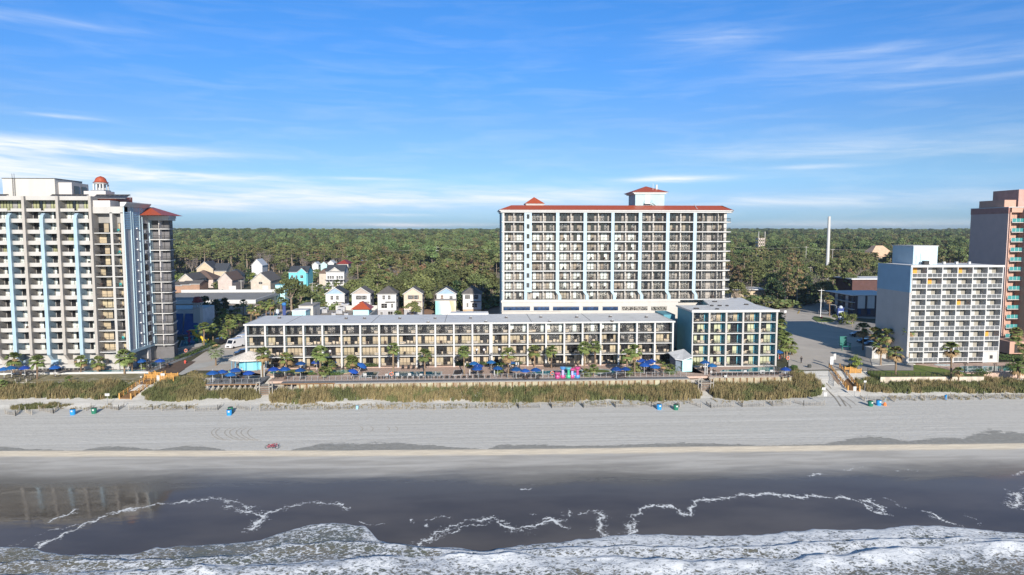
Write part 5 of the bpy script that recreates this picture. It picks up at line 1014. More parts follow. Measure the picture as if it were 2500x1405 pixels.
blk('rooftop_block', 713, 746, 192, 760, 5, mint, mroof, 'mint rooftop box behind the left end of the low hotel', 'roof room', 8.8); r, x0, x1, z = blk('rooftop_block', 729, 764, 198, 748, 9, cream, groof, 'cream rooftop room with steel doors and a chimney pipe', 'roof room', 8.8); mb = MB(); mb.bar((x1-1.5,203,z), (x1-1.5,203,z+1.6), .22, cream, 8); mb.build('chimney_pipe', r); mb = MB(); mb.box(x1-.01, 199, 8.9, x1+.05, 202, 11.4, alu); mb.build('door', r)
r, x0, x1, z = blk('red_roofed_kiosk', 862, 900, 205, 757, 6, mint, white, 'small mint kiosk with bright red hipped roof behind the low hotel', 'kiosk', 0); mb = MB(); mb.hip(x0-.7, 204.3, x1+.7, 211.7, z+.15, 2.2, redroof); mb.build('hip_roof', r)
for i, (u, v, s_) in enumerate([(775,768,1.0),(786,760,1.4),(792,764,1.3),(797,757,.9),(829,766,1.2),(834,760,1.5),(843,752,1.6),(846,771,.8),(815,770,.8)]):
    p = G(u, v, 8.8); r = empty('air_handler', p, f'{nth(i+1)} silver air handling unit from the left on the rear wing roof', 'air handler', 'air handling units on the rear wing roof'); mb = MB(); mb.cb((p.x,p.y,8.8+s_*.45), (1.5*s_,1.1*s_,.9*s_), M('galvanised_steel', (.5,.5,.52), .35, .15, 2, metal=.6)); mb.build('casing', r); mb = MB(); mb.lathe((p.x,p.y,8.8+s_*.9), [(.4*s_,0),(.4*s_,.15),(.3*s_,.2)], dgrey, 10); mb.build('fan', r)
# block between low hotel and annex, and small mint utility house
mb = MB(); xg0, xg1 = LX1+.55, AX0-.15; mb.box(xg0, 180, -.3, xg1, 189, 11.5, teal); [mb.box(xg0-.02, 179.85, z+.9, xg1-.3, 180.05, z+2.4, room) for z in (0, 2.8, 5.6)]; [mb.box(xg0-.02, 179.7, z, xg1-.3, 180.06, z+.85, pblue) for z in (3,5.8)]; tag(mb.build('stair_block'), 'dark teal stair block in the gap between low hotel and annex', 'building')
u_ = empty('utility_house', (XU(1672,163), 163, 0), 'small mint utility house with grey lean-to roof beside the annex', 'utility house'); xa, xb = XU(1651,161,880), XU(1689,161,880)
mb = MB(); mb.box(xa+1.4, 160.5, 0, xb-.05, 166.2, 2.9, mint); mb.box(xa, 161.5, 0, xa+1.4, 166.2, 2.6, M('slate_wall', (.15,.19,.24), .8)); mb.build('wall', u_); mb = MB(); mb.add([(xa-.3,161.0,2.9),(xa+1.3,160.1,2.75),(xb,160.1,3.6),(xb,167.4,4.2),(xa-.3,167.4,3.4),(xa-.3,161.0,3.05),(xa+1.3,160.1,2.9),(xb,160.1,3.75),(xb,167.4,4.35),(xa-.3,167.4,3.55)], [(4,3,2,1,0),(5,6,7,8,9),(0,1,6,5),(1,2,7,6),(2,3,8,7),(3,4,9,8),(4,0,5,9)], mroof); mb.build('roof', u_); mb = MB(); mb.box(xa+2.6, 160.44, .9, xa+3.3, 160.5, 1.7, white); mb.build('notice', u_)
# tiki hut
c = G(604, 905); th = empty('tiki_hut', (c.x, c.y+2, 0), 'round tiki bar with pale thatched roof on the umbrella terrace', 'tiki hut'); cx_, cy_ = c.x, c.y+2.2
mb = MB(); mb.lathe((cx_, cy_, 2.5), [(5.0,0),(4.9,.25),(2.6,1.1),(.9,1.75),(.2,1.95)], thatch, 12, sy=.8); mb.build('roof', th)
mb = MB(); mb.lathe((cx_+.3, cy_, 0), [(2.9,0),(2.9,2.55)], M('bar_turquoise', (.22,.62,.72), .5), 8, sy=.8); mb.build('bar', th)
for i in range(10): a = 2*math.pi*i/10+.3; mb = MB(); mb.bar((cx_+4.3*math.cos(a), cy_+3.4*math.sin(a), 0), (cx_+4.3*math.cos(a), cy_+3.4*math.sin(a), 2.7), .09, M('bar_blue_post', (.12,.30,.42), .6)); mb.build('post', th)
# monopole, antenna tower
p = G(2018, 704, 0); mp_ = empty('monopole', p, 'tall white monopole mast rising above the wood', 'mast'); t = P(2022, 529, p.y).z; mb = MB(); mb.path([(p.x,p.y,0),(p.x,p.y,t*.35),(p.x,p.y,t*.36),(p.x,p.y,t*.7),(p.x,p.y,t)], [1.05,.98,.92,.85,.78], white, 14); mb.build('pole', mp_, smooth=False); mb = MB(); [mb.cb((p.x-6+i*2.2,p.y-2,1.6+(i%2)*.6), (1.4,1.2,3+(i%2)), M('green_steel', (.25,.36,.33))) for i in range(3)]; mb.box(p.x-8, p.y-4, 0, p.x+3, p.y-3.8, 1.8, M('green_mesh_fence', (.16,.28,.24))); mb.build('equipment_cage', mp_)
p = G(1859, 612, 2); a = empty('antenna_tower', P(1859, 610, 600), 'old stepped beige tower with two whip antennas in the wood', 'tower'); Y = 600; s_ = Y/1667; z0 = P(1859,611,Y).z; c = a.location
mb = MB(); mb.box(c.x-9*s_, Y, 0, c.x+9*s_, Y+6, z0, M('far_beige', (.5,.42,.36))); [mb.box(c.x-9*s_, Y, z0+i*4.2*s_*2, c.x+9*s_, Y+6, z0+i*4.2*s_*2+1.6, M('far_beige')) for i in (1,2,3)]; [mb.box(c.x+x_*s_-.25, Y, z0, c.x+x_*s_+.25, Y+.5, z0+30*s_, M('far_beige')) for x_ in (-8,-3,3,8)]; mb.build('frame', a); mb = MB(); [mb.bar((c.x+x_*s_,Y,z0+28*s_), (c.x+x_*s_,Y,z0+46*s_), .3, cream) for x_ in (-8,8)]; mb.build('antennas', a)
# ================================================================ vegetation
def leaf(mb, c, s, mat, nrm=None, asp=1.0):
    c = Vector(c); d = Vector((R.gauss(0,1), R.gauss(0,1), R.gauss(0,1)))
    if nrm is not None: d = d*.75+Vector(nrm)*1.1
    d.normalize(); q = d.to_track_quat('Z', 'Y'); a = R.uniform(0, 6.28); ca, sa = math.cos(a), math.sin(a)
    vs = []
    for x, y in ((-1,-.55),(.1,-1),(1,.1),(-.1,.9)):
        x *= s*asp; y *= s; vs.append(c+q@Vector((x*ca-y*sa, x*sa+y*ca, 0)))
    mb.add(vs, [(0,1,2,3)], mat)
def clump(mb, c, r, n, s, mat, flat=.75, mat2=None):
    for _ in range(n):
        v = Vector((R.gauss(0,1), R.gauss(0,1), R.gauss(0,1))).normalized(); k = R.uniform(.55, 1.05)
        if v.z < -.35: v.z *= .4
        p = Vector(c)+Vector((v.x*r*k, v.y*r*k, v.z*r*k*flat)); leaf(mb, p, s*R.uniform(.6, 1.3), mat2 if mat2 and R.random() < .22 else mat, v)
def limb(mb, a, b, r0, r1, mat, bend=.15, n=4):
    a = Vector(a); b = Vector(b); L_ = (b-a).length; pts = []; off = Vector((R.uniform(-1,1), R.uniform(-1,1), R.uniform(-.3,.6)))*L_*bend
    for i in range(n+1): t = i/n; pts.append(a+(b-a)*t+off*math.sin(math.pi*t))
    mb.path(pts, [r0+(r1-r0)*i/n for i in range(n+1)], mat, 5); return pts
def tree_proto(kind, k=1.0):
    tr_ = MB(); cr_ = MB()
    if kind == 'pine':
        h = R.uniform(18, 22); limb(tr_, (0,0,-.5), (R.uniform(-.8,.8),R.uniform(-.8,.8),h-1.5), .36, .1, barkg, .02)
        for i in range(17):
            z = h*R.uniform(.58, 1.0); rr = (1.15-z/h)*5.6+1.0; a = R.uniform(0, 6.28); d = rr*R.uniform(.35, 1); c = (math.cos(a)*d, math.sin(a)*d, z)
            tr_.bar((0,0,z-.8), c, .07, barkg, 3); clump(cr_, c, R.uniform(1.1, 1.9), int(46*k), .36, leafp, .42, leafc if R.random() < .3 else None)
    elif kind == 'oak':
        h = R.uniform(11, 14); w_ = R.uniform(5.2, 6.8); pts = limb(tr_, (0,0,-.5), (R.uniform(-.5,.5),0,h*.4), .45, .3, barkg, .08)
        for i in range(22):
            a = R.uniform(0, 6.28); e = R.uniform(.1, 1)**.7; d = w_*(1-e*e*.75)*R.uniform(.5, 1); c = (math.cos(a)*d, math.sin(a)*d, h*(.42+.55*e))
            if i < 8: limb(tr_, pts[-1], c, .16, .04, barkg)
            clump(cr_, c, R.uniform(1.5, 2.5), int(62*k), .38, leafo, .7, leafp)
    elif kind == 'cypress':
        h = R.uniform(14, 18); limb(tr_, (0,0,-.5), (0,0,h-1), .3, .05, barkg, .02)
        for i in range(20):
            z = h*R.uniform(.25, 1); rr = (1.08-z/h)*4.8+.7; a = R.uniform(0, 6.28); d = rr*R.uniform(.3, .95); c = (math.cos(a)*d, math.sin(a)*d, z); tr_.bar((0,0,z-.5), c, .06, twig, 3)
            clump(cr_, c, R.uniform(.9, 1.6), int(38*k), .34, leafc, .6, leafp)
    elif kind == 'bright':
        h = R.uniform(8, 10); limb(tr_, (0,0,-.5), (0,0,h*.5), .25, .15, barkg)
        for i in range(16):
            a = R.uniform(0, 6.28); d = R.uniform(0, 3.4); c = (math.cos(a)*d, math.sin(a)*d, h*R.uniform(.4, .95)-d*.3); clump(cr_, c, R.uniform(1.2, 1.9), int(56*k), .34, leafy, .75, leafo)
    elif kind == 'magnolia':
        h = R.uniform(10, 13); limb(tr_, (0,0,-.5), (0,0,h*.5), .3, .2, barkg)
        for i in range(20):
            e = R.random(); a = R.uniform(0, 6.28); d = (1.1-e)*4.2*R.uniform(.4, 1); c = (math.cos(a)*d, math.sin(a)*d, h*(.18+.75*e)); clump(cr_, c, R.uniform(1.2, 1.9), int(60*k), .36, leafd, .8, leafo)
    elif kind == 'bare':
        h = R.uniform(9, 12); pts = limb(tr_, (0,0,-.5), (0,0,h*.3), .3, .22, twig, .05)
        for i in range(13):
            a = R.uniform(0, 6.28); e = R.uniform(.3, 1); d = h*.42*R.uniform(.4, 1); p2 = limb(tr_, pts[-1], (math.cos(a)*d, math.sin(a)*d, h*(.55+.45*e)), .12, .03, twig, .12)
            for j in range(11):
                q = p2[R.choice((2,3,4))]; dd = Vector((R.gauss(0,1), R.gauss(0,1), abs(R.gauss(.4,.8))))*1.25; e2 = q+dd; cr_.bar(q, e2, .035, twig, 3, .012)
                for _ in range(4): cr_.bar(e2-dd*.4, e2+Vector((R.gauss(0,1), R.gauss(0,1), R.gauss(.3,.7)))*.8, .022, twig, 3, .008)
    elif kind == 'shrub':
        limb(tr_, (0,0,-.3), (0,0,1), .12, .06, barkg)
        for i in range(11): a = R.uniform(0, 6.28); d = R.uniform(0, 1.7); clump(cr_, (math.cos(a)*d, math.sin(a)*d, R.uniform(.7, 2.4)-d*.3), R.uniform(.7, 1.1), int(42*k), .2, leafo, .8, leafy)
    return tr_.mesh('trunk'), cr_.mesh('crown')
PROTO = {k: [tree_proto(k) for _ in range(n)] for k, n in (('pine',4),('oak',4),('cypress',3),('bright',2),('magnolia',2),('bare',3),('shrub',2))}
NAME = {'pine':('pine_tree','pine'),'oak':('oak_tree','oak'),'cypress':('cypress_tree','cypress'),'bright':('leafy_tree','tree'),'magnolia':('magnolia_tree','tree'),'bare':('bare_tree','bare tree'),'shrub':('shrub','shrub')}
LOOK = {'pine':'tall pine with high olive crown','oak':'broad dark green live oak','cypress':'russet brown feathery cypress','bright':'bright green rounded tree','magnolia':'very dark glossy dense tree','bare':'leafless grey tree with spreading twigs','shrub':'low dark green shrub'}
NT = 0
def tree(kind, x, y, z=-.3, s=1.0, label=None, group=None):
    global NT; NT += 1
    tm, cm2 = R.choice(PROTO[kind]); o = empty(NAME[kind][0], (x, y, z), label or LOOK[kind], NAME[kind][1], group, R.uniform(0, 6.28)); o.scale = (s*R.uniform(.9,1.1),)*2+(s*R.uniform(.92,1.1),)
    inst('trunk', tm, o, (0,0,0)); inst('crown', cm2, o, (0,0,0)); return o
# clear areas (houses, streets) where no tree stands: x0,y0,x1,y1
CLEAR = [(-400,285,-78,330),(-96,170,-62,290),(-75,256,5,280),(5,150,90,222),(84,160,130,300),(-140,160,-60,240),(130,240,210,290)]
for o in list(COL.objects):
    if o.get('category') in ('house','building','tower','motel','shop','mast','store') and o.parent is None:
        l = o.location; k = 10 if l.y < 480 else 13; CLEAR.append((l.x-k, l.y-k-4, l.x+k, l.y+k-2))
def clear(x, y): return any(a < x < c and b < y < d for a, b, c, d in CLEAR)
def infront(x, y):   # keeps sight lines to the houses free
    for o in SEEN:
        l = o.location
        if y < l.y and l.y-y < 75 and abs(x/max(1,y)-l.x/l.y)*y < 7: return True
    return False
SEEN = [o for o in COL.objects if o.get('category') in ('house','building') and o.parent is None and 380 < o.location.y < 450]
zones = [ # u0,u1, Y0,Y1, spacing, kinds, where
 (850,1222,288,345,9.5,'ooooocbopm','straight behind the narrow houses'), (830,1222,350,440,13,'ooocpobmcp','deeper behind the narrow houses'),
 (425,850,548,580,10,'pppppppobp','behind the beige and turquoise houses'), (425,850,584,625,12,'pppppcp','in the second rank behind the turquoise house'),
 (1792,2010,300,360,9,'oomboocpom','in the thicket right of the tower hotel'), (2010,2180,345,430,10,'moocopob','around the white monopole'),
 (1792,2190,440,520,13,'oppcooppbc','near the antenna tower')]
KM = {'o':'oak','p':'pine','c':'cypress','b':'bare','m':'magnolia','y':'bright'}
for (u0, u1, Y0, Y1, sp, ks, where) in zones:
    y = Y0
    while y < Y1:
        xa, xb = XU(u0, y, 620), XU(u1, y, 620); x = xa+R.uniform(0, sp)
        while x < xb:
            px_, py_ = x+R.uniform(-.35,.35)*sp, y+R.uniform(-.35,.35)*sp
            if not clear(px_, py_) and not infront(px_, py_):
                k = KM[R.choice(ks)]; tree(k, px_, py_, hillz(px_, py_), R.uniform(.78, 1.12)*(1.1 if k == 'oak' else 1), LOOK[k]+', '+where, f'{NAME[k][1]}s {where}')
            x += sp
        y += sp
# single trees one can point at
def at(kind, u, v, label, s=1.0, z=-.3): p = G(u, v, z); return tree(kind, p.x, p.y, z, s, label)
at('bare', 645, 672, 'big leafless pale tree standing before the pine wood above the beige house', 1.5); at('oak', 712, 762, 'broad round oak at the street corner beside the mint box', 1.05); at('oak', 735, 758, 'second broad oak touching the street corner oak on its right', .9)
at('bare', 862, 722, 'leafless tree between the white porch house and the narrow houses', 1.0); at('shrub', 815, 782, 'flowering shrub before the leftmost narrow house', 2.6); at('shrub', 835, 781, 'second shrub hiding the corner of the leftmost narrow house', 2.0); at('bare', 880, 712, 'leafless tree behind the second narrow house', 1.1)
at('oak', 1008, 790, 'bushy roadside oak in front of the narrow tan house', .62); at('magnolia', 607, 692, 'dark dense tree between the two beige houses', .8); at('bright', 618, 694, 'bright green tree beside the arched-window house', .8)
at('magnolia', 430, 815, 'dark shaded tree beside the blue pavilion, nearest the cream hotel', .7); at('magnolia', 505, 800, 'dark shaded tree right of the red-capped tower', .9); at('magnolia', 528, 790, 'dark shaded tree behind the street palms', .8); at('magnolia', 550, 775, 'dark shaded tree in front of the flat-roofed store', .7)
at('cypress', 1905, 735, 'russet shrubby tree at the corner behind the annex roof', .5); at('pine', 1893, 712, 'leaning old pine with spreading limbs right of the low motel', 1.0); at('bright', 1945, 722, 'bright green bush at the road end', .6); at('bright', 1972, 720, 'bright green rounded bush left of the white mast', .65); at('shrub', 1925, 725, 'dark shrub under the street lamps', 1.6)
at('bright', 2088, 905, 'round clipped green tree beside the timber ramp', .42, -.4); at('shrub', 2078, 905, 'pale grassy bush at the foot of the round clipped tree', .7, -.5); at('oak', 2080, 800, 'dark clipped tree in the shade by the motel street', .4); at('shrub', 2055, 793, 'dark shrub in the shade at the street corner', 1.5)
at('bright', 430, 700, 'bright green bushy tree left of the motel cottages', .8); at('magnolia', 424, 690, 'dark tree just right of the cream hotel wing', .7)
def ev(u, v): at('shrub', u, v, '', 1)
for (u, v, k_, s_, lb) in ((440,672,'oak',.8,'oak behind the low house at the cul-de-sac'),(468,700,'shrub',1.6,'dark shrub between the motel cottages and the garage house'),(486,694,'oak',.55,'small oak before the long brown-roofed house'),(588,676,'oak',.75,'oak right of the garage house'),(600,668,'magnolia',.9,'dark dense tree behind the garage house'),(596,655,'cypress',.8,'russet tree behind the two beige houses'),(672,690,'cypress',.6,'russet tree right of the arched-window house'),(690,680,'oak',.8,'oak just left of the turquoise house'),(668,668,'pine',.8,'pine between the arched-window house and the turquoise house'),(776,690,'oak',.7,'oak between the turquoise and white porch houses'),(775,668,'cypress',.9,'russet tree behind the lane, right of the turquoise house'),(862,690,'oak',.8,'oak just right of the white porch house'),(760,716,'bright',.6,'bright green tree by the lane pole'),(745,716,'bright',.5,'bright green bush before the turquoise house'),(850,672,'oak',1.0,'broad oak behind the white porch house'),(440,655,'bare',1.1,'leafless tree above the low cul-de-sac house'),(428,665,'bare',1.0,'leafless tree beside the cream hotel wing'),(560,660,'oak',.8,'oak behind the dark-hipped bungalow'),(1035,662,'bare',1.1,'leafless tree below the pale green gabled house'),(1100,700,'oak',1.15,'broad oak behind the mural wall'),(1010,706,'oak',1.1,'broad oak behind the narrow tan house'),(905,700,'oak',1.15,'broad oak behind the taupe-gabled house')):
    at(k_, u, v, lb, s_)
# ---- the far wood as one mass
def forest():
    pts = []; 
    y = 470.0
    while y < 5200:
        sp = max(9.0, y*.0125); xa, xb = XU(-60, y, 600), XU(2560, y, 600); x = xa
        while x < xb:
            px_, py_ = x+R.uniform(-.5,.5)*sp, y+R.uniform(-.5,.5)*sp
            hid = (y < 625 and (XU(420,y,600) < px_ < XU(850,y,600) or XU(1790,y,600) < px_ < XU(2190,y,600)) and y < (625 if px_ < XU(850,y,600) else 525))
            if not hid and not clear(px_, py_) and not (y < 600 and infront(px_, py_)): pts.append((px_, py_, hillz(px_, py_), R.choice((0,0,0,1,1,2,2,2,3,4,4,4,5)) if y < 1500 else R.choice((0,2,4,4)), R.uniform(.8, 1.15)*max(1, sp/11)))
            x += sp
        y += sp*.9
    for _ in range(700):   # low scrub filling the gaps between the nearer trees
        u = R.choice((R.uniform(840,1225), R.uniform(425,850), R.uniform(1792,2190))); y = R.uniform(290, 520); x = XU(u, y)
        if u < 850 and y > 500: continue
        if not clear(x, y) and not infront(x, y): pts.append((x, y, hillz(x, y), 6, R.uniform(1.0, 2.0)))
    me = bpy.data.meshes.new('forest'); me.from_pydata([p[:3] for p in pts], [], [])
    a = me.attributes.new('idx', 'INT', 'POINT'); a.data.foreach_set('value', [p[3] for p in pts]); a = me.attributes.new('scl', 'FLOAT_VECTOR', 'POINT'); a.data.foreach_set('vector', [q for p in pts for q in (p[4], p[4], min(p[4], R.uniform(.75, 1.3)))])
    a = me.attributes.new('rot', 'FLOAT', 'POINT'); a.data.foreach_set('value', [R.uniform(0, 6.28) for p in pts])
    pc = bpy.data.collections.new('forest_trees')
    def fproto(kind, n, h, w_, m, m2):
        mb = MB(); mb.path([(0,0,-1),(0,0,h*.8)], [.3,.1], barkg, 4)
        for i in range(n):
            e = R.random()**.7; a = R.uniform(0, 6.28); d = w_*(1-e*e*.7)*R.uniform(.2, 1); zz = h*(kind+(1-kind)*e*.92); clump(mb, (math.cos(a)*d, math.sin(a)*d, zz), R.uniform(1.5, 2.7), 44, .55, m, .6, m2)
        return mb.mesh('t')
    ms = [fproto(.55,14,19,4.2,forestm,forestb), fproto(.35,16,14,5.5,forestm,forestb), fproto(.5,14,18,4.5,forestb,forestm), fproto(.3,12,13,4,leafc,forestb), fproto(.6,15,21,4.6,forestm,None), fproto(.3,10,12,4.4,twig,forestb), fproto(.1,9,3.2,2.2,forestm,forestb)]
    for i, m in enumerate(ms): o = bpy.data.objects.new(f't{i}', m); pc.objects.link(o)
    o = bpy.data.objects.new('forest', me); COL.objects.link(o); tag(o, kind='stuff')
    ng = bpy.data.node_groups.new('forest', 'GeometryNodeTree'); ng.interface.new_socket('Geometry', in_out='INPUT', socket_type='NodeSocketGeometry'); ng.interface.new_socket('Geometry', in_out='OUTPUT', socket_type='NodeSocketGeometry')
    N = ng.nodes; L = ng.links; gi = N.new('NodeGroupInput'); go = N.new('NodeGroupOutput'); ip = N.new('GeometryNodeInstanceOnPoints'); ci = N.new('GeometryNodeCollectionInfo'); ci.inputs['Collection'].default_value = pc; ci.inputs['Separate Children'].default_value = True; ci.inputs['Reset Children'].default_value = True
    def na(nm, t): n = N.new('GeometryNodeInputNamedAttribute'); n.data_type = t; n.inputs['Name'].default_value = nm; return n.outputs['Attribute']
    cx2 = N.new('ShaderNodeCombineXYZ'); L.new(na('rot', 'FLOAT'), cx2.inputs[2]); ip.inputs['Pick Instance'].default_value = True
    mp2 = N.new('GeometryNodeMeshToPoints'); L.new(gi.outputs[0], mp2.inputs[0]); L.new(mp2.outputs[0], ip.inputs['Points']); L.new(ci.outputs[0], ip.inputs['Instance']); L.new(na('idx', 'INT'), ip.inputs['Instance Index']); L.new(cx2.outputs[0], ip.inputs['Rotation']); L.new(na('scl', 'FLOAT_VECTOR'), ip.inputs['Scale']); L.new(ip.outputs[0], go.inputs[0])
    md = o.modifiers.new('trees', 'NODES'); md.node_group = ng
    return len(pts)
nf = forest(); print('trees', NT, 'forest points', nf)
# ---- palms
def palm_crown(r=1.5, n=34, dry=.3, mat=frondg, seed=0):
    mb = MB(); st = R.getstate(); R.seed(seed)
    for i in range(n):
        e = rad(R.uniform(-55, 80)); a = i*2.4+R.uniform(-.3,.3); m = frondd if (e < rad(-22) and R.random() < dry*2) or R.random() < dry*.12 else mat
        d = Vector((math.cos(a)*math.cos(e), math.sin(a)*math.cos(e), math.sin(e))); c = d*r*.5; side = d.cross(Vector((0,0,1))).normalized(); up = side.cross(d).normalized()
        mb.add([Vector((0,0,0))+side*.03, c+side*.03, c-side*.03, -side*.03], [(0,1,2,3)], m)
        for j in range(-3, 4):
            t = j*.27; dd = (d*math.cos(t)+side*math.sin(t)).normalized(); L_ = r*R.uniform(.5, .68); w_ = .1*r
            q0 = c; q1 = c+dd*L_*.55; q2 = c+dd*L_-Vector((0,0,1))*L_*.34; s2 = dd.cross(up).normalized()*w_
            mb.add([q0-s2*.3, q0+s2*.3, q1+s2, q1-s2, q2+s2*.15, q2-s2*.15], [(0,1,2,3),(3,2,4,5)], m)
    R.setstate(st); return mb.mesh('crown')
PC = [palm_crown(1.6, 40, .15, frondg, s) for s in (1,2,3,4)]; PCD = [palm_crown(1.6, 40, .8, frondg, s) for s in (5,6,7)]; PCP = palm_crown(1.9, 36, .3, frondp, 9); PCS = palm_crown(1.2, 30, .05, frondg, 11)
def palm(u, vc, vb, kind, label, z=0.0, s=1.0, group=None, name='palm_tree', lean=None):
    b = G(u if lean is None else lean, vb, z); 
    if z == 'g': b = GT(u, vb)
    c = P(u, vc, b.y); hh_ = max(.5, c.z-b.z); o = empty(name, b, label, 'palm', group); dx = c.x-b.x
    mb = MB(); n = 6; pts = [(dx*(t/n)**1.3, R.uniform(-.05,.05), (hh_)*t/n) for t in range(n+1)]; r0 = .2*s**.5
    mb.path([(p[0], p[1], p[2]-(.4 if i == 0 else 0)) for i, p in enumerate(pts)], [r0*1.35, r0, r0*.95, r0*.95, r0*1.05, r0*1.35, r0*1.0], bark, 8)
    t = bpy.data.objects.new('trunk', mb.mesh('trunk')); COL.objects.link(t); t.parent = o
    cm_2 = {'g': R.choice(PC), 'd': R.choice(PCD), 'p': PCP, 's': PCS}[kind]; cr2 = inst('crown', cm_2, o, (dx, 0, hh_-.1), R.uniform(0, 6.28), s*R.uniform(.92, 1.08)); return o
def palms(lst, kind, lab, z=0.0, s=1.0, group=None):
    for i, q in enumerate(lst): palm(q[0], q[1], q[2], q[4] if len(q) > 4 else kind, lab.format(nth(i+1)), z, q[3] if len(q) > 3 else s, group)
palms([(34,876,922,1.15),(91,882,934,1.1),(198,880,921,1.05),(240,884,920,1.1),(304,871,921,1.3),(323,870,919,.8)], 'g', '{} palm from the left in front of the cream hotel terrace wall', -1.1, group='palms before the cream hotel')
palms([(169,925,941,.9),(351,893,912,.9)], 's', '{} small bushy palm from the left near the cream hotel wall', -1.2); palm(2, 940, 955, 's', 'dark low palm cut by the left edge of the picture', -1.5, 1.3)
palm(527, 858, 893, 'p', 'squat pale-fronded pindo palm beside the driveway', -.2, 1.15)
palms([(641,863,921,1.15,'d'),(698,875,903,1.1,'d'),(782,862,922,1.25),(803,890,914,1.15),(790,905,924,.8),(858,881,905,1.2),(960,850,917,1.05),(1037,865,917,1.05),(1133,857,918,1.05),(1218,901,917,.7),(1241,864,923,1.15,'d'),(1305,856,896,1.05),(1346,856,899,.95),(1427,848,905,1.1),(1453,845,903,1.1),(1433,910,920,.75),(1449,900,918,.75),(1531,865,920,.95),(1549,857,919,1.3),(1552,895,916,.9),(1535,905,919,.7),(1619,891,919,.6,'d'),(1636,900,913,1.1,'s')], 'g', '{} palm from the left on the pool deck of the low hotel', group='palms on the low hotel pool deck')
palms([(1907,772,800,1.0),(1909,816,868,1.1),(1921,824,870,1.1),(1915,845,872,1.0),(1933,846,866,1.1),(1908,790,840,1.0)], 'g', '{} palm of the clump along the right end of the annex', -.1, group='palms beside the annex')
palms([(2107,803,856,1.35,'d'),(2136,812,870,1.25,'d'),(2150,843,893,1.25,'d'),(2166,818,878,1.4,'d'),(2187,861,915,1.2,'d'),(2219,808,888,1.0,'d'),(2322,851,922,1.2,'d'),(2340,906,926,.8),(2480,812,860,1.2,'d'),(2499,850,880,1.0,'g'),(2487,893,920,1.35,'g'),(2480,835,865,1.2,'d')], 'd', '{} palm from the left in front of the white slab hotel and terracotta tower', -.3, group='palms at the right hotels')
palms([(498,799,847,1.15),(520,801,836,1.0),(530,784,812,1.0),(545,763,800,1.15),(554,797,830,1.0),(562,778,816,1.2),(570,792,820,1.0),(579,752,782,1.1),(594,739,776,1.0),(599,782,800,1.1),(613,754,784,1.1),(626,759,783,1.2),(635,744,774,1.1),(650,746,776,1.2),(660,741,778,1.15),(668,752,775,1.0),(686,733,764,1.2),(695,738,762,1.1),(583,775,806,1.0),(545,815,838,.9),(508,805,838,.9)], 'g', '{} palm along the drive between cream hotel and low hotel', -.2, group='palms along the drive')
palms([(549,686,704,1.2),(563,684,704,1.2),(575,690,706,1.2),(622,690,706,1.2),(633,687,706,1.2),(701,688,704,1.3),(737,690,706,.9),(782,703,720,1.4),(802,698,722,1.4),(822,690,716,1.3),(770,700,722,1.3)], 'g', '{} distant palm from the left before the beige, turquoise and white houses', -.3, group='distant palms before the houses')
palms([(1806,700,716),(1822,694,716),(1844,693,716),(1852,698,716),(1866,694,714),(1892,712,726),(1880,706,722)], 'g', '{} palm from the left around the low cream motel', -.3, 1.5, group='palms by the low cream motel')
palm(1046, 707, 742, 'g', 'bright palm between the tan house and the mural wall', -.3, 1.7); palm(972, 770, 782, 'g', 'fan palm bush left of the bushy roadside oak', -.3, 1.5); palm(2025, 730, 772, 'd', 'slim palm on the kerb island by the road', -.1, 1.2); palm(2033, 708, 745, 'g', 'dark palm in the shade before the motel', -.2, 1.6); palm(2110, 697, 706, 'g', 'round palm before the brick shop', -.3, 1.5)
for i, u in enumerate((945,)): pass
# ---- hedges and planting
def hedge(pts, h, wd, label, z=0.0, n=70):
    """leafy hedge following pixel points"""
    P3 = [G(u, v, z) for u, v in pts]; mb = MB(); tot = sum((b-a).length for a, b in zip(P3, P3[1:])) or 1
    for a, b in zip(P3, P3[1:]):
        L_ = (b-a).length; k = max(1, int(L_/.55))
        for i in range(k):
            c = a+(b-a)*(i+.5)/k; clump(mb, (c.x, c.y, z+h*.5), wd*.62, n, .12, hedgem, h/wd*.9); 
    o = mb.build('hedge', org=(P3[0]+P3[-1])/2); tag(o, label, 'hedge'); return o
hedge([(882,897),(918,897)], 1.0, 1.8, 'bright green clipped hedge right of the tilted umbrellas on the pool deck'); hedge([(1113,893),(1150,899)], 1.1, 1.6, 'dark hedge at the foot of the low hotel behind the palm shadow'); hedge([(1172,892),(1205,893)], 1.0, 1.5, 'hedge between two groups of blue umbrellas'); hedge([(1208,894),(1272,892)], 1.1, 1.5, 'long hedge behind the round table garden'); hedge([(1508,889),(1535,890)], 1.0, 1.5, 'dark hedge left of the double palm'); hedge([(1600,888),(1630,888)], 1.0, 1.6, 'hedge in front of the last bay of the low hotel')
hedge([(1652,905),(1672,903)], 1.6, 2.2, 'round green shrub beside the fan palm near the annex'); hedge([(1625,914),(1652,914)], 1.2, 1.6, 'low clipped hedge inside the pool fence'); hedge([(1552,913),(1568,914)], 1.1, 1.5, 'small clipped hedge beside the double palm'); hedge([(1680,893),(1712,893)], 1.1, 1.6, 'dark clipped hedge before the utility house and annex')
hedge([(800,918),(832,917)], .8, 1.6, 'low hedge inside the fence beside the green pool'); hedge([(735,915),(770,916)], .6, 1.4, 'low planting beside the green stream pool')
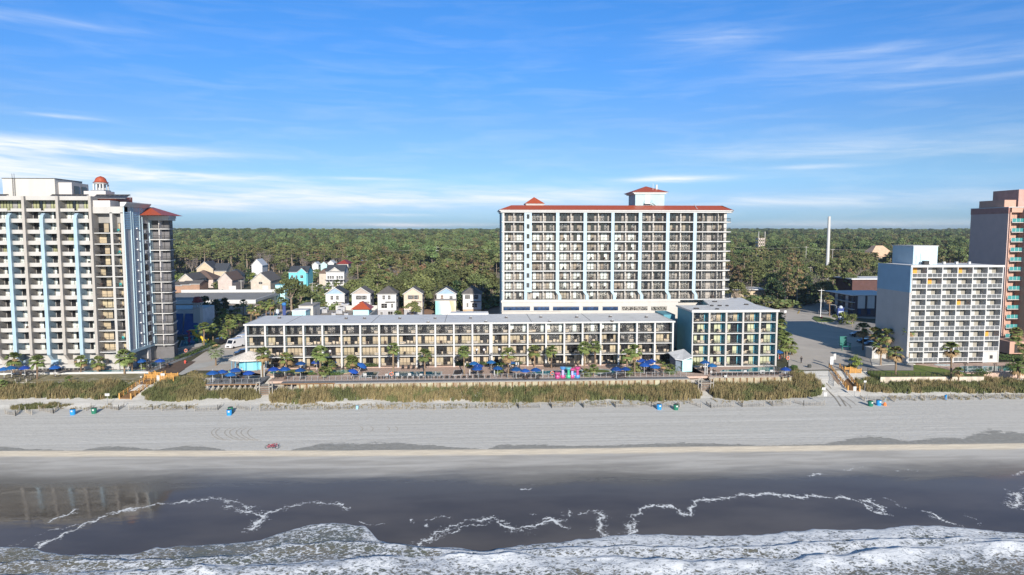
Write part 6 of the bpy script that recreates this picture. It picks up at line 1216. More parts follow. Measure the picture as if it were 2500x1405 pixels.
hedge([(120,920),(170,919)], .7, 1.2, 'long low hedge before the terrace wall left of the ramp post', -1.2, 50); hedge([(5,922),(48,922)], .7, 1.2, 'low hedge before the terrace wall at the far left', -1.2, 50); hedge([(232,921),(258,921)], .7, 1.2, 'oval bush at the foot of the fourth terrace palm', -1.2, 50); hedge([(285,921),(308,921)], .6, 1.1, 'oval bush at the foot of the fifth terrace palm', -1.2, 50); hedge([(322,921),(352,920)], .7, 1.1, 'low hedge left of the timber landing', -1.2, 50)
hedge([(430,880),(448,874),(470,866),(488,858),(505,850),(522,842)], 1.0, 1.5, 'long clipped hedge between the side terrace and the drive', -.2, 60); hedge([(500,842),(515,836),(535,828)], 1.3, 1.8, 'taller hedge beside the tall slim palm', -.2, 60)
hedge([(2385,920),(2410,918)], 2.0, 2.2, 'brown-green dome shrub right of the lawn', -.8, 90); hedge([(2355,926),(2385,928)], 1.0, 1.6, 'bright creeping shrub at the corner of the retaining wall', -1.2, 60); hedge([(2460,900),(2500,899)], 1.4, 1.6, 'dark planting before the terracotta tower', -.1); hedge([(2440,884),(2495,883)], 2.0, 2.0, 'dark leafy planting at the foot of the terracotta tower', -.1)
hedge([(1938,899),(1944,912)], .9, 1.4, 'sparse shrub just outside the annex pool fence', -.4)
# ---- dune grass
gA = M('dune_grass_olive', (.19,.165,.075), .9, .3, .4); gB = M('dune_grass_straw', (.25,.195,.095), .9, .25, .4); gC = M('dune_grass_green', (.13,.14,.055), .9, .3, .4)
def grass(poly, n, h, label=None, mats=(gA,gA,gB), name='dune_grass', blades=9, edge=.8, lean=.35, wb=.055):
    P2 = [Vector(tuple(GT(u, v))[:2]) for u, v in poly]; xs2 = [p.x for p in P2]; ys2 = [p.y for p in P2]
    def inside(x, y):
        c = False; j = len(P2)-1
        for i in range(len(P2)):
            a, b = P2[i], P2[j]
            if (a.y > y) != (b.y > y) and x < (b.x-a.x)*(y-a.y)/(b.y-a.y)+a.x: c = not c
            j = i
        return c
    mb = MB(); k = 0; V = mb.v; F = mb.f; MM = mb.m; ids = [mb.mi(m) for m in mats]
    while k < n:
        x = R.uniform(min(xs2), max(xs2)); y = R.uniform(min(ys2), max(ys2)); wx = x+fbm(x, y, .5)*edge; wy = y+fbm(x+40, y, .5)*edge
        if not inside(wx, wy): k += .25; continue
        k += 1; z = tz(x, y)-.05; big = fbm(x, y, .22); hh_ = h*R.uniform(.5, 1.15)*(1+.35*big)
        if y > 152.7 and DX0-1 < x < A1+.5: continue
        mi = ids[0] if big < -.12 else (ids[-1] if R.random() < .45+.5*big else ids[1])
        for b in range(blades):
            a = R.uniform(0, 6.28); l = R.uniform(.1, lean)*hh_; bx, by = x+R.uniform(-.22,.22), y+R.uniform(-.22,.22); ex, ey = bx+math.cos(a)*l+.12*hh_, by+math.sin(a)*l; ca, sa = math.cos(a+1.57)*wb, math.sin(a+1.57)*wb; hb = hh_*R.uniform(.65,1.1)
            i0 = len(V); V += [(bx-ca,by-sa,z),(bx+ca,by+sa,z),((bx+ex)/2+ca*.8,(by+ey)/2+sa*.8,z+hb*.6),((bx+ex)/2-ca*.8,(by+ey)/2-sa*.8,z+hb*.6),(ex,ey,z+hb)]; F += [(i0,i0+1,i0+2,i0+3),(i0+3,i0+2,i0+4)]; MM += [mi, mi]
    o = mb.build(name); tag(o, label, kind='stuff'); return o
grass([(662,982),(655,962),(690,940),(1250,936),(1688,934),(1715,968),(1690,978),(1600,981),(1500,977),(1400,981),(1250,984),(1100,980),(1000,983),(900,979),(800,986),(700,988)], 7600, 1.6, mats=(gC,gA,gB))
grass([(360,980),(345,965),(400,935),(450,928),(505,938),(634,940),(637,970),(600,979),(540,975),(450,981)], 2600, 1.45, mats=(gC,gA,gA))
grass([(-10,977),(-10,945),(100,944),(180,944),(300,940),(330,948),(290,972),(230,980),(180,975),(80,972)], 2600, 1.45, mats=(gC,gA,gB))
grass([(1735,970),(1730,940),(1930,925),(1945,912),(1985,928),(2008,950),(2005,966),(1900,976),(1800,979)], 3600, 1.6, mats=(gC,gA,gB))
grass([(2095,950),(2090,935),(2130,930),(2380,930),(2510,935),(2510,958),(2440,962),(2300,960),(2180,962),(2120,958)], 3400, 1.4, mats=(gC,gA,gB))
grass([(25,1003),(30,994),(90,986),(160,988),(170,995),(100,1000)], 420, .7, mats=(gC,gA,gA), wb=.04)
grass([(95,947),(150,935),(330,930),(340,940),(200,948)], 500, .35, mats=(gA,gA,gB)); grass([(440,932),(470,905),(505,915),(505,930)], 300, .3, mats=(gC,gA,gB))
for (a, b, n) in ((130,290,60),(330,480,90),(630,860,150),(860,1120,190),(1120,1300,110),(1330,1480,80),(1480,1690,90),(1740,1920,50),(2150,2500,190)):
    grass([(a,1000 if a < 1200 else 996-(a-1200)*.016),(b,1000 if b < 1200 else 996-(b-1200)*.016),(b,988 if b < 1200 else 984-(b-1200)*.016),(a,988 if a < 1200 else 984-(a-1200)*.016)], n, .55, mats=(gA,gB,gB), name='sparse_dune_grass', blades=7, edge=.5, wb=.03)
# ================================================================ things on the decks, beach and streets
def proto_chair(m, name='patio_chair'):
    mb = MB(); mb.box(-.27,-.25,.40,.27,.25,.45,m); mb.box(-.27,.21,.45,.27,.27,.95,m)
    for x in (-.25,.25):
        for y in (-.22,.24): mb.box(x-.025,y-.025,0,x+.025,y+.025,.42,m)
        mb.box(x-.03,-.25,.62,x+.03,.25,.66,m)
    return mb.mesh(name)
CH = {'d': proto_chair(dgrey), 't': proto_chair(M('bright_teal_plastic', (.02,.42,.42), .5)), 'w': proto_chair(M('white_plastic', (.6,.6,.58), .5)), 'b': proto_chair(M('brown_wicker', (.09,.06,.05), .8))}
nchair = 0
for (x, y, z, lab) in CHAIRSPOTS:
    if nchair >= 288 and 'teal chair' not in lab: continue
    nchair += 1; k = 't' if 'teal chair' in lab else ('w' if 'pale' in lab else R.choice('ddb'))
    o = bpy.data.objects.new('patio_chair', CH[k]); COL.objects.link(o); o.location = (x, y, z); o.rotation_euler = (0,0,R.uniform(-.6,.6)+(0 if R.random() < .7 else 1.5)); tag(o, lab, 'chair', 'chairs on the hotel balconies')
print('balcony chairs', nchair)
# umbrellas with tables and chairs
def proto_umbrella():
    r = empty('parasol', (0,0,0)); mb = MB(); n = 8; R0 = 1.25
    for i in range(n):
        a, b = 2*math.pi*i/n, 2*math.pi*(i+1)/n; m_ = (a+b)/2
        A = (math.cos(a)*R0, math.sin(a)*R0, 2.05); B = (math.cos(b)*R0, math.sin(b)*R0, 2.05); C_ = (math.cos(m_)*R0*.9, math.sin(m_)*R0*.9, 2.12); A2 = (A[0]*.5,A[1]*.5,2.42); B2 = (B[0]*.5,B[1]*.5,2.42)
        mb.add([A, C_, B, B2, (0,0,2.66), A2], [(0,1,5),(1,2,3),(1,3,5),(5,3,4)], ublue); mb.add([A, C_, B, (B[0],B[1],1.9), (C_[0],C_[1],1.97), (A[0],A[1],1.9)], [(0,1,4,5),(1,2,3,4)], ublue)
    o = mb.mesh('canopy'); inst('canopy', o, r, (0,0,0)); mb = MB(); mb.bar((0,0,0),(0,0,2.8),.035,wmetal,6); mb.lathe((0,0,0),[(.3,0),(.3,.08),(.06,.14)],dgrey,8); inst('pole', mb.mesh('pole'), r, (0,0,0)); return r
def proto_table(m=dgrey):
    r = empty('round_table', (0,0,0)); mb = MB(); mb.lathe((0,0,.70),[(.6,0),(.62,.02),(.6,.05)],m,14); inst('table_top', mb.mesh('table_top'), r, (0,0,0)); mb = MB(); mb.bar((0,0,0),(0,0,.7),.05,m,6); mb.cb((0,0,.03),(.7,.08,.05),m); mb.cb((0,0,.03),(.08,.7,.05),m); inst('leg', mb.mesh('leg'), r, (0,0,0)); return r
UMB = proto_umbrella(); TAB = proto_table(); used = {'u':0,'t':0}
def place(root, key, *a, **k):
    if used.get(key): return clone(root, *a, **k)
    used[key] = 1; loc, rz, sc, label, group = (list(a)+[None]*5)[:5]; root.location = loc
    root.rotation_euler = (0,0,k.get('rz') or rz or 0)
    if (k.get('sc') or sc): root.scale = ((k.get('sc') or sc),)*3
    root['label'] = k.get('label') or label; g = k.get('group') or group
    if g: root['group'] = g
    return root
UMB['category'] = 'umbrella'; TAB['category'] = 'table'
USETS = [('on the umbrella terrace by the tiki bar', [(519,911),(542,906),(563,912),(575.5,905),(607,910)], 0, 3), ('right of the beach stairs, round the green stream', [(668,902),(695,902),(733,902),(734,886),(773,884)], 0, 2),
 ('tilted in the wind left of the pools', [(818,884),(874,888),(857,902)], 0, 1), ('around the round table garden mid-deck', [(1157,886),(1168,892),(1165,899),(1199,882),(1247,883),(1215,897)], 0, 2), ('in the straight row before the water toys', [(1260,902.5),(1282,902.5),(1308,902)], 0, 2),
 ('around the double palm near the deck right end', [(1505,902),(1527,898.5),(1566,881),(1590,879.5),(1579,886),(1573,892),(1599,895)], 0, 2), ('on the annex pool deck', [(1721,884),(1738,891),(1901,858),(1918,899)], 0, 2),
 ('on the front terrace of the cream hotel', [(9,900),(27,899),(60,897),(134,896)], 0, 1), ('at the side terrace of the cream hotel', [(344,881),(390.6,879)], 0, 1)]
nch = 0
for zone, lst, z, k in USETS:
    for i, (u, v) in enumerate(lst):
        p = G(u, v, 2.3); p.z = .0; o = place(UMB, 'u', p, R.uniform(0,.7), R.uniform(.95,1.12), f'{nth(i+1)} blue parasol from the left {zone}', 'blue parasols on the hotel decks')
        if 'tilted' in zone: o.rotation_euler = (.12, (-.35,.5,.3)[i], 0)
        if k:
            q = p+Vector((.75,.55,0)) ; place(TAB, 't', q, 0, 1, f'dark table under the {nth(i+1)} parasol {zone}', 'round tables under the parasols')
            for j in range(k):
                a = j*2.3+R.uniform(0,1)+i; c = bpy.data.objects.new('deck_chair', CH['b' if i % 2 else 'd']); COL.objects.link(c); c.location = q+Vector((math.cos(a)*1.0, math.sin(a)*1.0, 0)); c.rotation_euler = (0,0,a-1.57); tag(c, f'dark chair at the {nth(i+1)} parasol table {zone}', 'chair', f'chairs at the {nth(i+1)} parasol {zone}')
# loungers
def proto_lounger():
    r = empty('sun_lounger', (0,0,0)); m = M('charcoal_sling', (.035,.033,.034), .8, .2, 2); mb = MB(); mb.box(-.32,-.95,.3,.32,.25,.36,m); inst('seat', mb.mesh('seat'), r, (0,0,0)); mb = MB(); mb.yprism([(.25,.3),(.85,.85),(.9,.81),(.3,.26)],-.32,.32,m); inst('backrest', mb.mesh('backrest'), r, (0,0,0))
    mb = MB(); mb.box(-.03,-.03,0,.03,.03,.3,dgrey); lm = mb.mesh('leg')
    for x in (-.28,.28):
        for y in (-.85,.3): inst('leg', lm, r, (x,y,0))
    return r
LNG = proto_lounger(); LNG['category'] = 'sun lounger'
def row(uva, uvb, n, lab, rz=0.0, z=0.0, grp=None):
    a, b = G(*uva, z), G(*uvb, z)
    for i in range(n): p = a+(b-a)*(i+.5)/n; p.x += R.uniform(-.12,.12); place(LNG, 'l', p, rz+R.uniform(-.08,.08), None, f'{nth(i+1)} dark sun lounger from the left {lab}', f'dark sun loungers {lab}')
row((97,903),(207,903),12,'before the cream hotel',0); row((246,900),(283,900),4,'by the cream hotel corner',0); row((370,878),(425,852),9,'on the side terrace',.1); row((905,926),(1099,924.5),15,'along the fence by the long pool',math.pi); row((978,901),(1028,901),4,'behind the long pool',0); row((1083,925),(1200,924),8,'along the fence mid-deck',math.pi); row((1330,897),(1374,896),7,'left of the water toys',0); row((1378,896),(1404,896),4,'behind the water toys',0)
row((1253,922),(1320,921),6,'by the straight parasol row',math.pi); row((1460,920),(1512,919),5,'near the lazy river',math.pi); row((1753,891),(1822,891),8,'behind the annex pool',0); row((1853,890),(1892,890),5,'at the annex right end',0); row((1740,918),(1905,915),16,'along the annex fence',math.pi)
row((20,903),(85,903),6,'at the far left terrace',0); row((675,920),(745,919),6,'by the green stream',math.pi); row((1210,913),(1250,911),3,'right of the table garden',.5); row((1575,900),(1610,902),4,'under the right parasols',.3)
# life rings, notice boards
def ring(u, v, lab, z=0):
    p = G(u, v, z); mb = MB(); n = 14
    for i in range(n): a, b = 2*math.pi*i/n, 2*math.pi*(i+1)/n; mb.bar((math.cos(a)*.38,0,math.sin(a)*.38+1.0),(math.cos(b)*.38,0,math.sin(b)*.38+1.0),.1,M('ring_orange',(.8,.16,.05),.5) if i % 4 else white,6)
    mb.bar((0,.1,0),(0,.1,1.6),.05,white); o = mb.build('life_ring', org=(0,0,0)); o.location = p; tag(o, lab, 'life ring')
ring(956,924,'orange and white life ring on the pool fence below the fourth-bay palm'); ring(454,865,'orange life ring on the white side terrace wall'); ring(1348,922,'orange life ring beside the pink water toys'); ring(1923,884,'orange life ring near the annex corner parasol')
def sign(u, v, w_, h_, zc, lab, z=0, m=white, post=True, name='sign_board', glyph=0, cat='sign'):
    p = G(u, v, z) if z != 'g' else GT(u, v); r = empty(name, p, lab, cat); mb = MB(); mb.box(p.x-w_/2,p.y-.04,p.z+zc-h_/2,p.x+w_/2,p.y,p.z+zc+h_/2,m)
    for k in range(glyph): zz = p.z+zc+h_*(.32-.64*k/max(1,glyph-1)); mb.box(p.x-w_*.36,p.y-.055,zz-.025,p.x+w_*R.uniform(.1,.36),p.y-.041,zz+.025,M('sign_lines',(.12,.12,.14)))
    mb.build('board', r)
    if post: mb = MB(); mb.bar((p.x,p.y+.03,p.z-.2),(p.x,p.y+.03,p.z+zc),.05,alu if m is white else woodb); mb.build('post', r)
    return r
for i, (u, v, w_) in enumerate([(891,925,.75),(944,924.5,.6),(970,923.5,.8),(1000,924.5,.7),(1028,924.5,.65),(1736,917,.5),(1819,917,.7),(1861,917,1.1),(1883,916,.7)]): sign(u, v, w_, .75 if w_ > .65 else .5, .85, f'{nth(i+1)} white notice board from the left on the pool fences', 0.02, post=False, glyph=3)
sign(1263,900,.85,.7,1.2,'white notice board in the middle of the deck behind the parasol row',0,glyph=3); sign(1135,902,.45,.6,1.3,'white notice post left of the palm shadow',0,glyph=2); sign(1771,925,.6,.5,.6,'white notice on the annex stair landing',-.3,glyph=2)
for i, (u, v) in enumerate([(638,921),(645,920),(1721,915),(1726,915),(1147,921),(1207,920),(1325,921)]): p = G(u, v, 0); mb = MB(); mb.bar((p.x,p.y,0),(p.x,p.y,2.6 if i < 4 else 1.7),.11,white,8); mb.cb((p.x,p.y,2.6 if i < 4 else 1.7),(.3,.3,.12),white); tag(mb.build('shower_post', org=p), f'{nth(i+1)} white shower post from the left along the deck edge' if i < 4 else f'short white bollard {["beside the spa","left of the thatched corner","left of the water toys"][i-4]}', 'post')
def lamp(u, v, vt, lab, arm=1.6, m=alu, z=0): 
    p = G(u, v, z); h = P(u, vt, p.y).z; r = empty('street_lamp', p, lab, 'street lamp'); mb = MB(); mb.path([p+Vector((0,0,-.1)), Vector((p.x,p.y,h*.6)), Vector((p.x,p.y,h-.6)), Vector((p.x+arm*.4,p.y,h-.1)), Vector((p.x+arm,p.y,h))], [.16,.13,.1,.08,.07], m, 8); mb.build('pole', r); mb = MB(); mb.cb((p.x+arm*1.15,p.y,h), (.9,.3,.15), m); mb.build('lamp_head', r)
lamp(1916,747,703,'pale curved street lamp nearest the annex roof, at the road bend',3.2); lamp(1941,722,688,'second pale curved street lamp further up the road',3.4); lamp(2041,785,744,'dark utility pole with lamp arm at the shaded motel corner',-1.8,woodg); lamp(704,725,712,'pale street lamp with two arms over the round oak',-3.0); lamp(1198,900,863,'thin deck lamp post beside the mid-deck parasols',.3,dgrey); lamp(1268,905,872,'thin lamp post on the deck left of the straight parasol row',.3,dgrey); lamp(115,903,889,'short terrace lamp before the cream hotel',.1,dgrey); lamp(2355,909,889,'black pool lamp left of the brown dome shrub',.1,black); lamp(2427,909,889,'black pool lamp right of the brown dome shrub',.1,black); lamp(359,905,877,'short terrace lamp near the side parasol',.1,dgrey)
# utility poles and wires
def upole(u, v, vt, lab, Y=None, arms=1, m=woodg):
    p = G(u, v, 0) if Y is None else Vector((XU(u, Y, v), Y, hillz(XU(u, Y, v), Y))); h = P(u, vt, p.y).z; k = min(1.25, p.y/260); r = empty('utility_pole', p, lab, 'utility pole'); mb = MB(); mb.bar((p.x,p.y,p.z-.5),(p.x,p.y,h),.16*k,m,6,.12*k); mb.build('pole', r)
    mb = MB(); [mb.cb((p.x,p.y,h-.6-i*1.8*k),(2.4*k,.12*k,.14*k),m) for i in range(arms)]; mb.build('crossarm', r); return Vector((p.x,p.y,h-.4))
a1 = upole(764,742,690,'wooden utility pole by the lane behind the mint block'); upole(761,742,698,'shorter wooden pole touching the lane pole'); b1 = upole(1977,722,651,'wooden utility pole with crossarms left of the white mast',arms=2); upole(2003,773,706,'white traffic pole with lamp arm on the kerb island',arms=1,m=wmetal); c1 = upole(1060,0,602,'far pole rising from the wood above the tan house',480,2,cream); d1 = upole(2057,0,608,'far small pole beside the white mast',520,1,cream); e1 = upole(1990,0,602,'far small pole left of the white mast',520,1,cream); upole(2118,706,670,'thin pole before the brick shop'); upole(494,702,685,'thin pale pole among the beige houses',m=cream); upole(589,706,684,'thin pale pole before the garage house',m=cream); upole(787,703,683,'thin pole at the lane end',m=cream)
mb = MB(); q0 = P(915, 613, 470); q1 = P(1200, 609, 500)
for a, b in ((q0, c1), (c1, q1)): mb.path([a+(b-a)*t/6-Vector((0,0,math.sin(math.pi*t/6)*1.2)) for t in range(7)], .05, M('pale_wire',(.36,.33,.28)), 3)
tag(mb.build('power_line', org=c1), 'thin pale power line crossing the wood behind the narrow houses', 'power line')
mb = MB(); q0 = P(1792, 604, 520)
for a, b in ((q0, e1), (e1, d1), (d1, P(2330, 607, 520))): mb.path([a+(b-a)*t/6-Vector((0,0,math.sin(math.pi*t/6)*1.0)) for t in range(7)], .05, M('pale_wire'), 3)
tag(mb.build('power_line', org=e1), 'thin pale power line crossing the wood right of the tower hotel', 'power line')
# water toys
TOY = [('toy_pink',(.50,.07,.22)),('toy_blue',(.08,.26,.55)),('toy_cyan',(.1,.38,.45)),('toy_green',(.05,.45,.22)),('toy_lilac',(.45,.4,.75))]; TM = [M(n, c, .35, .05, 1) for n, c in TOY]
def bucket(u, v, h, a, b, c, lab):
    p = G(u, v, 0); r = empty('water_toy', p, lab, 'water toy', None); mb = MB(); mb.lathe(p,[(.5,0),(.62,.4),(.5,.7)],TM[a],12); mb.build('base', r); mb = MB(); mb.bar((p.x,p.y,.6),(p.x,p.y,h-.5),.3,TM[b],8); mb.build('stem', r); mb = MB(); mb.lathe((p.x,p.y,h-.6),[(.45,0),(.65,.25),(.68,.6)],TM[c],12); mb.build('bucket', r)
for q in ((1361,924,1.4,0,4,0,'low pink splash toy at the left of the group'),(1374,923,2.6,0,4,1,'tall pink and blue splash toy, second in the group'),(1388,923,2.5,3,3,2,'green splash toy with cyan bucket'),(1397,923,2.3,0,4,0,'pink and lilac splash toy right of the green one'),(1402,922,1.2,2,1,1,'small blue splash toy in the middle of the group'),(1410,923,2.6,1,0,0,'blue splash toy with pink top, rightmost of the group'),(1383,918,1.6,1,1,2,'blue splash toy behind the green one')): bucket(*q)
for i, (u, v, h, a) in enumerate([(470,838,2.2,1),(462,836,3.6,0),(480,834,5,3),(455,840,2.0,2)]): bucket(u, v, h, a, a, a, ['blue','pink','tall green','cyan'][i]+' pole toy in the shaded water park by the blue awnings')
p = G(488, 838, 0); r = empty('water_slide', p, 'yellow water slide frame in the shaded splash park', 'slide'); mb = MB(); yl = M('slide_yellow',(.7,.5,.05),.4)
mb.path([(p.x-2,p.y,3.6),(p.x-1,p.y-.6,2.6),(p.x+.4,p.y+.2,1.6),(p.x+1.8,p.y-.5,.5)], .5, yl, 8); mb.build('chute', r); mb = MB(); [mb.bar((p.x-2+i*1.4,p.y+(i%2),0),(p.x-2+i*1.4,p.y+(i%2),3.8-i*.9),.12,yl) for i in range(4)]; mb.cb((p.x-2,p.y,4),(2,1.6,.2),yl); mb.build('frame', r)
pool('splash_pool', pl((440,846),(445,832),(515,826),(512,842),z=-.15), -.2, poolw, 'blue splash pool in the shade by the awnings')
p = G(460, 850, 0); r = empty('splash_wall', p, 'low white wall between the splash park and the cream hotel terrace', 'wall'); mb = MB(); a = G(432,860,-.2); b = G(492,846,-.2); mb.bar(a+Vector((0,0,.6)), b+Vector((0,0,.6)), .55, ptan); mb.build('wall', r)
# wooden ramps and stairs
def rampway(a, b, za, zb, wd, lab, m, n, mtop, name='wooden_ramp'):
    """straight walkway with railings from a (low) to b (high)"""
    a = Vector((a.x, a.y, za)); b = Vector((b.x, b.y, zb)); r = empty(name, a, lab, 'ramp'); d = (b-a); hd_ = Vector((d.x,d.y,0)).normalized(); nn = Vector((-hd_.y, hd_.x, 0))*wd/2
    mb = MB(); mb.add([a-nn,b-nn,b+nn,a+nn,a-nn-Vector((0,0,.2)),b-nn-Vector((0,0,.2)),b+nn-Vector((0,0,.2)),a+nn-Vector((0,0,.2))],[(0,1,2,3),(7,6,5,4),(0,4,5,1),(1,5,6,2),(2,6,7,3),(3,7,4,0)],m); mb.build('deck', r)
    for s_ in (-1, 1):
        mb = MB()
        for hh_ in (.35,.65,1.0): mb.bar(a+nn*s_+Vector((0,0,hh_)), b+nn*s_+Vector((0,0,hh_)), .07, mtop)
        mb.build('handrail', r)
        for i in range(n+1): p = a+(b-a)*i/n+nn*s_; k = .13 if i == 0 else .08; mb = MB(); mb.box(p.x-k,p.y-k,p.z-1.2,p.x+k,p.y+k,p.z+1.1,mtop); mb.build('post', r)
    return r
wt = M('honey_timber', (.50,.27,.08), .7, .2, 2)
a = GT(306,974); b = G(391,918,-.1); rampway(a, b, a.z+.15, .1, 2.6, 'long honey-coloured timber ramp climbing from the beach to the landing left of the terrace', woodb, 9, wt)
def landing(u, v, lab, x_, y_, z, m, n=3):
    p = G(u, v, z); r = empty('timber_landing', p, lab, 'landing'); mb = MB(); mb.box(p.x-x_/2,p.y-y_/2,z-.2,p.x+x_/2,p.y+y_/2,z,woodb); mb.build('deck', r)
    mb = MB(); [mb.box(p.x-x_/2,p.y+s_*y_/2-.05,z+k*.24+.1,p.x+x_/2,p.y+s_*y_/2+.05,z+k*.24+.26,m) for k in range(4) for s_ in (-1,1)]; mb.build('slatted_rail', r); mb = MB(); [mb.box(p.x+sx2*x_/2-.1,p.y+sy2*y_/2-.1,z-1.6,p.x+sx2*x_/2+.1,p.y+sy2*y_/2+.1,z+1.2,m) for sx2 in (-1,0,1) for sy2 in (-1,1)]; mb.build('posts', r)
landing(375,922,'new yellow timber landing with slatted rails at the top of the left ramp',3.0,2.2,-.1,woodn); landing(413,925,'second yellow timber landing jutting toward the drive',3.0,2.4,-.1,woodn); landing(2082,909,'new yellow timber landing beside the right-hand ramp',2.8,2.2,-.6,woodn)
p0 = G(383,905,0); mb = MB(); a = G(394,917,-.1); b = G(432,902,-.1)
a = GT(2084,955); b = G(2037,899,-.3); rampway(a, b, a.z+.15, -.2, 2.5, 'dark honey timber ramp descending to the beach beside the road end', woodb, 8, wt); a = GT(2048,952); b = G(2022,905,-.5)
fence(a.x, a.y, b.x, b.y, -1.4, 8, 'leaning brown handrail left of the right-hand ramp', woodb, 1.2)
a = GT(52,940); b = G(112,912,-.9); rampway(a, b, a.z+.3, -.8, 2.2, 'weathered grey boardwalk ramp from the cream hotel terrace to the dune', woodg, 6, woodg, 'grey_ramp')
def stairs(u0, u1, vt, vb, z1, lab, n=9):
    x0, x1 = G(u0,vb,-2.5).x, G(u1,vb,-2.5).x; yb = GT((u0+u1)/2, vb); yt = G((u0+u1)/2, vt, z1).y; r = empty('beach_stairs', (( x0+x1)/2, yb.y, yb.z), lab, 'stairs')
    for i in range(n): t = i/(n-1); mb = MB(); y = yb.y+(yt-yb.y)*t; z = yb.z+.15+(z1-yb.z-.15)*t; mb.box(x0,y-.2,z-.06,x1,y+.22,z,woodg if i % 2 else M('reddish_tread',(.36,.25,.19),.8)); mb.build('step', r)
    for x in (x0-.1, x1+.1):
        mb = MB(); mb.bar((x,yb.y,yb.z+1.0),(x,yt,z1+1.0),.07,woodg); mb.bar((x,yb.y,yb.z+.15),(x,yt,z1-.1),.1,woodg); mb.bar((x,yb.y,yb.z),(x,yb.y,yb.z+1.1),.09,woodg); mb.bar((x,yt,z1-2),(x,yt,z1+1.1),.09,woodg); mb.build('handrail', r)
    mb = MB(); mb.box(x0-.8,yt,z1-.2,x1+.8,yt+2.6,z1,woodg); [mb.box(x0-.8+i*(x1-x0+1.6)/5-.08,yt,-2.4,x0-.8+i*(x1-x0+1.6)/5+.08,yt+.2,z1+1.0,woodg) for i in (0,1,4,5)]; mb.box(x0-.8,yt,z1+.85,x0+.1,yt+.15,z1+1.0,woodg); mb.box(x1-.1,yt,z1+.85,x1+.8,yt+.15,z1+1.0,woodg); mb.build('landing', r)
stairs(644,664,944,964,-.1,'grey timber stairs from the boardwalk gap down to the sand near the tiki hut'); stairs(1704,1724,935,954,-.1,'grey timber stairs between the low hotel deck and the annex deck')
# bins, cone
def bin_(u, v, m, lab, h=1.15, r0=.5, lid=False):
    p = GT(u, v); r = empty('waste_drum', p, lab, 'bin'); mb = MB(); mb.lathe(p,[(r0*.88,-.1),(r0*.95,.2),(r0,h*.5),(r0*1.03,h*.52),(r0*.98,h*.9),(r0*1.04,h)],m,14); mb.build('drum', r); mb = MB(); mb.lathe((p.x,p.y,p.z+h+.005),[(r0*.9,0),(r0*.9,.03)],dgrey if not lid else m,12); mb.build('liner', r)
    if not lid: mb = MB(); mb.box(p.x-.1,p.y-r0*1.06,p.z+h*.6,p.x+.25,p.y-r0*.9,p.z+h*.85,white); mb.build('label', r)
bb = M('bin_blue',(.02,.25,.60),.45,.1,1); gg = M('bin_green',(.02,.16,.10),.45,.1,1)
for q in ((178,1013,bb,'blue drum bin on the sand at the left, beside the green one'),(230,1010,gg,'green drum bin on the sand at the left'),(563,1008,gg,'green drum bin behind the tilted blue one'),(560,1014,bb,'blue drum bin tipped toward the sea in front of a green one'),(1609,1000,bb,'blue drum bin right of centre by the sand fence'),(1650,1001,gg,'green drum bin right of centre by the sand fence'),(2125,992,gg,'green drum bin near the beach access'),(2145,990,bb,'blue drum bin near the beach access, beside the green one')): bin_(*q, 1.15, .52)
bin_(872,999,M('bin_pale_blue',(.3,.5,.65),.6),'small pale blue tub among the dune fence',.7,.3,True); bin_(2309,976,bb,'narrow blue bin at the right sand fence',1.0,.28,True); bin_(285,963,M('bin_teal_grey',(.2,.4,.42),.6),'small teal post box in the dune grass',.7,.2,True)
p = GT(2160,991); r = empty('float_marker', p, 'orange beach marker beside the right-hand blue bin', 'marker'); mb = MB(); mb.lathe(p,[(.32,0),(.34,.4),(.2,.6),(.1,.75)],M('marker_orange',(.8,.2,.05),.5),10); mb.build('body', r); mb = MB(); mb.bar((p.x,p.y,p.z+.7),(p.x,p.y,p.z+1.5),.05,M('marker_blue',(.4,.6,.7))); mb.build('stick', r)
# beach signs
sign(263,990,.0001+.95,.55,2.3,'white triangular beach sign at the foot of the left ramp','g',glyph=1); sign(2014,988,.75,.85,2.2,'nearest white double sign at the beach access','g',glyph=2,m=white); sign(2010,978,.8,.6,2.6,'white triangular sign just behind the nearest beach access sign','g',glyph=2); sign(2086,970,.7,1.0,1.9,'white notice sign right of the beach access ramp','g',glyph=3); sign(2111,956,.6,.45,2.3,'small white and black sign on a tall post by the dune','g',glyph=1)
sign(387,938,.7,1.4,1.3,'white rounded notice beside the left timber landing',-1.2,glyph=2); sign(398,936,.9,1.6,1.5,'grey-white notice board right of the rounded one',-1.2,glyph=4,m=M('pale_board',(.6,.62,.64))); sign(345,933,.4,.3,1.2,'small cream marker post at the end of the terrace wall',-1.2); sign(2030,900,.8,2.0,2.0,'tall white notice board at the road end, left one',-.3,glyph=4,m=M('pale_board')); sign(2037,896,.65,1.5,2.6,'white notice board at the road end, right one',-.3,glyph=4)
def octo(u, v, lab): p = G(u, v, -.1); r = empty('stop_sign', p, lab, 'stop sign'); mb = MB(); mb.xprism([(p.x+.4*math.cos(rad(22.5+45*i)), 2.3+.4*math.sin(rad(22.5+45*i))) for i in range(8)], p.y-.04, p.y, M('sign_red',(.5,.02,.05),.5)); mb.build('plate', r); mb = MB(); mb.bar((p.x,p.y+.03,0),(p.x,p.y+.03,2.3),.05,alu); mb.build('post', r)
octo(2005,792,'red octagonal stop sign seen from behind the crossing on the right road')
sign(1917,776,.9,.9,2.4,'pale round-topped sign at the kerb beside the annex roof',-.1,m=M('pale_board'))
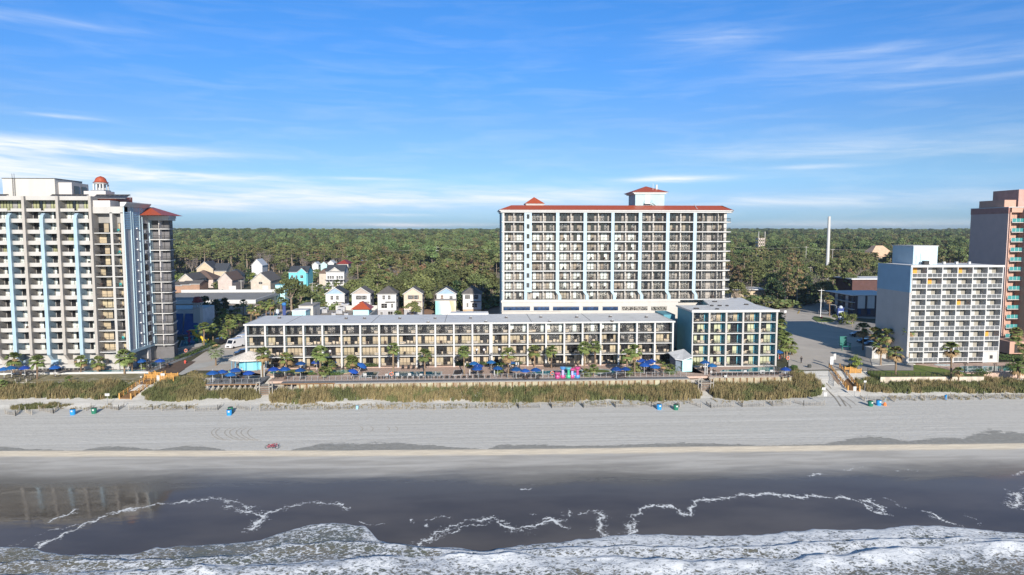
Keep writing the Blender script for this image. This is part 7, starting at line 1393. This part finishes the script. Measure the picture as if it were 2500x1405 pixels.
mb = MB(); p = G(2052,786,0); mb.box(p.x-1.2,p.y,0,p.x+1.2,p.y+.5,5.2,M('sign_navy',(.03,.06,.22),.5)); mb.box(p.x-.9,p.y-.05,3.3,p.x+.9,p.y,4.0,M('sign_pale',(.45,.5,.6))); mb.box(p.x-.9,p.y-.05,1.6,p.x+.9,p.y,2.3,M('sign_pale')); mb.lathe((p.x,p.y+.2,5.1),[(.7,0),(.7,.5),(.3,.9)],M('sign_pale'),10); tag(mb.build('motel_sign', org=p), 'blue pylon sign with pale panels before the shaded motel', 'sign')
mb = MB(); p = G(694,770,0); mb.box(p.x-.6,p.y,0,p.x+.6,p.y+.3,4.0,M('sign_navy')); mb.lathe((p.x,p.y,4.0),[(.8,0),(.9,.6),(.5,1.1)],M('sign_blue',(.05,.2,.5),.5),10); tag(mb.build('street_sign', org=p), 'dark blue pylon sign under the street palms', 'sign')
mb = MB(); p = G(678,788,0); mb.bar((p.x,p.y,0),(p.x,p.y,5.5),.1,alu); mb.box(p.x-.5,p.y-.1,3.4,p.x+.5,p.y,4.9,M('sign_pale')); mb.box(p.x-1.6,p.y-.1,2.2,p.x-.1,p.y,2.7,M('sign_teal',(.05,.35,.32))); tag(mb.build('direction_sign', org=p), 'pole with green street name plate behind the left end of the low hotel', 'sign')
# sand fences: zigzag slatted panels
sf = M('weathered_slats', (.30,.27,.23), .9, .2, 3)
def sandfence(u0, v0, u1, v1, lab):
    a, b = GT(u0, v0), GT(u1, v1); r = empty('sand_fence', (a+b)/2, lab, 'sand fence', 'sand fence panels along the dune foot'); n = max(3, int((b-a).length/.17)); mb = MB()
    for i in range(n): p = a+(b-a)*i/n; h = R.uniform(.55,.85); mb.bar(p+Vector((0,0,-.1)), p+Vector((R.uniform(-.05,.05),0,h)), .028, sf, 3)
    mb.bar(a+Vector((0,0,.45)), b+Vector((0,0,.45)), .02, sf, 3); mb.build('slats', r)
    for p in (a, b): mb = MB(); mb.bar(p+Vector((0,0,-.2)), p+Vector((0,0,1.15)), .06, woodg); mb.build('post', r)
SFL = [(12,1011,38,1016),(38,1016,48,1004),(62,1006,78,1014),(95,1003,130,1010),(130,1010,143,999),(210,1004,223,998),(258,998,290,1002),(290,1002,303,994),(315,1001,372,1001),(372,1001,383,997),(395,1004,455,1001),(455,1001,462,996),(475,1004,532,1002),(532,1002,540,995),(575,997,612,1003),(634,1004,692,1002),(705,1001,722,1002),(738,1001,772,1002),(790,1002,852,998),(905,998,940,997),(940,999,985,999),(1010,998,1062,1001),(1078,999,1118,997),(1130,997,1165,997),(1190,996,1243,999),(1262,988,1266,998),(1266,998,1320,996),(1343,988,1347,997),(1347,997,1400,994),(1418,988,1424,996),(1424,996,1480,994),(1497,987,1502,995),(1502,995,1560,995),(1575,987,1590,994),(1590,994,1636,995),(1654,988,1660,995),(1680,985,1712,996),(1724,988,1735,996),(1735,996,1791,994),(1802,986,1812,994),(1812,994,1866,992),(1880,985,1885,992),(1885,992,1930,989),(1940,984,1962,991),(1962,991,2013,990),(2100,972,2112,980),(2118,975,2163,982),(2172,972,2184,982),(2190,974,2238,980),(2248,970,2258,979),(2265,972,2312,978),(2320,968,2328,977),(2340,970,2378,976),(2386,969,2398,976),(2402,968,2450,976),(2455,966,2470,976),(2475,968,2510,972)]
for i, q in enumerate(SFL): sandfence(*q, f'{nth(i+1)} weathered sand fence panel from the left')
# vehicles
def vehicle(u, v, rz, body, lab, kind='car', z=-.2, cat='car', s=1.0, name='parked_car'):
    r = empty(name, G(u, v, z), lab, cat, rz=rz); L_, W_, H_ = {'car':(4.5,1.8,1.4),'suv':(4.8,1.95,1.75),'van':(5.9,2.1,2.7)}[kind]; Hh = H_
    prof = {'car':[(-2.25,.3),(-2.25,.75),(-1.9,.9),(-1.3,.95),(-.6,1.4),(.9,1.4),(1.6,.95),(2.1,.85),(2.25,.6),(2.25,.3)],'suv':[(-2.4,.35),(-2.4,.9),(-2.3,1.7),(.6,1.75),(1.3,1.15),(2.2,1.05),(2.4,.7),(2.4,.35)],'van':[(-2.95,.4),(-2.95,2.6),(-2.7,2.7),(1.2,2.7),(1.7,2.5),(2.3,1.45),(2.85,1.15),(2.95,.8),(2.95,.4)]}[kind]
    mb = MB(); mb.xprism(prof, -W_/2, W_/2, body); b = mb.build('body', None, org=(0,0,0)); b.parent = r
    g = M('car_glass',(.015,.02,.03),.05,.1,1,spec=.8); mb = MB()
    def gl(pts): mb.xprism(pts, -W_/2-.01, W_/2+.01, g)
    if kind == 'car': gl([(-1.2,.97),(-.6,1.33),(.85,1.33),(1.4,.97)]); mb.add([(1.56,-W_*.42,1.0),(1.56,W_*.42,1.0),(.95,W_*.4,1.42),(.95,-W_*.4,1.42)],[(0,1,2,3)],g)
    if kind == 'suv': gl([(-2.2,1.15),(-2.1,1.62),(.5,1.66),(1.0,1.18)]); mb.add([(1.28,-W_*.42,1.2),(1.28,W_*.42,1.2),(.66,W_*.4,1.74),(.66,-W_*.4,1.74)],[(0,1,2,3)],g)
    if kind == 'van': gl([(.9,1.55),(.9,2.2),(1.55,2.2),(1.95,1.55)]); mb.add([(2.31,-W_*.42,1.5),(2.31,W_*.42,1.5),(1.76,W_*.4,2.45),(1.76,-W_*.4,2.45)],[(0,1,2,3)],g)
    o = mb.build('windows', None, org=(0,0,0)); o.parent = r
    for x in (-L_*.32, L_*.31):
        for y in (-W_/2+.05, W_/2-.05): mb = MB(); n = 12; mb.add([(x+.36*math.cos(2*math.pi*i/n), y+sy3, .36+.36*math.sin(2*math.pi*i/n)) for sy3 in (-.13,.13) for i in range(n)], [tuple(range(n)),tuple(range(2*n-1,n-1,-1))]+[(i,n+i,n+(i+1)%n,(i+1)%n) for i in range(n)], M('tyre',(.02,.02,.02),.9)); w2 = mb.build('wheel', None, org=(0,0,0)); w2.parent = r
    for y in (-W_*.36, W_*.36): mb = MB(); mb.cb((L_/2+.0, y, .75 if kind != 'van' else 1.05), (.06,.3,.16), white); w2 = mb.build('headlight', None, org=(0,0,0)); w2.parent = r
    mb = MB(); mb.cb((L_/2-.02, 0, .55 if kind != 'van' else .75), (.1,W_*.5,.25 if kind != 'van' else .4), dgrey); w2 = mb.build('grille', None, org=(0,0,0)); w2.parent = r
    return r
vw = M('van_white',(.72,.72,.74),.3,.03,1,coat=.3); cbk = M('car_black',(.02,.02,.025),.2,.1,1,coat=.6); cgy = M('car_grey',(.15,.16,.18),.3,.1,1,coat=.5); cbl = M('car_dark_blue',(.03,.05,.12),.3,.1,1,coat=.5)
vehicle(574,849,rad(-112),vw,'white high-roofed passenger van facing the sea at the drive','van',cat='van',name='white_van'); vehicle(594,839,rad(-112),vw,'second white van parked behind the first, half hidden by the low hotel','van',cat='van',name='white_van')
vehicle(594,868,rad(-150),cbk,'black pick-up style car at the left end of the low hotel','suv'); vehicle(2014,768,rad(-30),cgy,'dark car with bright windscreen on the shaded street near the kerb island','suv'); vehicle(2028,766,rad(160),cbk,'black car just right of the one near the kerb island'); vehicle(1056,782,rad(-95),cbk,'dark car on the bare earth left of the mural wall'); vehicle(641,705,rad(-140),cbl,'dark car in the drive of the arched-window house')
vehicle(2095,822,rad(170),cbk,'black car in the shaded car park, furthest from the sea','suv'); vehicle(2112,838,rad(175),cbk,'black car in the shaded car park, nearest the sea'); vehicle(2128,845,rad(175),cgy,'grey car in the shade beside the white hotel wall'); vehicle(770,742,rad(-80),cgy,'grey car in the lane behind the rooftop rooms','suv'); vehicle(655,774,rad(30),cbk,'dark car under the street palms'); vehicle(640,782,rad(30),cgy,'grey car under the street palms, nearer the sea')
vehicle(545,838,rad(60),cbk,'black car parked by the palms opposite the van','suv'); vehicle(1118,766,rad(20),vw,'white car parked between the mural wall and the last narrow house'); vehicle(775,700,rad(10),vw,'white car parked before the turquoise house')
# equipment in the road, shed, planter chair
p = G(2062,855,-.2); r = empty('giant_chair', p, 'oversized green deck chair standing by the shaded car park', 'chair'); gc = M('deep_green_paint',(.01,.14,.12),.5); mb = MB(); mb.cb((p.x,p.y,1.0),(2.4,1.6,.2),gc); mb.build('seat', r); mb = MB(); mb.yprism([(p.y+.6,.9),(p.y+1.0,3.6),(p.y+1.2,3.6),(p.y+.9,.9)],p.x-1,p.x+1,gc); mb.build('backrest', r)
for sx2 in (-1,1): mb = MB(); mb.cb((p.x+sx2*1.25,p.y,1.8),(.3,1.9,.12),gc); mb.cb((p.x+sx2*1.15,p.y-.7,.8),(.2,.2,2.0),gc); mb.build('armrest', r)
p = G(2155,877,-.2); r = empty('garden_shed', p, 'small cream shed with white door among the palms at the right', 'shed'); mb = MB(); mb.box(p.x-3,p.y,-.2,p.x+3.4,p.y+3,2.6,ptan); mb.build('wall', r); mb = MB(); mb.box(p.x-3.2,p.y-.2,2.6,p.x+3.6,p.y+3.2,2.8,white); mb.build('roof', r); mb = MB(); mb.box(p.x-2.4,p.y-.06,0,p.x-1.4,p.y,2.1,white); mb.build('door', r)
p = G(1976,898,-.2); mb = MB(); mb.lathe(p,[(.45,0),(.5,.6),(.45,.75)],M('planter_dark',(.06,.065,.06),.8),10); tag(mb.build('planter', org=p), 'dark round planter at the end of the road', 'planter')
p = G(472,875,0); 
for i, (u, v) in enumerate(((452,888),(1903,876))): p = G(u, v, -.2); mb = MB(); mb.lathe(p,[(.22,0),(.22,.6),(.14,.8),(.05,.9)],M('hydrant_red',(.6,.08,.05),.5),10); mb.bar((p.x-.3,p.y,p.z+.55),(p.x+.3,p.y,p.z+.55),.08,M('hydrant_red')); tag(mb.build('fire_hydrant', org=p), ['red hydrant at the corner of the brown mulch bed','red hydrant beside the annex palms'][i], 'hydrant')
# two bicycles lying side by side on the sand
def bike(u, v, rz, m, lab):
    p = GT(u, v); r = empty('bicycle', p, lab, 'bicycle', rz=rz); tr2 = M('tyre')
    def wheel(x):
        mb = MB(); n = 16
        for i in range(n): a, b = 2*math.pi*i/n, 2*math.pi*(i+1)/n; mb.bar((x+.34*math.cos(a),0,.34+.34*math.sin(a)),(x+.34*math.cos(b),0,.34+.34*math.sin(b)),.035,tr2,4)
        for i in range(4): a = math.pi*i/4; mb.bar((x+.33*math.cos(a),0,.34+.33*math.sin(a)),(x-.33*math.cos(a),0,.34-.33*math.sin(a)),.008,alu,3)
        o = mb.build('wheel', None, org=(0,0,0)); o.parent = r
    wheel(-.52); wheel(.52); mb = MB()
    for a, b in (((-.52,0,.34),(-.05,0,.32)),((-.05,0,.32),(-.2,0,.85)),((-.2,0,.8),(.38,0,.82)),((-.05,0,.32),(.4,0,.75)),((-.52,0,.34),(-.18,0,.78)),((.52,0,.34),(.38,0,.95))): mb.bar(a,b,.035,m,5)
    o = mb.build('frame', None, org=(0,0,0)); o.parent = r; mb = MB(); mb.cb((-.2,0,.9),(.28,.14,.06),dgrey); o = mb.build('saddle', None, org=(0,0,0)); o.parent = r; mb = MB(); mb.bar((.34,-.28,1.0),(.34,.28,1.0),.025,dgrey); o = mb.build('handlebar', None, org=(0,0,0)); o.parent = r; return r
bike(660,1095,.25,M('bike_red',(.5,.03,.06),.4),'red bicycle standing on the sand near the water line, left of its pair').rotation_euler = (.45,0,.2)
bike(669,1096,-.2,M('bike_dark_red',(.3,.03,.05),.4),'darker bicycle leaning against the red one').rotation_euler = (-.35,0,-.25)
# ---------------------------------------------------------------- people
skin = M('skin',(.42,.25,.17),.6); hairm = M('dark_hair',(.03,.02,.015),.8)
def person(loc, rz, lab, shirt, trous, pose='stand'):
    """one continuous skinned body; hair, shirt and trousers as children"""
    lean = .0; s_ = 1
    J = {'pelvis':(0,0,.95),'waist':(0,0,1.1),'chest':(0,-.01,1.33),'neck':(0,-.01,1.50),'head':(0,-.03,1.62),'crown':(0,-.02,1.75)}
    for sd, sx2 in (('l',-1),('r',1)):
        st = .16*sx2 if pose == 'walk' else 0
        J['hip'+sd] = (.09*sx2,0,.9); J['knee'+sd] = (.1*sx2,-.04+st,.5); J['ankle'+sd] = (.1*sx2,.02+st*1.6,.08); J['toe'+sd] = (.11*sx2,-.16+st*1.6,.03)
        J['sho'+sd] = (.18*sx2,0,1.42); ar = -st
        J['elb'+sd] = (.25*sx2,.03+ar,1.14); J['wri'+sd] = (.25*sx2,-.12+ar,.92); J['palm'+sd] = (.25*sx2,-.15+ar,.86)
        for k in range(4): J[f'f{k}{sd}'] = (.25*sx2+(k-1.5)*.018,-.17+ar,.78+.01*abs(k-1.3))
        J['th'+sd] = (.22*sx2,-.19+ar,.84)
    E_ = [('pelvis','waist'),('waist','chest'),('chest','neck'),('neck','head'),('head','crown')]
    for sd in 'lr': E_ += [('pelvis','hip'+sd),('hip'+sd,'knee'+sd),('knee'+sd,'ankle'+sd),('ankle'+sd,'toe'+sd),('chest','sho'+sd),('sho'+sd,'elb'+sd),('elb'+sd,'wri'+sd),('wri'+sd,'palm'+sd),('palm'+sd,'th'+sd)]+[('palm'+sd,f'f{k}{sd}') for k in range(4)]
    RD = {'pelvis':.15,'waist':.13,'chest':.16,'neck':.055,'head':.095,'crown':.07,'hip':.095,'knee':.06,'ankle':.042,'toe':.035,'sho':.06,'elb':.042,'wri':.03,'palm':.035,'th':.01,'f0':.009,'f1':.009,'f2':.009,'f3':.009}
    def sk(name, keys, edges, grow, m):
        me = bpy.data.meshes.new(name); ks = list(keys); me.from_pydata([J[k] for k in ks], [(ks.index(a), ks.index(b)) for a, b in edges if a in ks and b in ks], []); o = bpy.data.objects.new(name, me); COL.objects.link(o)
        md = o.modifiers.new('skin', 'SKIN')
        if not me.skin_vertices: me.attributes.new('skin', 'FLOAT', 'POINT') if False else None
        return o, me, ks
    # tapered tubes and spheres merged to one surface by remesh keep the figure continuous without operators
    def body(name, edges, grow, m, vox=.02):
        mb = MB()
        for a, b in edges:
            ra = RD.get(a, RD.get(a[:-1], .05))+grow; rb_ = RD.get(b, RD.get(b[:-1], .05))+grow; mb.bar(J[a], J[b], ra, m, 8, rb_)
            for q, rr in ((a, ra), (b, rb_)): c = J[q]; mb.lathe(c, [(rr*.5,-rr*.87),(rr*.87,-rr*.5),(rr,0),(rr*.87,rr*.5),(rr*.5,rr*.87)], m, 8)
        o = mb.build(name, None, org=(0,0,0)); md = o.modifiers.new('r', 'REMESH'); md.mode = 'VOXEL'; md.voxel_size = vox; md.use_smooth_shade = True; return o
    o = body('person', E_, 0, skin); o.location = loc; o.rotation_euler = (0,0,rz); tag(o, lab, 'person')
    mb = MB(); mb.lathe((0,-.01,1.66),[(.105,-.04),(.115,.02),(.09,.09),(.03,.125)],hairm,10); h = mb.build('hair', None, org=(0,0,0)); h.parent = o
    for nm, es, g, m in (('shirt',[('waist','chest'),('pelvis','waist'),('chest','shol'),('chest','shor'),('shol','elbl'),('shor','elbr')],.018,shirt),('trousers',[('pelvis','hipl'),('pelvis','hipr'),('hipl','kneel'),('hipr','kneer')]+([('kneel','anklel'),('kneer','ankler')] if trous[1] else []),.02,trous[0])): c = body(nm, es, g, m, .025); c.parent = o
    return o
wsh = M('shirt_white',(.7,.7,.72),.8); bsh = M('shirt_black',(.02,.02,.025),.8); rsh = M('shirt_red',(.45,.05,.05),.8); dkt = M('trousers_dark',(.04,.045,.06),.8); gsh = M('shirt_green',(.2,.4,.3),.8)
fz = FL[1]+.17
xx = XU(1164,YB+1,857); person((xx,YB+1.0,fz),0,'person in white shirt standing at an open door on the second-floor balcony',wsh,(dkt,True)); xx = XU(1182,YB+.8,860); person((xx,YB+.8,fz),.2,'person in white top leaning at the second-floor balcony rail',wsh,(dkt,True)); xx = XU(1219,YB+1,858); person((xx,YB+1.0,fz),-.2,'person in pale shirt on the second-floor balcony right of the wide column',wsh,(dkt,True))
p = G(1956,887,-.2); person(p,2.9,'person in black walking on the sunlit road near the beach access',bsh,(bsh,True),'walk')
for i, (u, v, sh__, lb) in enumerate([(1245,893,wsh,'person in white shirt standing by the palm before the hedge'),(1240,897,rsh,'person in red top beside the palm with dry fronds'),(1200,899,rsh,'person in red top by the mid-deck tables'),(561,921,gsh,'person in pale green shirt at the terrace railing'),(590,916,wsh,'person in white shirt on the umbrella terrace'),(806,869,wsh,'person in white top on a lower balcony left of the tilted parasols')]):
    p = G(u, v, 0) if i != 5 else Vector((XU(806,YB+.9,862),YB+.9,fz)); person(p, R.uniform(-.5,.5), lb, sh__, (dkt,i % 2 == 0))
# ---------------------------------------------------------------- air
hz = bpy.data.materials.new('air_haze'); hz.use_nodes = True; N = hz.node_tree.nodes; N.remove(N['Principled BSDF']); vp = N.new('ShaderNodeVolumePrincipled'); vp.inputs['Color'].default_value = (.75,.85,1,1); vp.inputs['Density'].default_value = HAZE; vp.inputs['Anisotropy'].default_value = .3
hz.node_tree.links.new(vp.outputs[0], N['Material Output'].inputs['Volume'])
if HAZE: mb = MB(); mb.box(-6500,-400,-12,6500,7000,78,hz); tag(mb.build('haze'), kind='stuff')
